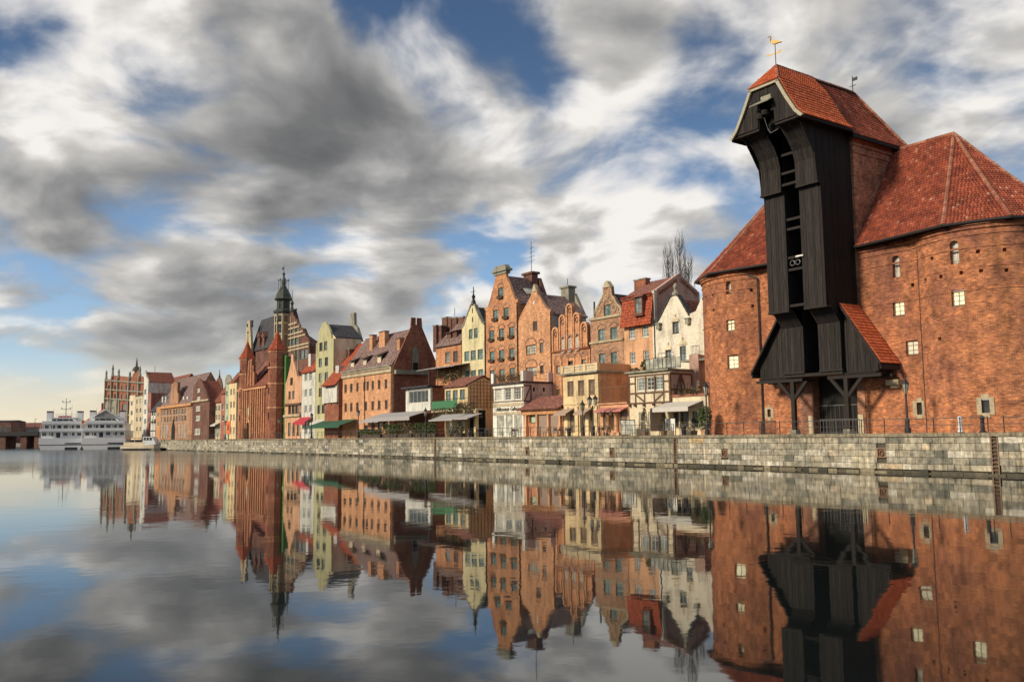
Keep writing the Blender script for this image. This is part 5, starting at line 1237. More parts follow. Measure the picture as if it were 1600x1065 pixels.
    H.body([(.02, 0), (H.W - .01, 0), (H.W - .01, zt - .05), (.02, zt - .05)], M['brick_red'], y0=.4)
    mb = MB(); mb.box(-.5, H.W + .3, -.6, H.D, zt, zt + .22); mb.build('flat_roof', M['slate'], H.root)
    x0, x1 = H.L(601, 645)[0], H.L(672, 645)[0]
    awning(H.root, x0, x1, -.2, H.L(640, 643)[1], -3.3, H.L(640, 652)[1], 'awning_grey', .5)
    for cx in (612, 640, 668): x = H.L(cx, 660)[0]; mb = MB(); mb.tube((x, -3.1, 0), (x, -3.1, H.L(640, 652)[1]), .05); mb.build('awning_post', M['metal_dark'], H.root)
    xa = H.L(683, 600, 3)[0]; mb = MB(); zc = H.L(690, 572, 3)[1]; mb.slab([(H.L(658, 583, 2)[0], 1.2, zc - .4), (H.L(716, 570, 2)[0], 1.2, zc - .4), (H.L(716, 570, 2)[0], 5, zc + .3), (H.L(658, 583, 2)[0], 5, zc + .3)], .08); mb.build('terrace_canopy', M['awning_grey'], H.root)
    mb = MB(); xb = H.L(697, 600, 3)[0]; mb.tube((xb, 1.6, zt - 1), (xb, 1.6, zc - .3), .05); mb.tube((xa, 1.6, zt), (xa, 1.6, zc - .3), .05); mb.build('canopy_post', M['metal_grey'], H.root)
    H.body([(H.W + .01, 0), (H.L(720, 600, 4)[0], 0), (H.L(720, 600, 4)[0], zt + .6), (H.W + .01, zt + .6)], M['brick_red'], y0=3.0, D=6, name='annex_wall')
    H.box('serving_counter', M['brick_dark'], H.W + .4, H.L(716, 600, 4)[0], 3.4, 4.6, zt + .602, zt + 1.7)
    plant_part(H.root, (H.W + 1.5, 2.6, zt + 1.6), (2.6, .4, 1.0), 500, 'leaf_brown', .15)
fore_buildings()

def houses_middle():
    # long brick warehouse with dormers, its gable end towards the crane
    H = House('brick_warehouse', 'long orange brick warehouse with slit windows, three dormers and a steep red gable end', 6.2, 535.5, 612.5, 600, D=10)
    xs1 = [(540, 607.5), (549, 606), (558.5, 604.5), (582.5, 601.5), (592.5, 600), (603, 598.5)]; xs2 = [(540, 637), (549, 636), (558.5, 635), (571.5, 634), (582.5, 633), (592.5, 632), (603.5, 631.5)]
    w = [(x, y, 4.2, 13.5, 1, 3) for x, y in xs1] + [(x, y, 4.2, 13.5, 1, 3) for x, y in xs2] + [(569.5, 603, 3, 13, 1, 3), (574.5, 602.5, 3, 13, 1, 3)] + [(x, y, 6, 16, 1, 2, {'g': 'glass'}) for x, y in ((572, 672), (583, 664), (593, 663), (602, 662))]
    H.front([(535.5, 583), (612.5, 570)], M['brick_salmon'], w, fr='frame_brown', glass='glass')
    A1 = H.a1; sd = lambda x, y: (lambda p: (p[0] - H.t, p[1]))(side(x, y, A1))
    ze = H.L(575, 576)[1]; yr, zr = sd(651, 512); yb, zb = sd(684, 566)
    H.roof_u(yr, zr, ze, M['tile_frost'], yb=yb, zb=ze - .3, wall=M['brick_red'], x1=H.W - .3)
    H.body([(.36, 0), (yb + .1, 0), (yb + .1, ze), (yr + 1.0, zr + .1), (yr + .9, zr + 1.6), (yr + .15, zr + 1.6), (yr + .15, zr + .5), (yr - .15, zr + .5), (yr - .15, zr + 1.6), (yr - .9, zr + 1.6), (yr - 1.0, zr + .1), (.36, ze + .1)], M['brick_red'], axis='x', x0=H.W - .29, x1=H.W, name='gable_wall')
    y0, z0 = sd(649, 585); _, z1 = sd(649, 541); mb = MB(); pts = [(y0 - .55, z0), (y0 + .55, z0), (y0 + .55, z1 - .5), (y0, z1), (y0 - .55, z1 - .5)]; mb.prism(pts, 'x', H.W + .01, H.W + .05); mb.build('gable_window', M['stone_grey'], H.root)
    mb = MB(); zb_ = z0 + (z1 - z0) * .42; mb.box(H.W + .052, H.W + .07, y0 - .45, y0 + .45, z0, zb_); mb.build('gable_grille', M['void'], H.root)
    y0, z0 = sd(614, 579); H.box('flashing_roof', M['stone_grey'], H.W + .01, H.W + .8, .3, yb * .75, z0 - .5, z0 + .15)
    H.box('cornice', M['stone_trim'], -.05, H.W + .05, -.25, -.003, ze - 1.05, ze - .12); H.box('eave_gutter', M['stone_grey'], -.05, H.W + .05, -.45, -.1, ze - .118, ze + .1)
    sl = (zr - ze) / yr
    for cx, cy in ((553, 571), (572.5, 567), (595, 562)):
        x, z = H.L(cx, cy, .9); mb = MB(); mb.box(x - .62, x + .62, .6, 3.2, z - .9, z + .75); d = mb.build('dormer', M['cream'], H.root)
        mb = MB(); mb.slab([(x - .95, .2, z + .72), (x + .95, .2, z + .72), (x + .95, 4.6, z + 2.6), (x - .95, 4.6, z + 2.6)], .14); mb.build('dormer_roof', M['tile_dark'], d)
        mb = MB(); mb.box(x + .63, x + .68, .75, 3.6, z - .9, z + .7); mb.build('dormer_cheek', M['void'], d)
    for cx, cy, yy, w_ in ((583, 523, 2.8, 1.1), (600, 517.5, 3.0, 2.1), (626, 528, 2.2, .9)):
        x, z = H.L(cx, cy, yy); H.chimney(min(x, H.W - .7), yy, w_, .8, ze + sl * yy - .8, z, 'brick_salmon', 'brick_dark')
    H.gutter(570.5, 584); H.gutter(612, 572)
    mb = MB(); x0, x1 = H.L(508, 655)[0], H.L(560, 655)[0]; awning(H.root, x0, x1, -.2, H.L(545, 655)[1], -3.4, H.L(536, 665)[1], 'awning_green', .35)
    x0, x1 = H.L(574, 655)[0], H.L(606, 655)[0]; awning(H.root, x0, x1, -.05, H.L(590, 653)[1], -1.6, H.L(590, 658)[1], 'awning_grey', .2)
    # narrow house with a white timber bay
    H = House('white_bay_house', 'narrow house with a white jettied bay under a steep red roof', 6.2, 513, 535, 610, D=8)
    ze = H.L(524, 598)[1]; zb = H.L(524, 629)[1]
    H.front([(513, 600), (535, 596)], M['white_wall'], [(524, 643, 10, 10, 3, 1)], fr='frame_dark')
    mb = MB(); mb.facade([(-.3, zb), (H.W - .1, zb), (H.W - .1, ze), (-.3, ze)], [(1.2, zb + 2.6, H.W - .7, ze - .6)], -1.0, .3, .2); mb.box(-.3, H.W - .1, -.69, -.01, zb, ze); mb.build('bay', M['white_wall'], H.root)
    W_ = round(H.W - 1.9, 1); fm, k2 = window_parts(W_, round(ze - .6 - zb - 2.6, 1), 5, 2, 'frame_dark'); f = put('window', fm, H.root, ((1.2 + H.W - .7) / 2, -.88, zb + 2.6)); put('pane', pane_mesh(k2, 'glass'), f)
    for x in (.3, H.W / 2, H.W - .5): mb = MB(); mb.prism([(-.95, zb - .02), (-.02, zb - .02), (-.02, zb - 1.3)], 'x', x - .1, x + .1); mb.build('bracket', M['timber_frame'], H.root)
    yr, zr = 5.5, H.L(524, 545, 5.5)[1]; H.roof_u(yr, zr, ze, M['tile_bright'], wall=M['brick_red'], y0=-1.0, ov=.4)
    x, z = H.L(530, 579, 1); mb = MB(); mb.box(x - .7, x + .7, .6, 2.5, z - .8, z + .9); mb.build('dormer', M['white_wall'], H.root); x, z = H.L(545, 545, 3.5); H.chimney(x, 3.8, 1.2, .9, ze + 2, z, 'brick_dark')
    # tall olive gable
    H = House('olive_gabled_house', 'tall olive green house with a curved gable and a bare cream side wall', 7.0, 493, 520.5, 600, D=13)
    cols = [(501.5, 541), (509, 540), (500.5, 566), (510, 564.5), (500.5, 589), (510, 588), (500.5, 612.5), (510, 611.5)]
    H.front([(493, 537), (497, 533), (498.5, 518), (502, 509), (503, 504), (509, 503), (513, 510), (516, 517), (518, 528), (520.5, 529)], M['olive'], [(x, y, 5.2, 13, 2, 3) for x, y in cols] + [(x, y, 4.5, 13, 1, 3) for x, y in ((498, 639), (505, 638.5), (512, 638))], fr='frame_dark')
    ax, az = H.L(506, 506); zl, zr = H.L(493, 537)[1], H.L(520, 529)[1]; H.roof_n((ax, az), zl - .2, zr + .4, M['slate'], wall=M['cream'], D=5.4)
    mb = MB(); mb.prism([(ax - 4, zl), (ax + 4, zl), (ax + 2.2, az - .6), (ax + 1, az + .2), (ax + .8, az + 2.4), (ax - .8, az + 2.4), (ax - 1, az + .2), (ax - 2.2, az - .6)], 'y', 5.62, 6.1); mb.build('rear_gable', M['stone_grey'], H.root)
    awning(H.root, .5, H.W - .6, -.02, H.L(506, 655)[1], -1.2, H.L(506, 660)[1], 'awning_white', .4)
    # off-white house
    H = House('off_white_house', 'plain off-white three-storey house with a red roof and a red awning', 7.0, 471.5, 492.5, 610, D=8)
    H.front([(471.5, 580), (492.5, 576.5)], M['white_wall'], [(x, y, 4.4, 12, 2, 3) for x, y in ((478, 589), (485.5, 588), (478, 613.5), (485.5, 613), (478, 638.5), (485.5, 638))] + [(478, 668, 5, 20, 1, 2), (486, 668, 5, 20, 1, 2)], fr='frame_white', glass='glass_blue')
    ze = H.L(482, 578)[1]; H.roof_u(4.0, ze + 4.6, ze, M['tile_bright'], wall=M['white_wall']); x, z = H.L(486, 561, 1); mb = MB(); mb.box(x - .6, x + .6, .7, 2.5, z - 1.4, z + 1); mb.build('dormer', M['white_wall'], H.root)
    awning(H.root, .2, H.W - .8, -.02, H.L(482, 651)[1], -1.6, H.L(482, 659)[1], 'awning_red', .5)
    # peach gabled house
    H = House('peach_gabled_house', 'peach house with a bottle-shaped gable above a dark timber gallery', 7.0, 445.5, 471, 610, D=4.5)
    H.front([(445.5, 601), (449, 591), (452, 578), (454.5, 566), (455, 553.5), (457.8, 553), (458.5, 564), (462, 576), (464.5, 587), (471, 588)], M['peach'], [(455.5, 595.5, 4, 11, 1, 3), (452.5, 617, 3.6, 12, 1, 3), (458.5, 616.5, 3.6, 12, 1, 3)] + [(x, y, 4.4, 13, 1, 1, {'g': 'glass'}) for x, y in ((452.5, 640), (458, 639.5), (463.5, 639), (468.5, 638.5))] + [(x, 670, 4, 20, 1, 2) for x in (452, 459, 466)], fr='frame_dark')
    z = H.L(458, 631.5)[1]; H.box('gallery_beam', M['timber_frame'], .1, H.W, -.3, -.003, z - .2, z + .2); z = H.L(458, 649)[1]; H.box('gallery_sill', M['stone_trim'], .1, H.W, -.4, -.003, z - .2, z + .2)
    ax, az = H.L(456.5, 556); H.roof_n((ax, az - 3), H.L(445, 602)[1] - .3, H.L(471, 589)[1] - .3, M['tile_mauve'], wall=M['peach'])
    # green house
    H = House('green_house', 'very narrow grass green house wedged beside the brick river gate', 7.0, 433, 446, 610, D=2.0)
    H.front([(433, 601), (436, 588), (439, 566), (441, 556), (443.5, 552.5), (446, 557)], M['green'], [(x, y, 3.2, 13, 1, 2) for x, y in ((441.5, 597), (436, 619), (441.5, 618), (436, 642.5), (441.5, 642), (436, 670), (441.5, 670))], fr='frame_dark')
    ax, az = H.L(443.5, 553); H.roof_n((ax, az - .4), H.L(433, 601)[1], H.L(446, 557)[1], M['slate'], wall=M['green'])

def river_gate():
    root_t = 5.2
    H = House('river_gate', 'brick gothic river gate with two octagonal towers and pointed doorway', root_t, 372, 418, 620, cat='town gate', D=9)
    zt = H.L(395, 602)[1]
    wn = [(x, y, 2.2, 8, 1, 1, {'g': 'glass'}) for x, y in ()]
    dx, dz = H.L(389.5, 655); 
    H.front([(372, 604), (418, 600)], M['brick_red'], wn, holes=[])
    H.body([(.02, 0), (H.W, 0), (H.W, zt - .02), (.02, zt - .02)], M['brick_red'])
    n = 13
    for i in range(n):
        x = 1.4 + (H.W - 2.8) * i / (n - 1)
        if abs(x - dx) < .9: continue
        H.box('pilaster', M['brick_salmon'], x - .16, x + .16, -.28, -.003, .3, zt - .9)
    H.box('cornice', M['brick_salmon'], .2, H.W - .2, -.34, -.003, zt - .88, zt - .5)
    mb = MB(); mb.prism([(dx - 1.0, .01), (dx + 1.0, .01), (dx + .9, dz - 1.2), (dx, dz + .2), (dx - .9, dz - 1.2)], 'y', -.10, -.004); mb.build('doorway', M['void'], H.root)
    mb = MB()
    for s_ in (-1, 1): mb.prism([(dx + s_ * 1.0, 0), (dx + s_ * 1.4, 0), (dx + s_ * 1.25, dz - 1.0), (dx, dz + 1.0), (dx, dz + .22), (dx + s_ * .9, dz - 1.2)], 'y', -.32, -.01)
    mb.build('door_arch', M['brick_orange'], H.root)
    x, z = H.L(389.5, 649); mb = MB(); mb.box(x - .5, x + .5, -.22, -.01, z - 1.4, z + 1.2); mb.prism([(x - .6, z + 1.2), (x + .6, z + 1.2), (x, z + 2.0)], 'y', -.25, -.01); mb.build('coat_of_arms', M['stone_trim'], H.root)
    # stepped gable in the middle, red roof behind
    x0, x1 = H.L(384, 600)[0], H.L(398, 600)[0]; zg = H.L(391, 561)[1]
    st = [(x0, zt), (x1, zt), (x1, zt + (zg - zt) * .45), (x1 - 1.0, zt + (zg - zt) * .45), (x1 - 1.0, zt + (zg - zt) * .75), (x1 - 1.9, zt + (zg - zt) * .75), (x1 - 1.9, zg), (x0 + 1.9, zg), (x0 + 1.9, zt + (zg - zt) * .75), (x0 + 1.0, zt + (zg - zt) * .75), (x0 + 1.0, zt + (zg - zt) * .45), (x0, zt + (zg - zt) * .45)]
    mb = MB(); mb.prism(st, 'y', .0, .5); mb.build('stepped_gable', M['brick_red'], H.root)
    for k in range(4): x = x0 + .35 + (x1 - x0 - .7) * k / 3; H.box('gable_strip', M['brick_salmon'], x - .16, x + .16, -.2, -.003, zt, zt + (zg - zt) * (.5 if k in (0, 3) else .95))
    H.roof_u(4.5, zt + 4.2, zt, M['tile_red'])
    mb = MB(); xa = H.L(400, 590, 2)[0]; mb.slab([(xa - 1, 1.2, zt + 1.2), (xa + 4, 1.2, zt + 1.2), (xa + 4, 4.2, zt + 5.6), (xa - 1, 4.2, zt + 5.6)], .12); mb.build('glazed_dormer', M['tile_mauve'], H.root)
    for cx, x_l, x_r, ye, ya, bi in ((379, 368, 390, 560, 532, 0), (425.5, 412.5, 438.5, 547, 515, 1)):
        xa, xb = H.L(x_l, 620)[0], H.L(x_r, 620)[0]; x = (xa + xb) / 2; r = (x_r - x_l) / 2 / (1408 / G(H.a0 + x, root_t).y) * 1.03; z_e = H.L(cx, ye)[1]; z_a = H.L(cx + 2, ya)[1]
        mb = MB(); mb.lathe([(r, -.05), (r, z_e)], x, .9, 8, 0, R_(22.5)); mb.build('tower_wall', M['brick_red'], H.root)
        for zz in (z_e * .35, z_e * .62, z_e * .8, z_e - .3):
            mb = MB(); mb.lathe([(r - .1, zz - .2), (r + .12, zz - .18), (r + .12, zz + .1), (r - .1, zz + .12)], x, .9, 8, 0, R_(22.5)); mb.build('string_course', M['brick_salmon'], H.root)
        mb = MB(); mb.lathe([(r + .32, z_e - .1), (r * .55, z_e + (z_a - z_e) * .45), (.05, z_a)], x, .9, 8, 0, R_(22.5)); mb.build('spire_roof', M['tile_bright'], H.root)
        mb = MB(); mb.tube((x, .9, z_a), (x, .9, z_a + 4.2), .07, .04); mb.lathe([(0, z_a + 1.6), (.25, z_a + 1.85), (0, z_a + 2.1)], x, .9, 6); mb.box(x - .9, x, .88, .92, z_a + 3.2, z_a + 3.8); mb.build('finial', M['metal_dark'], H.root)
        for zz in (z_e * .78, z_e * .5, z_e * .22): H.box('slit_window', M['void'], x - .2, x + .2, .9 - r * .945 - .05, .9 - r * .9, zz, zz + 1.3)

def gabled_museum():
    T = 24.0
    H = House('museum_house', 'big brick and stone renaissance house with a slender tower behind the river gate', T, 447, 483.5, 540, cat='museum', D=4)
    H.front([(447, 548), (447.5, 502), (449, 499), (449.5, 494), (452, 493), (453, 488), (456, 486), (457.5, 492), (460, 493), (461, 498), (464, 499), (465, 504), (468, 506), (469, 511), (472, 512), (474, 518), (477, 520), (478, 526), (481, 528), (483.5, 536)], M['brick_dark'],
            [(x, y, 4.2, 11, 2, 3) for x, y in ((452, 533), (458, 532.5), (463.5, 532))] + [(x, y, 5, 14, 2, 3) for x, y in ((460, 555), (466, 554.5), (472, 554), (478, 554))] + [(458, 515, 4, 8, 1, 2), (452.5, 516, 4, 8, 1, 2), (464, 515, 3, 7, 1, 2)], fr='frame_green', glass='glass_blue')
    for y_ in (505, 512, 521, 527, 541, 546): z = H.L(460, y_)[1]; H.box('stone_band', M['stone_trim'], .3, min(H.W - .2, H.L(453 + (y_ - 486) * .60, y_)[0]), -.2, -.003, z - .18, z + .18)
    for x_ in (449.5, 455, 461, 467): x = H.L(x_, 530)[0]; H.box('stone_strip', M['stone_grey'], x - .2, x + .2, -.18, -.004, 0, H.L(x_, 486 + max(8, abs(x_ - 456) * 1.45 + 6))[1])
    ax, az = H.L(455, 487); mb = MB(); mb.lathe([(.6, az), (.4, az + 1), (.25, az + 1.6), (.5, az + 2.2), (.12, az + 3), (.06, az + 5.5)], ax, .2, 8); mb.build('finial', M['copper'], H.root)
    zl = H.L(447, 545)[1]; H.body([(.3, 0), (H.W * .9, 0), (H.W * .9, zl), (ax + 2, az - 6), (ax, az - 4), (.3, az - 8)], M['brick_dark'])
    # wing with a steep dark roof on the left
    xl = H.L(391, 540)[0]; xt = H.L(423, 540)[0]; ze = H.L(405, 545)[1]; zr = H.L(405, 506, 5)[1]
    H.body([(.0, 0), (5, 0), (5, ze), (2.6, zr - .3), (0, ze)], M['brick_dark'], axis='x', x0=xl + 1.2, x1=-.02, name='wing_wall')
    mb = MB(); mb.slab([(xl + 1.2, -.4, ze - .4), (-.05, -.4, ze - .4), (-.05, 2.6, zr), (xl + 1.2, 2.6, zr)], .25); mb.build('wing_roof', M['slate'], H.root)
    x0 = H.L(391, 540)[0]; x1 = H.L(402, 540)[0]
    mb = MB(); mb.prism([(xl - 1.0, 0), (xl + 4.5, 0), (xl + 4.5, ze + .5), (xl + 3.8, ze + 4), (xl + 2.6, zr - .5), (xl + .6, zr - .5), (xl - .6, ze + 4), (xl - 1.0, ze)], 'y', -1.2, -.61); mb.build('front_gable', M['stone_trim'], H.root)
    for x_, yt in ((394, 502), (399, 500), (411, 491)): x, z = H.L(x_, yt); mb = MB(); mb.lathe([(.35, zr - .6), (.25, z - 2), (.4, z - 1.6), (.1, z - 1), (.06, z)], x, -.9 if x_ < 405 else 4.5, 6); mb.build('pinnacle', M['copper'], H.root)
    for x_ in (408, 415): x, z = H.L(x_, 536, .5); mb = MB(); mb.box(x - .9, x + .9, -.2, 3, z - 2, z + 1.6); mb.prism([(x - 1.2, z + 1.6), (x + 1.2, z + 1.6), (x, z + 3.2)], 'y', -.4, 3.2); mb.build('dormer', M['brick_dark'], H.root)
    # tower
    xa, xb = H.L(423.5, 520, -2)[0], H.L(446.5, 520, -2)[0]; x = (xa + xb) / 2; r = (446.5 - 423.5) / 2 / (1408 / G(H.a0 + x, T).y) * 1.0; y = -.8
    Z = lambda yy: H.L(435, yy, -2)[1]
    mb = MB(); mb.lathe([(r, 0), (r, Z(489))], x, y, 8, 0, R_(22.5)); mb.build('tower_wall', M['brick_brown'], H.root)
    for yy in (522, 505, 492): mb = MB(); z = Z(yy); mb.lathe([(r - .1, z - .3), (r + .18, z - .3), (r + .18, z + .25), (r - .1, z + .25)], x, y, 8, 0, R_(22.5)); mb.build('stone_band', M['stone_trim'], H.root)
    for k in range(8):
        a = R_(45 * k + 22.5); mb = MB(); c = (x + math.cos(a) * (r + .02), y + math.sin(a) * (r + .02)); mb.box(c[0] - .24, c[0] + .24, c[1] - .24, c[1] + .24, Z(545), Z(491)); mb.build('corner_stone', M['stone_trim'], H.root)
    for k in (4, 5, 6, 7):
        a = R_(45 * k + 0); ap = r * math.cos(R_(22.5)); 
        for zt_, h in ((Z(521), 3.4), (Z(503), 2.6)):
            mb = MB(); mb.box(-.55, .55, -.1, .02, 0, h); o = mb.build('tower_window', M['glass'], H.root, loc=(x + math.cos(a) * ap, y + math.sin(a) * ap, zt_)); o.rotation_euler.z = a + math.pi / 2
    zg = Z(488); mb = MB(); mb.lathe([(r, zg - .6), (r + .6, zg), (r + .6, zg + .5), (r - .2, zg + .9)], x, y, 8, 0, R_(22.5)); mb.build('gallery', M['copper'], H.root)
    z2 = Z(470); mb = MB()
    for k in range(8): a = R_(45 * k + 22.5); mb.tube((x + math.cos(a) * (r - .5), y + math.sin(a) * (r - .5), zg + .4), (x + math.cos(a) * (r - .5), y + math.sin(a) * (r - .5), z2), .3)
    mb.lathe([(r - .4, zg + .6), (r - .4, zg + 2.2)], x, y, 8, 0, R_(22.5)); mb.lathe([(r - .35, z2 - 1.2), (r - .35, z2)], x, y, 8, 0, R_(22.5)); mb.build('lantern_storey', M['copper'], H.root)
    z3 = Z(453); mb = MB(); mb.lathe([(r - .1, z2), (r + .5, z2 + .4), (r + .1, z2 + 1.0), (r - .05, z2 + (z3 - z2) * .6), (r - .5, z3 - .3), (1.2, z3), (.5, z3 + 1.2), (.6, z3 + 2), (.3, z3 + 2.8), (.22, Z(430)), (.4, Z(428)), (.1, Z(425)), (.06, Z(414))], x, y, 8, 0, R_(22.5)); mb.build('dome', M['copper'], H.root)
    mb = MB(); zv = Z(419); mb.box(x - 1.3, x + .1, y - .04, y + .04, zv - .2, zv + .3)
    for k in range(6):
        a = k * math.pi / 3; c = Vector((x + math.cos(a) * (r - .6), y + math.sin(a) * (r - .6), z3 - .2)); mb.tube(c, c + Vector((0, 0, 3.2)), .06); mb.lathe([(0, c.z + 2.4), (.22, c.z + 2.7), (0, c.z + 3)], c.x, c.y, 6)
    mb.build('vane', M['metal_dark'], H.root)
houses_middle(); river_gate(); gabled_museum()

def simple_house(name, label, t, xl, xr, ytl, ytr, wall, roof=None, cols=(), rows=(), wp=3, hp=8, gable=None, D=8, fr='frame_white', rh=3.5, rmat='tile_red', ybase=640, nx=1, ny=2, cat='house', glass=None):
    H = House(name, label, t, xl, xr, ybase, cat=cat, D=D)
    pts = gable or [(xl, ytl), (xr, ytr)]
    wins = [(x, y, wp, hp, nx, ny) for y in rows for x in cols]
    H.front(pts, M[wall], wins, fr=fr, glass=glass)
    ze = H.L((xl + xr) / 2, (ytl + ytr) / 2)[1]
    if gable:
        top = min(gable, key=lambda p: p[1]); ax, az = H.L(*top); H.roof_n((ax, az - .6), H.L(*gable[0])[1] - .3, H.L(*gable[-1])[1] - .3, M[rmat], wall=M[wall])
    elif roof: H.roof_u(D / 2, ze + rh, ze, M[rmat], wall=M[wall])
    else: H.body([(.02, 0), (H.W - .01, 0), (H.W - .01, ze - .02), (.02, ze - .02)], M[wall])
    return H, ze
def houses_far():
    simple_house('yellow_narrow_house', 'narrow yellow house touching the left tower of the river gate', 7.5, 357.5, 369, 600, 598, 'yellow', cols=(361, 365.5), rows=(612, 632, 652, 672), wp=2.6, hp=10, fr='frame_white')
    simple_house('pale_green_house', 'thin pale green house left of the yellow narrow one', 7.8, 352, 357.4, 601, 600, 'pale_green', cols=(354.7,), rows=(615, 635, 655), wp=2, hp=9)
    simple_house('red_dormer_house', 'small red house with a white dormer, left of the thin pale green house', 8, 345, 352, 613, 612, 'red_wall', True, cols=(348.5,), rows=(635, 653), wp=3, hp=9, rmat='tile_red', rh=5)
    H, ze = simple_house('pale_beige_shop', 'pale beige house row with a wide white shop window at street level', 8, 326.5, 345, 628, 626, 'pale_beige', True, cols=(330, 334, 338.5, 342.5), rows=(638, 652), wp=2.4, hp=8, rmat='tile_red', rh=4)
    H.box('shop_window', M['glass_pale'], .8, H.W - .5, -.06, -.003, .6, 3.0); awning(H.root, .5, H.W - .3, -.01, 4.0, -1.2, 3.4, 'awning_white', .3)
    for (x, yt, w_, cat_) in ((323, 589, 13, 0), (342, 590, 11, 1), (356.5, 585, 12, 2)):
        lab = ('weathered grey curved gable peering over the dark brick house', 'grey ogee gable with a spike finial behind the beige shop', 'weathered grey round-topped gable just left of the river gate')[cat_]
        H = House('rear_gable_house', lab, 26, x - w_ / 2, x + w_ / 2, 620, D=8)
        top = yt; H.front([(x - w_ / 2, 612), (x - w_ / 2 + 1, yt + 9), (x - w_ / 3, yt + 5), (x - 2.5, yt + 1), (x, top), (x + 2.5, yt + 1), (x + w_ / 3, yt + 5), (x + w_ / 2 - 1, yt + 9), (x + w_ / 2, 612)], M['stone_grey'] if cat_ != 1 else M['brick_dark'], [(x, yt + 17, 3, 7, 1, 2)], fr='frame_dark')
        H.body([(.1, 0), (H.W - .1, 0), (H.W - .1, H.out[0][1]), (.1, H.out[0][1])], M['stone_grey'])
        if cat_ == 1: ax, az = H.L(x, yt); mb = MB(); mb.lathe([(.4, az), (.15, az + 1), (.06, az + 2.6)], ax, .2, 6); mb.build('finial', M['metal_dark'], H.root)
    # dark brick gabled house and the long hall left of it
    H, ze = simple_house('dark_brick_house', 'tall dark brick house with steep gable and white sash windows facing the quay', 6.5, 301, 327, 628, 626, 'brick_dark', gable=[(301, 607), (303, 604), (310, 591), (312, 590.5), (318, 602), (322, 612), (324, 620), (327, 629)], cols=(), rows=(), rmat='tile_red', D=4.5)
    for x, y, w_, h in ((311, 610, 3.5, 6), (311, 622, 4.5, 5), (310, 638, 6, 8), (310, 653, 6, 8), (309, 674, 8, 9)):
        a, z = H.L(x, y); a0 = H.L(x - w_ / 2, y)[0]; W_ = round((a - a0) * 2, 1); h_ = round(H.L(x, y - h / 2)[1] - H.L(x, y + h / 2)[1], 1)
        fm, k2 = window_parts(W_, h_, 2, 3, 'frame_white'); f = put('window', fm, H.root, (a, -.09, z - h_ / 2)); put('pane', pane_mesh(k2, 'glass_pale'), f)
    z = H.L(314, 626)[1]; H.box('cornice', M['stone_trim'], -.1, H.W + .1, -.4, -.003, z - .2, z + .2)
    zz = H.L(303, 640)[1]
    # hall
    H, ze = simple_house('brick_hall', 'long brown brick hall with tall white window strips and a pointed door', 7.2, 251, 300.8, 633, 629, 'brick_brown', True, cols=(253.5, 257.5, 262, 266.5, 272, 276, 280.5, 285, 289.5), rows=(643.5, 654.5), wp=2.4, hp=9, rmat='tile_frost', rh=8.0, D=9)
    for x in (253.5, 257.5, 261.5, 280.5, 285, 289.5):
        a, z = H.L(x, 674); fm, k2 = window_parts(1.2, 3.4, 1, 3, 'frame_white'); f = put('window', fm, H.root, (a, -.09, max(.6, z - 1.5))); put('pane', pane_mesh(k2, 'glass_pale'), f)
    a, z = H.L(271, 668); mb = MB(); mb.prism([(a - 1.7, 0), (a + 1.7, 0), (a + 1.6, z), (a, z + 2.4), (a - 1.6, z)], 'y', -.12, -.004); mb.build('doorway', M['void'], H.root)
    a0, a1 = H.L(266, 630)[0], H.L(279, 630)[0]; am = (a0 + a1) / 2; zt = H.L(272, 596)[1]; mb = MB(); mb.prism([(a0, ze), (a1, ze), (a1, ze + 3), (a1 - 1.2, ze + 3), (a1 - 1.2, ze + 6), (am + 1, ze + 6), (am + .8, zt), (am - .8, zt), (am - 1, ze + 6), (a0 + 1.2, ze + 6), (a0 + 1.2, ze + 3), (a0, ze + 3)], 'y', -.1, .6); mb.build('stepped_gable', M['brick_brown'], H.root)
    H.box('cornice', M['bright_orange'], -.1, H.W + .1, -.5, -.003, ze - .9, ze - .2)
    for cx, yy in ((284, 605), (295, 600), (289, 600)): a, z = H.L(cx, yy - 8, 5); H.chimney(a, 5, 1.4, 1.2, ze + 4, z)
    for cx in (256, 261, 283, 289, 295): a, z = H.L(cx, 623, 1); mb = MB(); mb.box(a - .7, a + .7, .6, 2.8, z - 1.0, z + .7); mb.build('dormer', M['white_wall'], H.root)
    simple_house('orange_strip_house', 'thin bright orange house at the left end of the brick hall', 7.2, 244.5, 250.8, 636, 635, 'bright_orange', cols=(247.6,), rows=(648, 662), wp=2.6, hp=7)
    H, ze = simple_house('black_white_house', 'little black and white timber house under a dark hipped roof', 7.2, 235.5, 244.4, 641, 640, 'white_wall', True, cols=(238, 242), rows=(645, 658), wp=2.4, hp=7, rmat='slate', rh=5, fr='frame_dark')
    for x in (.3, H.W / 2, H.W - .3): H.timber([(x, .2, x, ze - .2)], w=.3, mat='timber_beam', name='timber')
    for z in (ze - .3, ze * .6, ze * .3): H.timber([(0, z, H.W, z)], w=.3, mat='timber_beam', name='timber')
    simple_house('red_tall_house', 'tall thin red house with a long red roof running back', 8, 230.5, 235.4, 615, 613, 'red_wall', cols=(233,), rows=(628, 642, 656), wp=2.4, hp=7)
    H = House('long_red_roof_house', 'house seen only by its long red roof above the small quay houses', 14, 234, 268, 620, D=12); zt = H.L(250, 622)[1]; H.body([(.3, 0), (12, 0), (12, zt), (.3, zt)], M['brick_red'], axis='x', x0=0, x1=H.W); H.roof_u(6, H.L(252, 594, 6)[1], zt, M['tile_red'])
    for cx in (238, 246, 258, 265): a, z = H.L(cx, 588, 7); H.chimney(a, 7.5, 1.6, 1.2, zt + 5, z, 'stone_grey')
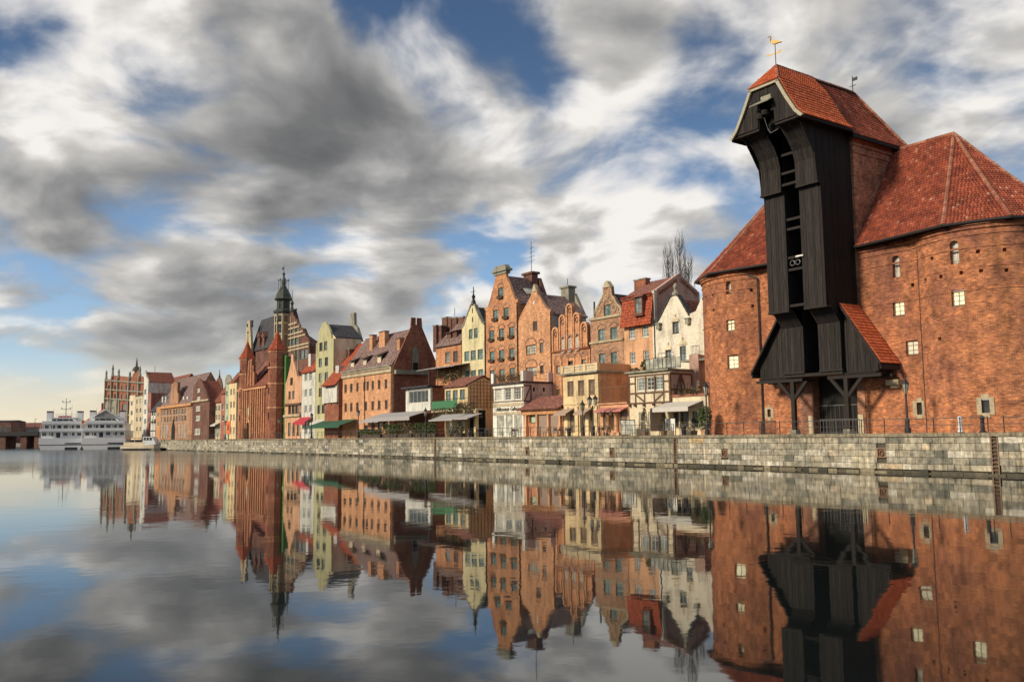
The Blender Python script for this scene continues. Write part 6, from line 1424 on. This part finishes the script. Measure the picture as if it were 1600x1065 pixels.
    a, z = H.L(240, 572, 7); mb = MB(); mb.tube((a, 7.5, zt + 6), (a, 7.5, z), .09); mb.tube((a - 2.5, 7.5, z - 4), (a + 2.5, 7.5, z - 4.2), .06); mb.build('aerial', M['metal_dark'], H.root)
    simple_house('pale_blue_house', 'tall pale bluish-white house with a pinnacled top', 8.4, 223.5, 230.4, 594, 592, 'white_wall', cols=(227,), rows=(612, 628, 643, 658), wp=3, hp=8, gable=[(223.5, 596), (225, 590), (227, 578), (229, 590), (230.4, 595)])
    simple_house('pale_yellow_house', 'pale yellow house with three rows of paired windows beside the palace gate', 8.4, 210.5, 223.4, 620, 618, 'pale_beige', cols=(214, 219.5), rows=(627, 641, 655, 670), wp=2.6, hp=7)
    simple_house('ochre_house', 'ochre house strip between the palace gate and the pale yellow house', 8.6, 202, 210.4, 618, 617, 'cream', cols=(206,), rows=(630, 645, 660), wp=3, hp=7)
    # palace gate at the far end
    H = House('palace_gate', 'broad brown brick palace gate bristling with pinnacles at the far end of the quay', 14, 165, 232, 640, cat='palace gate', D=4)
    H.front([(165, 593), (172, 592), (175, 586), (186, 587), (203, 589), (205, 592), (207, 586), (211, 579), (213, 577), (216, 580), (219, 586), (221, 588), (232, 592)], M['brick_red'],
            [(x, y, 2.6, 11, 1, 3) for y in (636, 656) for x in (168.5, 172.5, 176.5, 180.5)] + [(x, 637, 6, 12, 2, 3) for x in (194,)] + [(x, y, 3, 8, 1, 2) for y in (606, 620) for x in (170, 180, 191, 198, 209, 216)], fr='frame_dark', glass='glass')
    zt = min(p[1] for p in H.out) + .4; H.body([(.3, 0), (H.W - .2, 0), (H.W - .2, zt - 1), (.3, zt - 1)], M['brick_red'])
    z = H.L(175, 625)[1]; H.box('ground_band', M['stone_grey'], -.1, H.L(187, 640)[0], -.35, -.003, 3, z)
    for yy in (597, 611, 625, 647): xm = H.L(195, yy)[0]; zA, zB = H.L(166, yy - (3 if yy < 640 else 0))[1], H.L(231, yy + 2)[1]; mb = MB(); mb.prism([(-.2, zA - .25), (H.W + .2, zB - .25), (H.W + .2, zB + .25), (-.2, zA + .25)], 'y', -.6, -.36); mb.build('cornice', M['stone_grey'], H.root)
    H.roof_u(2.2, zt + 1.2, zt - .5, M['tile_red'], y0=1)
    for x_, yb, yt in ((167, 593, 578), (177, 588, 569), (186.5, 590, 576), (204, 590, 580), (219.5, 588, 571), (230, 592, 579)):
        a, z0 = H.L(x_, yb); z1 = H.L(x_, yt)[1]; mb = MB(); mb.box(a - .6, a + .6, -.8, .3, 2, z0); mb.lathe([(.7, z0), (.5, z0 + .6), (.35, z0 + (z1 - z0) * .55), (.5, z0 + (z1 - z0) * .62), (.08, z1)], a, -.25, 6); mb.build('pinnacle', M['stone_grey'], H.root)
    a, z0 = H.L(212.5, 578); mb = MB(); mb.lathe([(1.6, z0 - .3), (1.2, z0 + .8), (.4, z0 + 1.4), (.3, z0 + 2.6), (.06, z0 + 4.6)], a, .2, 8); mb.build('finial', M['copper'], H.root)
    # low orange houses beyond
    for i, (xl, xr, ye, yr_) in enumerate(((134, 146, 656, 645), (147, 156, 648, 634), (156.5, 165.5, 641, 629))):
        lab = ('low house with orange roof lowest and farthest left behind the white ships', 'orange roofed house with two chimneys behind the white ships', 'narrow orange roofed house next to the palace gate')[i]
        H, ze = simple_house('orange_roof_house', lab, 20, xl, xr, ye, ye, ('orange', 'orange', 'cream')[i], True, rmat='tile_bright', rh=4.2, D=12, cols=((xl + xr) / 2,), rows=(ye + 12,), wp=3, hp=6)
        if i: H.chimney(H.W * .3, 3, 1.3, 1.2, ze + 1, ze + 5.6); H.chimney(H.W * .8, 5, 1.3, 1.2, ze + 2, ze + 6.4)
houses_far()

# ------------------------------------------------------------------ far quay, bridge, ships
def far_things():
    t = thing('far_quay_edge', 'low stone quay edge behind the moored white ships', 'quay edge', G(-216, 5.5), QANG); mb = MB(); mb.box(-260, -.2, 0, 1.2, -3.5, 0); mb.build('wall', M['stone_grey'], t)
    mb = MB(); mb.box(-.2, 1, -5.2, 8, -3.5, -.03); mb.build('return_wall', M['stone_grey'], t)
    # ships, seen from astern at an angle
    def ship(px_, Y, label, rz, kind=0):
        X = (px_ - 800) / 1408 * Y; root = thing('passenger_ship', label, 'ship', (X, Y, WATER), rz, 'white passenger ships moored side by side')
        mb = MB(); W = 5.9
        st = [(0, 1.0), (6, 1.0), (14, .95), (20, .7), (25, .08)]
        vs = []
        for y, f in st:
            for x, z in ((-W * f * .86, -.5), (-W * f, 1.4), (-W * f, 3.4), (W * f, 3.4), (W * f, 1.4), (W * f * .86, -.5)): vs.append((x, y, z + (y / 25) ** 2 * .8))
        fs = []
        for k in range(len(st) - 1):
            for j in range(6): a, b = k * 6 + j, k * 6 + (j + 1) % 6; fs.append((a, b, b + 6, a + 6))
        fs += [(5, 4, 3, 2, 1, 0), (24, 25, 26, 27, 28, 29)]; mb.add(vs, fs); mb.build('hull', M['white'], root)
        mb = MB(); mb.box(-W - .03, W + .03, -.06, 12, 1.35, 1.52); mb.build('rubbing_strake', M['boat_dark'], root)
        mb = MB(); mb.box(1.2, 4.6, -.05, .4, -.2, .7); mb.build('stern_opening', M['boat_dark'], root)
        for lv, (w, y0, y1, z0, z1) in enumerate(((W, .9, 19, 3.41, 5.3), (W - .5, 1.6, 17, 5.5, 7.5), (W - 2.2, 3.0, 13, 7.7, 9.4))):
            mb = MB(); mb.box(-w + .3, w - .3, y0 + .8, y1 - .5, z0, z1); mb.build('deckhouse', M['white'], root)
            mb = MB(); mb.box(-w, w, y0 - .6, y1, z1 + .001, z1 + .2); mb.build('deck', M['white'], root)
            mb = MB(); mb.box(-w, w, y0 - .65, y0 - .55, z1 + .201, z1 + 1.0) if lv < 2 else rail_mb(mb, w, y0, z1)
            mb.build('bulwark', M['white'], root)
            for k in range(6):
                x = -w + 1.1 + k * (2 * w - 2.2) / 5; mb = MB(); dk = (k in (2,)); mb.box(x - .55, x + .55, y0 + .74, y0 + .79, z0 + (.2 if dk else .75), z1 - .3); mb.build('window', M['boat_dark'] if dk else M['glass'], root)
            for k in range(5): x = -w + .3 + k * (2 * w - .6) / 4; mb = MB(); mb.tube((x, y0 - .5, z0), (x, y0 - .5, z1), .06); mb.build('stanchion', M['white'], root, uv=False)
        for s_ in (-1, 1):
            mb = MB(); mb.box(s_ * 4.2 - .7, s_ * 4.2 + .7, 5, 7.5, 7.7, 11.2); mb.box(s_ * 4.2 - .75, s_ * 4.2 + .75, 4.95, 7.55, 11.2, 11.6, 1); mb.build('funnel', [M['white'], M['boat_dark']], root)
        mb = MB(); mb.tube((0, 7, 9.6), (0, 7, 15.6), .14, .07); mb.tube((-1.3, 7, 12.2), (1.3, 7, 12.2), .07); mb.tube((-1.1, 7, 14.3), (1.1, 7, 14.3), .07)
        for x, z in ((-1.2, 12.35), (1.2, 12.35), (-1, 14.45), (1, 14.45)): mb.tube((x, 7, z), (x, 7, z + .35), .16)
        mb.build('mast', M['metal_grey'], root)
        mb = MB(); mb.box(-1.6, 1.4, 4.2, 8, 9.61, 10.2); mb.build('wheelhouse_roof', M['red_paint'], root)
        mb = MB(); mb.tube((2.0, 3, 9.6), (4.6, 1.6, 7.8), .16); mb.build('boat_davit', M['white'], root)
        for s_ in (-1, 1):
            mb = MB(); mb.lathe([(0, -1.3), (.45, -.9), (.55, 0), (.45, .9), (0, 1.3)], 0, 0, 8); o = mb.build('lifeboat', M['orange_paint'] if s_ * (1 - 2 * kind) > 0 else M['white'], root, loc=(s_ * (W - .9), 6, 8.3)); o.rotation_euler.x = math.pi / 2
        for x, z in ((-3.2, 12.4), (1.8, 13.6), (3.1, 11.9)): mb = MB(); mb.tube((x, 6, 9.5), (x, 6, z), .05, .03); mb.build('aerial', M['metal_grey'], root)
        if kind:
            mb = MB(); mb.prism([(-3.2, 9.62), (3.2, 9.62), (0, 11.6)], 'y', 2.2, 3.4); mb.build('canopy', M['grey_wall'], root)
            for s_ in (-1, 1): mb = MB(); mb.tube((0, 2.1, 11.75), (s_ * 4.4, 2.1, 8.9), .17); mb.build('brace', M['white'], root)
        mb = MB(); mb.tube((-W + .6, -.4, 5.2), (-W + .6, -.9, 7.4), .05); mb.build('flagstaff', M['white'], root)
        mb = MB(); mb.box(W * .2, W * .95, -.12, -.06, 1.7, 2.0); mb.build('name_band', M['boat_dark'], root)
    def rail_mb(mb, w, y0, z):
        for zz in (.5, 1.0): mb.tube((-w, y0 - .5, z + .2 + zz), (w, y0 - .5, z + .2 + zz), .05)
        for k in range(9): x = -w + k * 2 * w / 8; mb.tube((x, y0 - .5, z + .2), (x, y0 - .5, z + 1.2), .05)
    ship(93, 268, 'white passenger ship with two funnels, left of the moored pair', .30); ship(160, 266, 'white passenger ship with two funnels, right of the moored pair', .26, 1)
    # motor boat
    X = (222 - 800) / 1408 * 236; root = thing('motor_boat', 'small cream motor boat with a red canopy and a glazed wheelhouse', 'boat', (X, 236, WATER), -.1)
    mb = MB(); st = [(-5.4, .9, 1.1), (-3, 1.0, 1.15), (1, 1.0, 1.25), (3.6, .75, 1.6), (5.2, .08, 2.1)]; vs = []
    for x, f, h in st:
        for y, z in ((-1.6 * f * .6, -.4), (-1.6 * f, .5), (-1.6 * f, h), (1.6 * f, h), (1.6 * f, .5), (1.6 * f * .6, -.4)): vs.append((x, y, z))
    fs = []
    for k in range(4):
        for j in range(6): a, b = k * 6 + j, k * 6 + (j + 1) % 6; fs.append((a, b, b + 6, a + 6))
    fs += [(0, 1, 2, 3, 4, 5), (29, 28, 27, 26, 25, 24)]; mb.add(vs, fs); mb.build('hull', M['boat_cream'], root)
    mb = MB(); mb.box(-5, 2.2, -1.69, 1.69, .25, .48); mb.build('waterline_stripe', M['boat_dark'], root)
    mb = MB(); mb.box(-4.6, 1.0, -1.35, 1.35, 1.2, 2.1); mb.build('cabin', M['boat_cream'], root)
    mb = MB(); mb.prism([(.6, 1.25), (4.2, 1.5), (3.8, 2.4), (3.0, 3.5), (.6, 3.5)], 'y', -1.3, 1.3); wh = mb.build('wheelhouse', M['white'], root)
    for k in range(3): mb = MB(); mb.box(.85 + k * .8, 1.45 + k * .8, -1.33, -1.302, 2.55, 3.3); mb.build('pane', M['glass'], wh)
    mb = MB(); mb.box(-4.4, .5, -1.4, 1.4, 3.1, 3.24); mb.build('canopy', M['red_paint'], root)
    for x in (-4.2, -1.6): mb = MB(); mb.tube((x, -1.3, 2.1), (x, -1.3, 3.1), .06); mb.build('canopy_post', M['white'], root)
    mb = MB(); mb.tube((4.0, 0, 1.6), (4.0, 0, 3.0), .04); mb.build('jackstaff', M['metal_grey'], root)
    # dinghy against the quay end
    X = (263 - 800) / 1408 * 228; root = thing('dinghy', 'small dark dinghy tied between the motor boat and the quay wall', 'boat', (X, 228, WATER), .2)
    mb = MB(); vs = []
    for x, f in ((-2, .8), (0, 1), (1.6, .7), (2.4, .05)):
        for y, z in ((-.8 * f, .6), (0, -.1), (.8 * f, .6)): vs.append((x, y, z))
    fs = [(k * 3 + j, k * 3 + j + 1, k * 3 + j + 4, k * 3 + j + 3) for k in range(3) for j in range(2)] + [(0, 2, 1)]; mb.add(vs, fs); mb.build('hull', M['boat_dark'], root); mb = MB(); mb.box(-.2, .2, -.7, .7, .4, .5); mb.build('seat', M['frame_brown'], root)
    # bridge and the bank beyond
    Y = 345.0; X0, X1 = (-60 - 800) / 1408 * Y, (57 - 800) / 1408 * Y
    root = thing('bridge', 'dark low bridge on thick piers at the far left', 'bridge', (X0, Y, WATER)); L = X1 - X0
    mb = MB(); mb.box(0, L, 0, 9, 4.6, 6.2); mb.build('deck', M['metal_dark'], root)
    rail(root, (0, .2, 6.2), (L, .2, 6.2), 1.1, 30, 'metal_grey')
    for x in (L * .12, L * .52, L * .80, L * .985): mb = MB(); mb.box(x - 1.2, x + 1.2, .6, 8, -1, 4.59); mb.build('pier', M['brick_dark'], root)
    for x in (L * .4, L * .95): mb = MB(); mb.tube((x, .3, 6.2), (x, .3, 11), .09); mb.tube((x, .3, 11), (x + .8, .3, 11.1), .07); mb.build('lamp_post', M['metal_dark'], root)
    mb = MB(); mb.add([(-420, 430, -1.2), (-60, 430, -1.2), (-60, 3000, -1.2), (-2500, 3000, -1.2)], [(0, 1, 2, 3)]); mb.add([(-420, 430, -3), (-60, 430, -3), (-60, 430, -1.2), (-420, 430, -1.2)], [(0, 1, 2, 3)]); tag(mb.build('far_bank', M['paving'], uv=False), None, None, kind='structure')
    for nm, lab, xa, xb, y, h, m, rm in (('far_warehouse', 'long low shed with a dull red roof beyond the bridge', 14, 62, 470, 7.5, 'grey_wall', 'tile_mauve'), ('far_block', 'square brown block beyond the bridge at the left edge', -30, 14, 455, 11, 'brick_dark', 'slate')):
        x0, x1 = (xa - 800) / 1408 * y, (xb - 800) / 1408 * y; root = thing(nm, lab, 'building', (x0, y, -1.2)); w = x1 - x0
        mb = MB(); mb.box(0, w, 0, 14, 0, h); mb.build('wall', M[m], root)
        mb = MB(); mb.prism([(-.4, h), (14.4, h), (7, h + (3.2 if 'ware' in nm else .8))], 'x', -.3, w + .3); mb.build('roof', M[rm], root)
        for k in range(5): mb = MB(); x = w * (k + .5) / 5; mb.box(x - 1, x + 1, -.06, -.003, h * .5, h * .75); mb.build('window', M['glass'], root)
far_things()

# ------------------------------------------------------------------ quay furniture and plants
def quay_furniture():
    segs = [(8.8, at(1556, 670, .25)[0] + .5), (at(1556, 670, .25)[0] - .5, at(1057, 670, .25)[0] + .4), (at(1057, 670, .25)[0] - .4, at(683, 680, .25)[0] + .4), (at(683, 680, .25)[0] - .4, -140.0), (-141.0, -214.0)]
    labs = ['iron railing on the quay edge right of the last ladder', 'iron railing on the quay edge in front of the crane and brick towers', 'iron railing on the quay edge in front of the shop pavilions', 'iron railing on the quay edge in front of the warehouse and olive house', 'iron railing on the far quay edge below the river gate']
    pm = MB(); pm.tube((0, 0, 0), (0, 0, 1.02), .033, n=6); pm.box(-.07, .07, -.07, .07, 0, .03); pm = pm.mesh('post', M['metal_dark'], uv=False)
    for (a1, a0), lab in zip(segs, labs):
        L = a1 - a0; root = thing('quay_railing', lab, 'railing', G(a0, .28), QANG, 'railings along the quay edge')
        n = max(2, round(L / 1.85))
        for i in range(n + 1): put('post', pm, root, (L * i / n, 0, 0))
        for z in (.97, .52): mb = MB(); mb.tube((0, 0, z), (L, 0, z), .024 if z > .6 else .016, n=6); mb.build('rail', M['metal_grey'], root, uv=False)
    # lattice barrier at the doorway and a short stretch of pickets left of it
    for xa, xb, y, lab, mt in ((1282, 1343, 665, 'grey lattice barrier across the dark crane doorway', 'metal_grey'), (1187, 1212, 668, 'short run of black pickets by the left crane post', 'metal_dark')):
        a0, a1 = at(xa, y, 1.2)[0], at(xb, y, 1.2)[0]; root = thing('barrier', lab, 'barrier', G(a0, 1.2), QANG); L = a1 - a0
        for z in (.08, 1.05): mb = MB(); mb.box(0, L, -.02, .02, z, z + .05); mb.build('rail', M[mt], root)
        for i in range(13): x = L * i / 12; mb = MB(); mb.box(x - .018, x + .018, -.015, .015, 0, 1.1); mb.build('picket', M[mt], root)
    # street lamps
    def lamp(a, t, h, label, double=False):
        root = thing('street_lamp', label, 'street lamp', G(a, t), QANG, 'old lantern street lamps along the quay')
        mb = MB(); mb.lathe([(.22, 0), (.22, .3), (.14, .45), (.16, .9), (.08, 1.1), (.06, h - 1.2), (.09, h - 1.15), (.05, h - 1.0)], 0, 0, 8); mb.build('post', M['metal_dark'], root)
        for x in ((-.45, .45) if double else (0,)):
            if double: mb = MB(); mb.path([(0, 0, h - 1.3), (x * .6, 0, h - 1.25), (x, 0, h - 1.0)], .035); mb.build('arm', M['metal_dark'], root)
            mb = MB(); mb.lathe([(.12, h - 1.0), (.24, h - .35)], x, 0, 6); ln = mb.build('lantern_glass', M['glass_pale'], root)
            mb = MB(); mb.lathe([(.30, h - .35), (.22, h - .2), (.08, h - .05), (.05, h + .1), (0, h + .2)], x, 0, 6)
            for k in range(6): a_ = k * math.pi / 3; mb.tube((x + .125 * math.cos(a_), .125 * math.sin(a_), h - 1.0), (x + .25 * math.cos(a_), .25 * math.sin(a_), h - .34), .018, n=4)
            mb.build('lantern_cap', M['metal_dark'], ln)
    for (x, yt, t, lab, db) in ((1102.5, 598, 1.6, 'street lamp at the left foot of the left round tower', False), (1414, 592, 2.4, 'street lamp under the right penthouse roof of the crane', False), (925.5, 618, 2.2, 'street lamp with two lanterns in front of the yellow house', True), (910, 627, 1.8, 'street lamp partly behind the taupe awning of the yellow house', False), (665, 638, 1.6, 'street lamp before the glazed veranda terrace', False), (560, 640, 2.2, 'street lamp at the downpipe of the brick warehouse', False), (487, 645, 2.0, 'street lamp before the off-white house', False), (352.5, 657, 2.0, 'street lamp beside the orange square sign', False), (436, 652, 2.0, 'street lamp in front of the green house', False)):
        a, z = at(x, yt, t); lamp(a, t, z, lab, db)
    a, z = at(357, 668, 1.6); root = thing('square_sign', 'orange square sign on a post beside the far street lamp', 'sign', G(a, 1.6), QANG)
    mb = MB(); mb.box(-1.3, 1.3, -.06, .06, z - 1.3, z + 1.4); mb.build('panel', M['orange_paint'], root); mb = MB(); mb.box(-.5, .5, -.09, -.065, z - .5, z + .6); mb.build('emblem', M['brick_dark'], root); mb = MB(); mb.tube((0, .1, 0), (0, .1, z + 1.2), .07); mb.build('post', M['metal_dark'], root)
    # bollards
    for x, lab, m in ((1500, 'white bollard behind the railing at the right round tower', 'white'), (1535, 'pair-standing dark bollard, nearer the picture edge than the white one', 'metal_dark')):
        a = at(x, 660, 1.0)[0]; root = thing('bollard', lab, 'bollard', G(a, 1.0), QANG); mb = MB(); mb.lathe([(.2, 0), (.2, .1), (.13, .15), (.12, .85), (.17, .92), (.13, 1.05), (0, 1.1)], 0, 0, 10); mb.build('shaft', M[m], root, uv=False); mb = MB(); mb.lathe([(.26, 0), (.26, .05)], 0, 0, 10); mb.build('foot', M['metal_dark'], root)
    # conifers in tubs, shrubs
    def conifer(x, t, h, label):
        a = at(x, 665, t)[0]; root = thing('conifer', label, 'potted conifer', G(a, t), QANG); mb = MB(); mb.lathe([(.26, 0), (.34, .4)], 0, 0, 8); mb.build('tub', M['frame_brown'], root)
        mb = MB(); mb.tube((0, 0, .4), (0, 0, h * .9), .05, .015); mb.build('trunk', M['bark'], root, uv=False)
        mb = MB()
        for k in range(620):
            f = rnd.random() ** .8; r = (1 - f) * .62 * rnd.uniform(.35, 1.0) + .03; a_ = rnd.uniform(0, 6.283); z = .45 + f * (h - .45); c = Vector((r * math.cos(a_), r * math.sin(a_), z)); o = Vector((math.cos(a_), math.sin(a_), rnd.uniform(-.5, .5))) * .16; s_ = Vector((-math.sin(a_), math.cos(a_), rnd.uniform(-.3, .3))) * .05
            mb.add([c - s_, c + o, c + s_], [(0, 1, 2)])
        mb.build('crown', M['conifer'], root, uv=False)
    conifer(1007.5, 2.4, 2.6, 'small potted conifer, taller of two before the timber-framed house'); conifer(1036.5, 2.4, 2.1, 'small potted conifer, lower one beside the white menu boards'); conifer(1084, 2.6, 1.5, 'little potted conifer under the white cafe awning')
    a = at(1101, 662, 3.4)[0]; root = thing('shrub', 'yellow-green bushy shrub in a pot beside the left round tower', 'shrub', G(a, 3.4), QANG); mb = MB(); mb.lathe([(.3, 0), (.4, .5)], 0, 0, 8); mb.build('pot', M['terracotta'], root); mb = MB(); leaves(mb, (0, 0, 1.5), (.75, .7, 1.15), 900, .1); mb.build('foliage', M['leaf'], root, uv=False)
    for x, lab in ((1043, 'white menu board, left one under the cafe awning'), (1051.5, 'white menu board, right one under the cafe awning')):
        a, z = at(x, 663, 3.0); root = thing('menu_board', lab, 'menu board', G(a, 3.0), QANG); mb = MB(); mb.box(-.28, .28, -.03, .03, z - .55, z + .55); mb.build('panel', M['paper'], root)
        for s_ in (-1, 1): mb = MB(); mb.box(s_ * .26 - .03, s_ * .26 + .03, .03, .08, 0, z + .5); mb.build('leg', M['metal_dark'], root)
    # glazed wind break before the orange shop
    a0, a1 = at(970, 665, 3.2)[0], at(992, 665, 3.2)[0]; root = thing('wind_break', 'grey glazed wind break before the orange shop', 'wind break', G(a0, 3.2), QANG); L = a1 - a0
    for k in range(3): mb = MB(); mb.box(L * k / 3 + .04, L * (k + 1) / 3 - .04, -.02, .02, .1, 1.5); mb.build('pane', M['glass_pale'], root)
    mb = MB(); mb.box(0, L, -.03, .03, 1.502, 1.57); mb.build('top_rail', M['metal_dark'], root)
    for k in range(4): mb = MB(); mb.box(L * k / 3 - .03, L * k / 3 + .03, -.03, .03, 0, 1.5); mb.build('post', M['metal_grey'], root)
    # hedge planters on the dining terraces
    for i, (xa, xb, h, lab) in enumerate(((600, 622, 1.7, 'leafy planter hedge at the left end of the veranda terrace'), (624, 645, 1.9, 'leafy planter hedge in the middle of the veranda terrace'), (648, 682, 1.8, 'long leafy planter hedge at the right end of the veranda terrace'), (706, 724, 1.2, 'low planter hedge under the grey awnings of the trellis house'), (560, 596, 1.1, 'low planter hedge below the brick warehouse'))):
        a0, a1 = at(xa, 665, 2.6)[0], at(xb, 665, 2.6)[0]; root = thing('hedge_planter', lab, 'planter', G(a0, 2.6), QANG, 'planter hedges on the dining terraces'); L = a1 - a0
        mb = MB(); mb.box(0, L, -.25, .25, 0, .5); mb.build('trough', M['frame_dark'], root); mb = MB(); leaves(mb, (L / 2, 0, .5 + (h - .4) / 2), (L / 2, .32, (h - .4) / 2 + .1), int(L * 150), .12, 0, 'box'); mb.build('foliage', M['leaf_brown' if i % 2 else 'leaf'], root, uv=False)
    # cafe chairs and tables
    def chair(loc, rz, label):
        root = thing('cafe_chair', label, 'chair', loc, rz, 'cafe chairs on the quay')
        mb = MB(); mb.box(-.22, .22, -.22, .22, .43, .47); mb.build('seat', M['frame_brown'], root); mb = MB(); mb.box(-.22, .22, .2, .24, .6, .9); mb.build('backrest', M['frame_brown'], root)
        for x in (-.2, .2):
            for y in (-.2, .21): mb = MB(); mb.box(x - .02, x + .02, y - .02, y + .02, 0, .43 if y < 0 else .9); mb.build('leg', M['metal_dark'], root)
        return root
    spots = [(868, 2.6), (876, 2.9), (885, 2.6), (936, 2.8), (941, 3.1), (946, 2.8), (948.5, 2.4), (853, 2.8), (800, 2.6), (806, 2.9), (700, 1.9), (716, 1.9), (730, 1.9), (744, 1.9), (640, 1.6), (655, 1.6), (612, 1.6)]
    where = ['left of two chairs at the tiled pavilion corner', 'between the pavilion and the first taupe awning', 'under the first taupe awning', 'left of the chairs heaped at the orange shop', 'set back among the chairs at the orange shop', 'third of the chairs at the orange shop', 'last chair at the orange shop, nearest the quay edge', 'before the right shutter of the tiled pavilion', 'before the gallery right-hand door', 'just right of the gallery right-hand door', 'leftmost under the grey awnings of the trellis house', 'second from left under the grey awnings', 'third from left under the grey awnings', 'rightmost under the grey awnings', 'before the middle veranda hedge', 'before the right veranda hedge', 'before the left veranda hedge']
    c0 = None
    for i, (x, t) in enumerate(spots):
        p = G(at(x, 668, t)[0], t); lab = 'dark cafe chair ' + where[i]
        if c0 is None: c0 = chair(p, QANG, lab); o = c0
        else: o = copy_tree(c0); o.location = p; o['label'] = lab
        o.rotation_euler.z = QANG + rnd.uniform(-1.5, 1.5)
    t0 = None
    for i, (x, t, lab) in enumerate(((872, 2.9, 'small round cafe table before the first taupe awning'), (881, 2.9, 'small round cafe table between the two taupe awnings'), (804, 2.5, 'small round cafe table before the gallery doors'), (708, 1.7, 'small round cafe table, left one under the grey awnings'), (737, 1.7, 'small round cafe table, right one under the grey awnings'), (648, 1.5, 'small round cafe table before the veranda hedges'))):
        p = G(at(x, 668, t)[0], t)
        if t0 is None:
            t0 = thing('cafe_table', lab, 'table', p, QANG, 'cafe tables on the quay'); mb = MB(); mb.lathe([(.35, .70), (.35, .74)], 0, 0, 12); mb.build('tabletop', M['metal_grey'], t0); mb = MB(); mb.lathe([(.22, 0), (.2, .04), (.03, .06), (.03, .70)], 0, 0, 8); mb.build('pedestal', M['metal_dark'], t0)
        else: o = copy_tree(t0); o.location = p; o['label'] = lab
    for x, lab in ((889, 'dark litter bin before the yellow house'), (1068, 'dark litter bin right of the menu boards'), (760, 'dark litter bin left of the gallery shop')):
        root = thing('litter_bin', lab, 'litter bin', G(at(x, 668, 1.4)[0], 1.4), QANG, 'litter bins on the quay'); mb = MB(); mb.lathe([(.2, 0), (.24, .75)], 0, 0, 10); mb.build('drum', M['metal_dark'], root); mb = MB(); mb.lathe([(.26, .751), (.26, .80), (.12, .9), (0, .92)], 0, 0, 10); mb.build('lid', M['metal_grey'], root)
    # bare poplars behind the orange house
    def poplar(x, yt, t, label, r):
        a, h = at(x, yt, t); root = thing('poplar', label, 'tree', G(a, t), QANG, 'bare poplars behind the houses')
        mb = MB(); mb.tube((0, 0, 0), (0, 0, h * .55), .45, .22, 8); mb.tube((0, 0, h * .55), (0, 0, h), .22, .03, 6); mb.build('trunk', M['bark'], root, uv=False)
        mb = MB()
        for k in range(70):
            z = h * rnd.uniform(.35, .95); a_ = rnd.uniform(0, 6.283); L = (h - z) * .45 + 1.6; d = Vector((math.cos(a_), math.sin(a_), rnd.uniform(5.0, 9.0))).normalized(); p = Vector((0, 0, z)); m_ = p + d * L * .5 + Vector((math.cos(a_), math.sin(a_), 0)) * r * .35; q = p + d * L + Vector((math.cos(a_), math.sin(a_), 0)) * r * .2
            mb.tube(p, m_, .045, .03, 3); mb.tube(m_, q, .03, .01, 3)
            for _ in range(7):
                f = rnd.random(); c = p.lerp(m_, f * 2) if f < .5 else m_.lerp(q, f * 2 - 1); b = rnd.uniform(0, 6.283); e = c + Vector((math.cos(b) * .3, math.sin(b) * .3, rnd.uniform(.6, 1.4))); mb.tube(c, e, .015, .007, 3, cap=False)
        mb.build('crown', M['bark'], root, uv=False)
    poplar(1043, 386, 38, 'bare poplar, left of the three behind the orange house', 1.2); poplar(1061, 374, 38, 'bare poplar, tallest in the middle behind the orange house', 1.4); poplar(1075, 410, 40, 'bare poplar, shortest one closest to the round tower', .9)
quay_furniture()
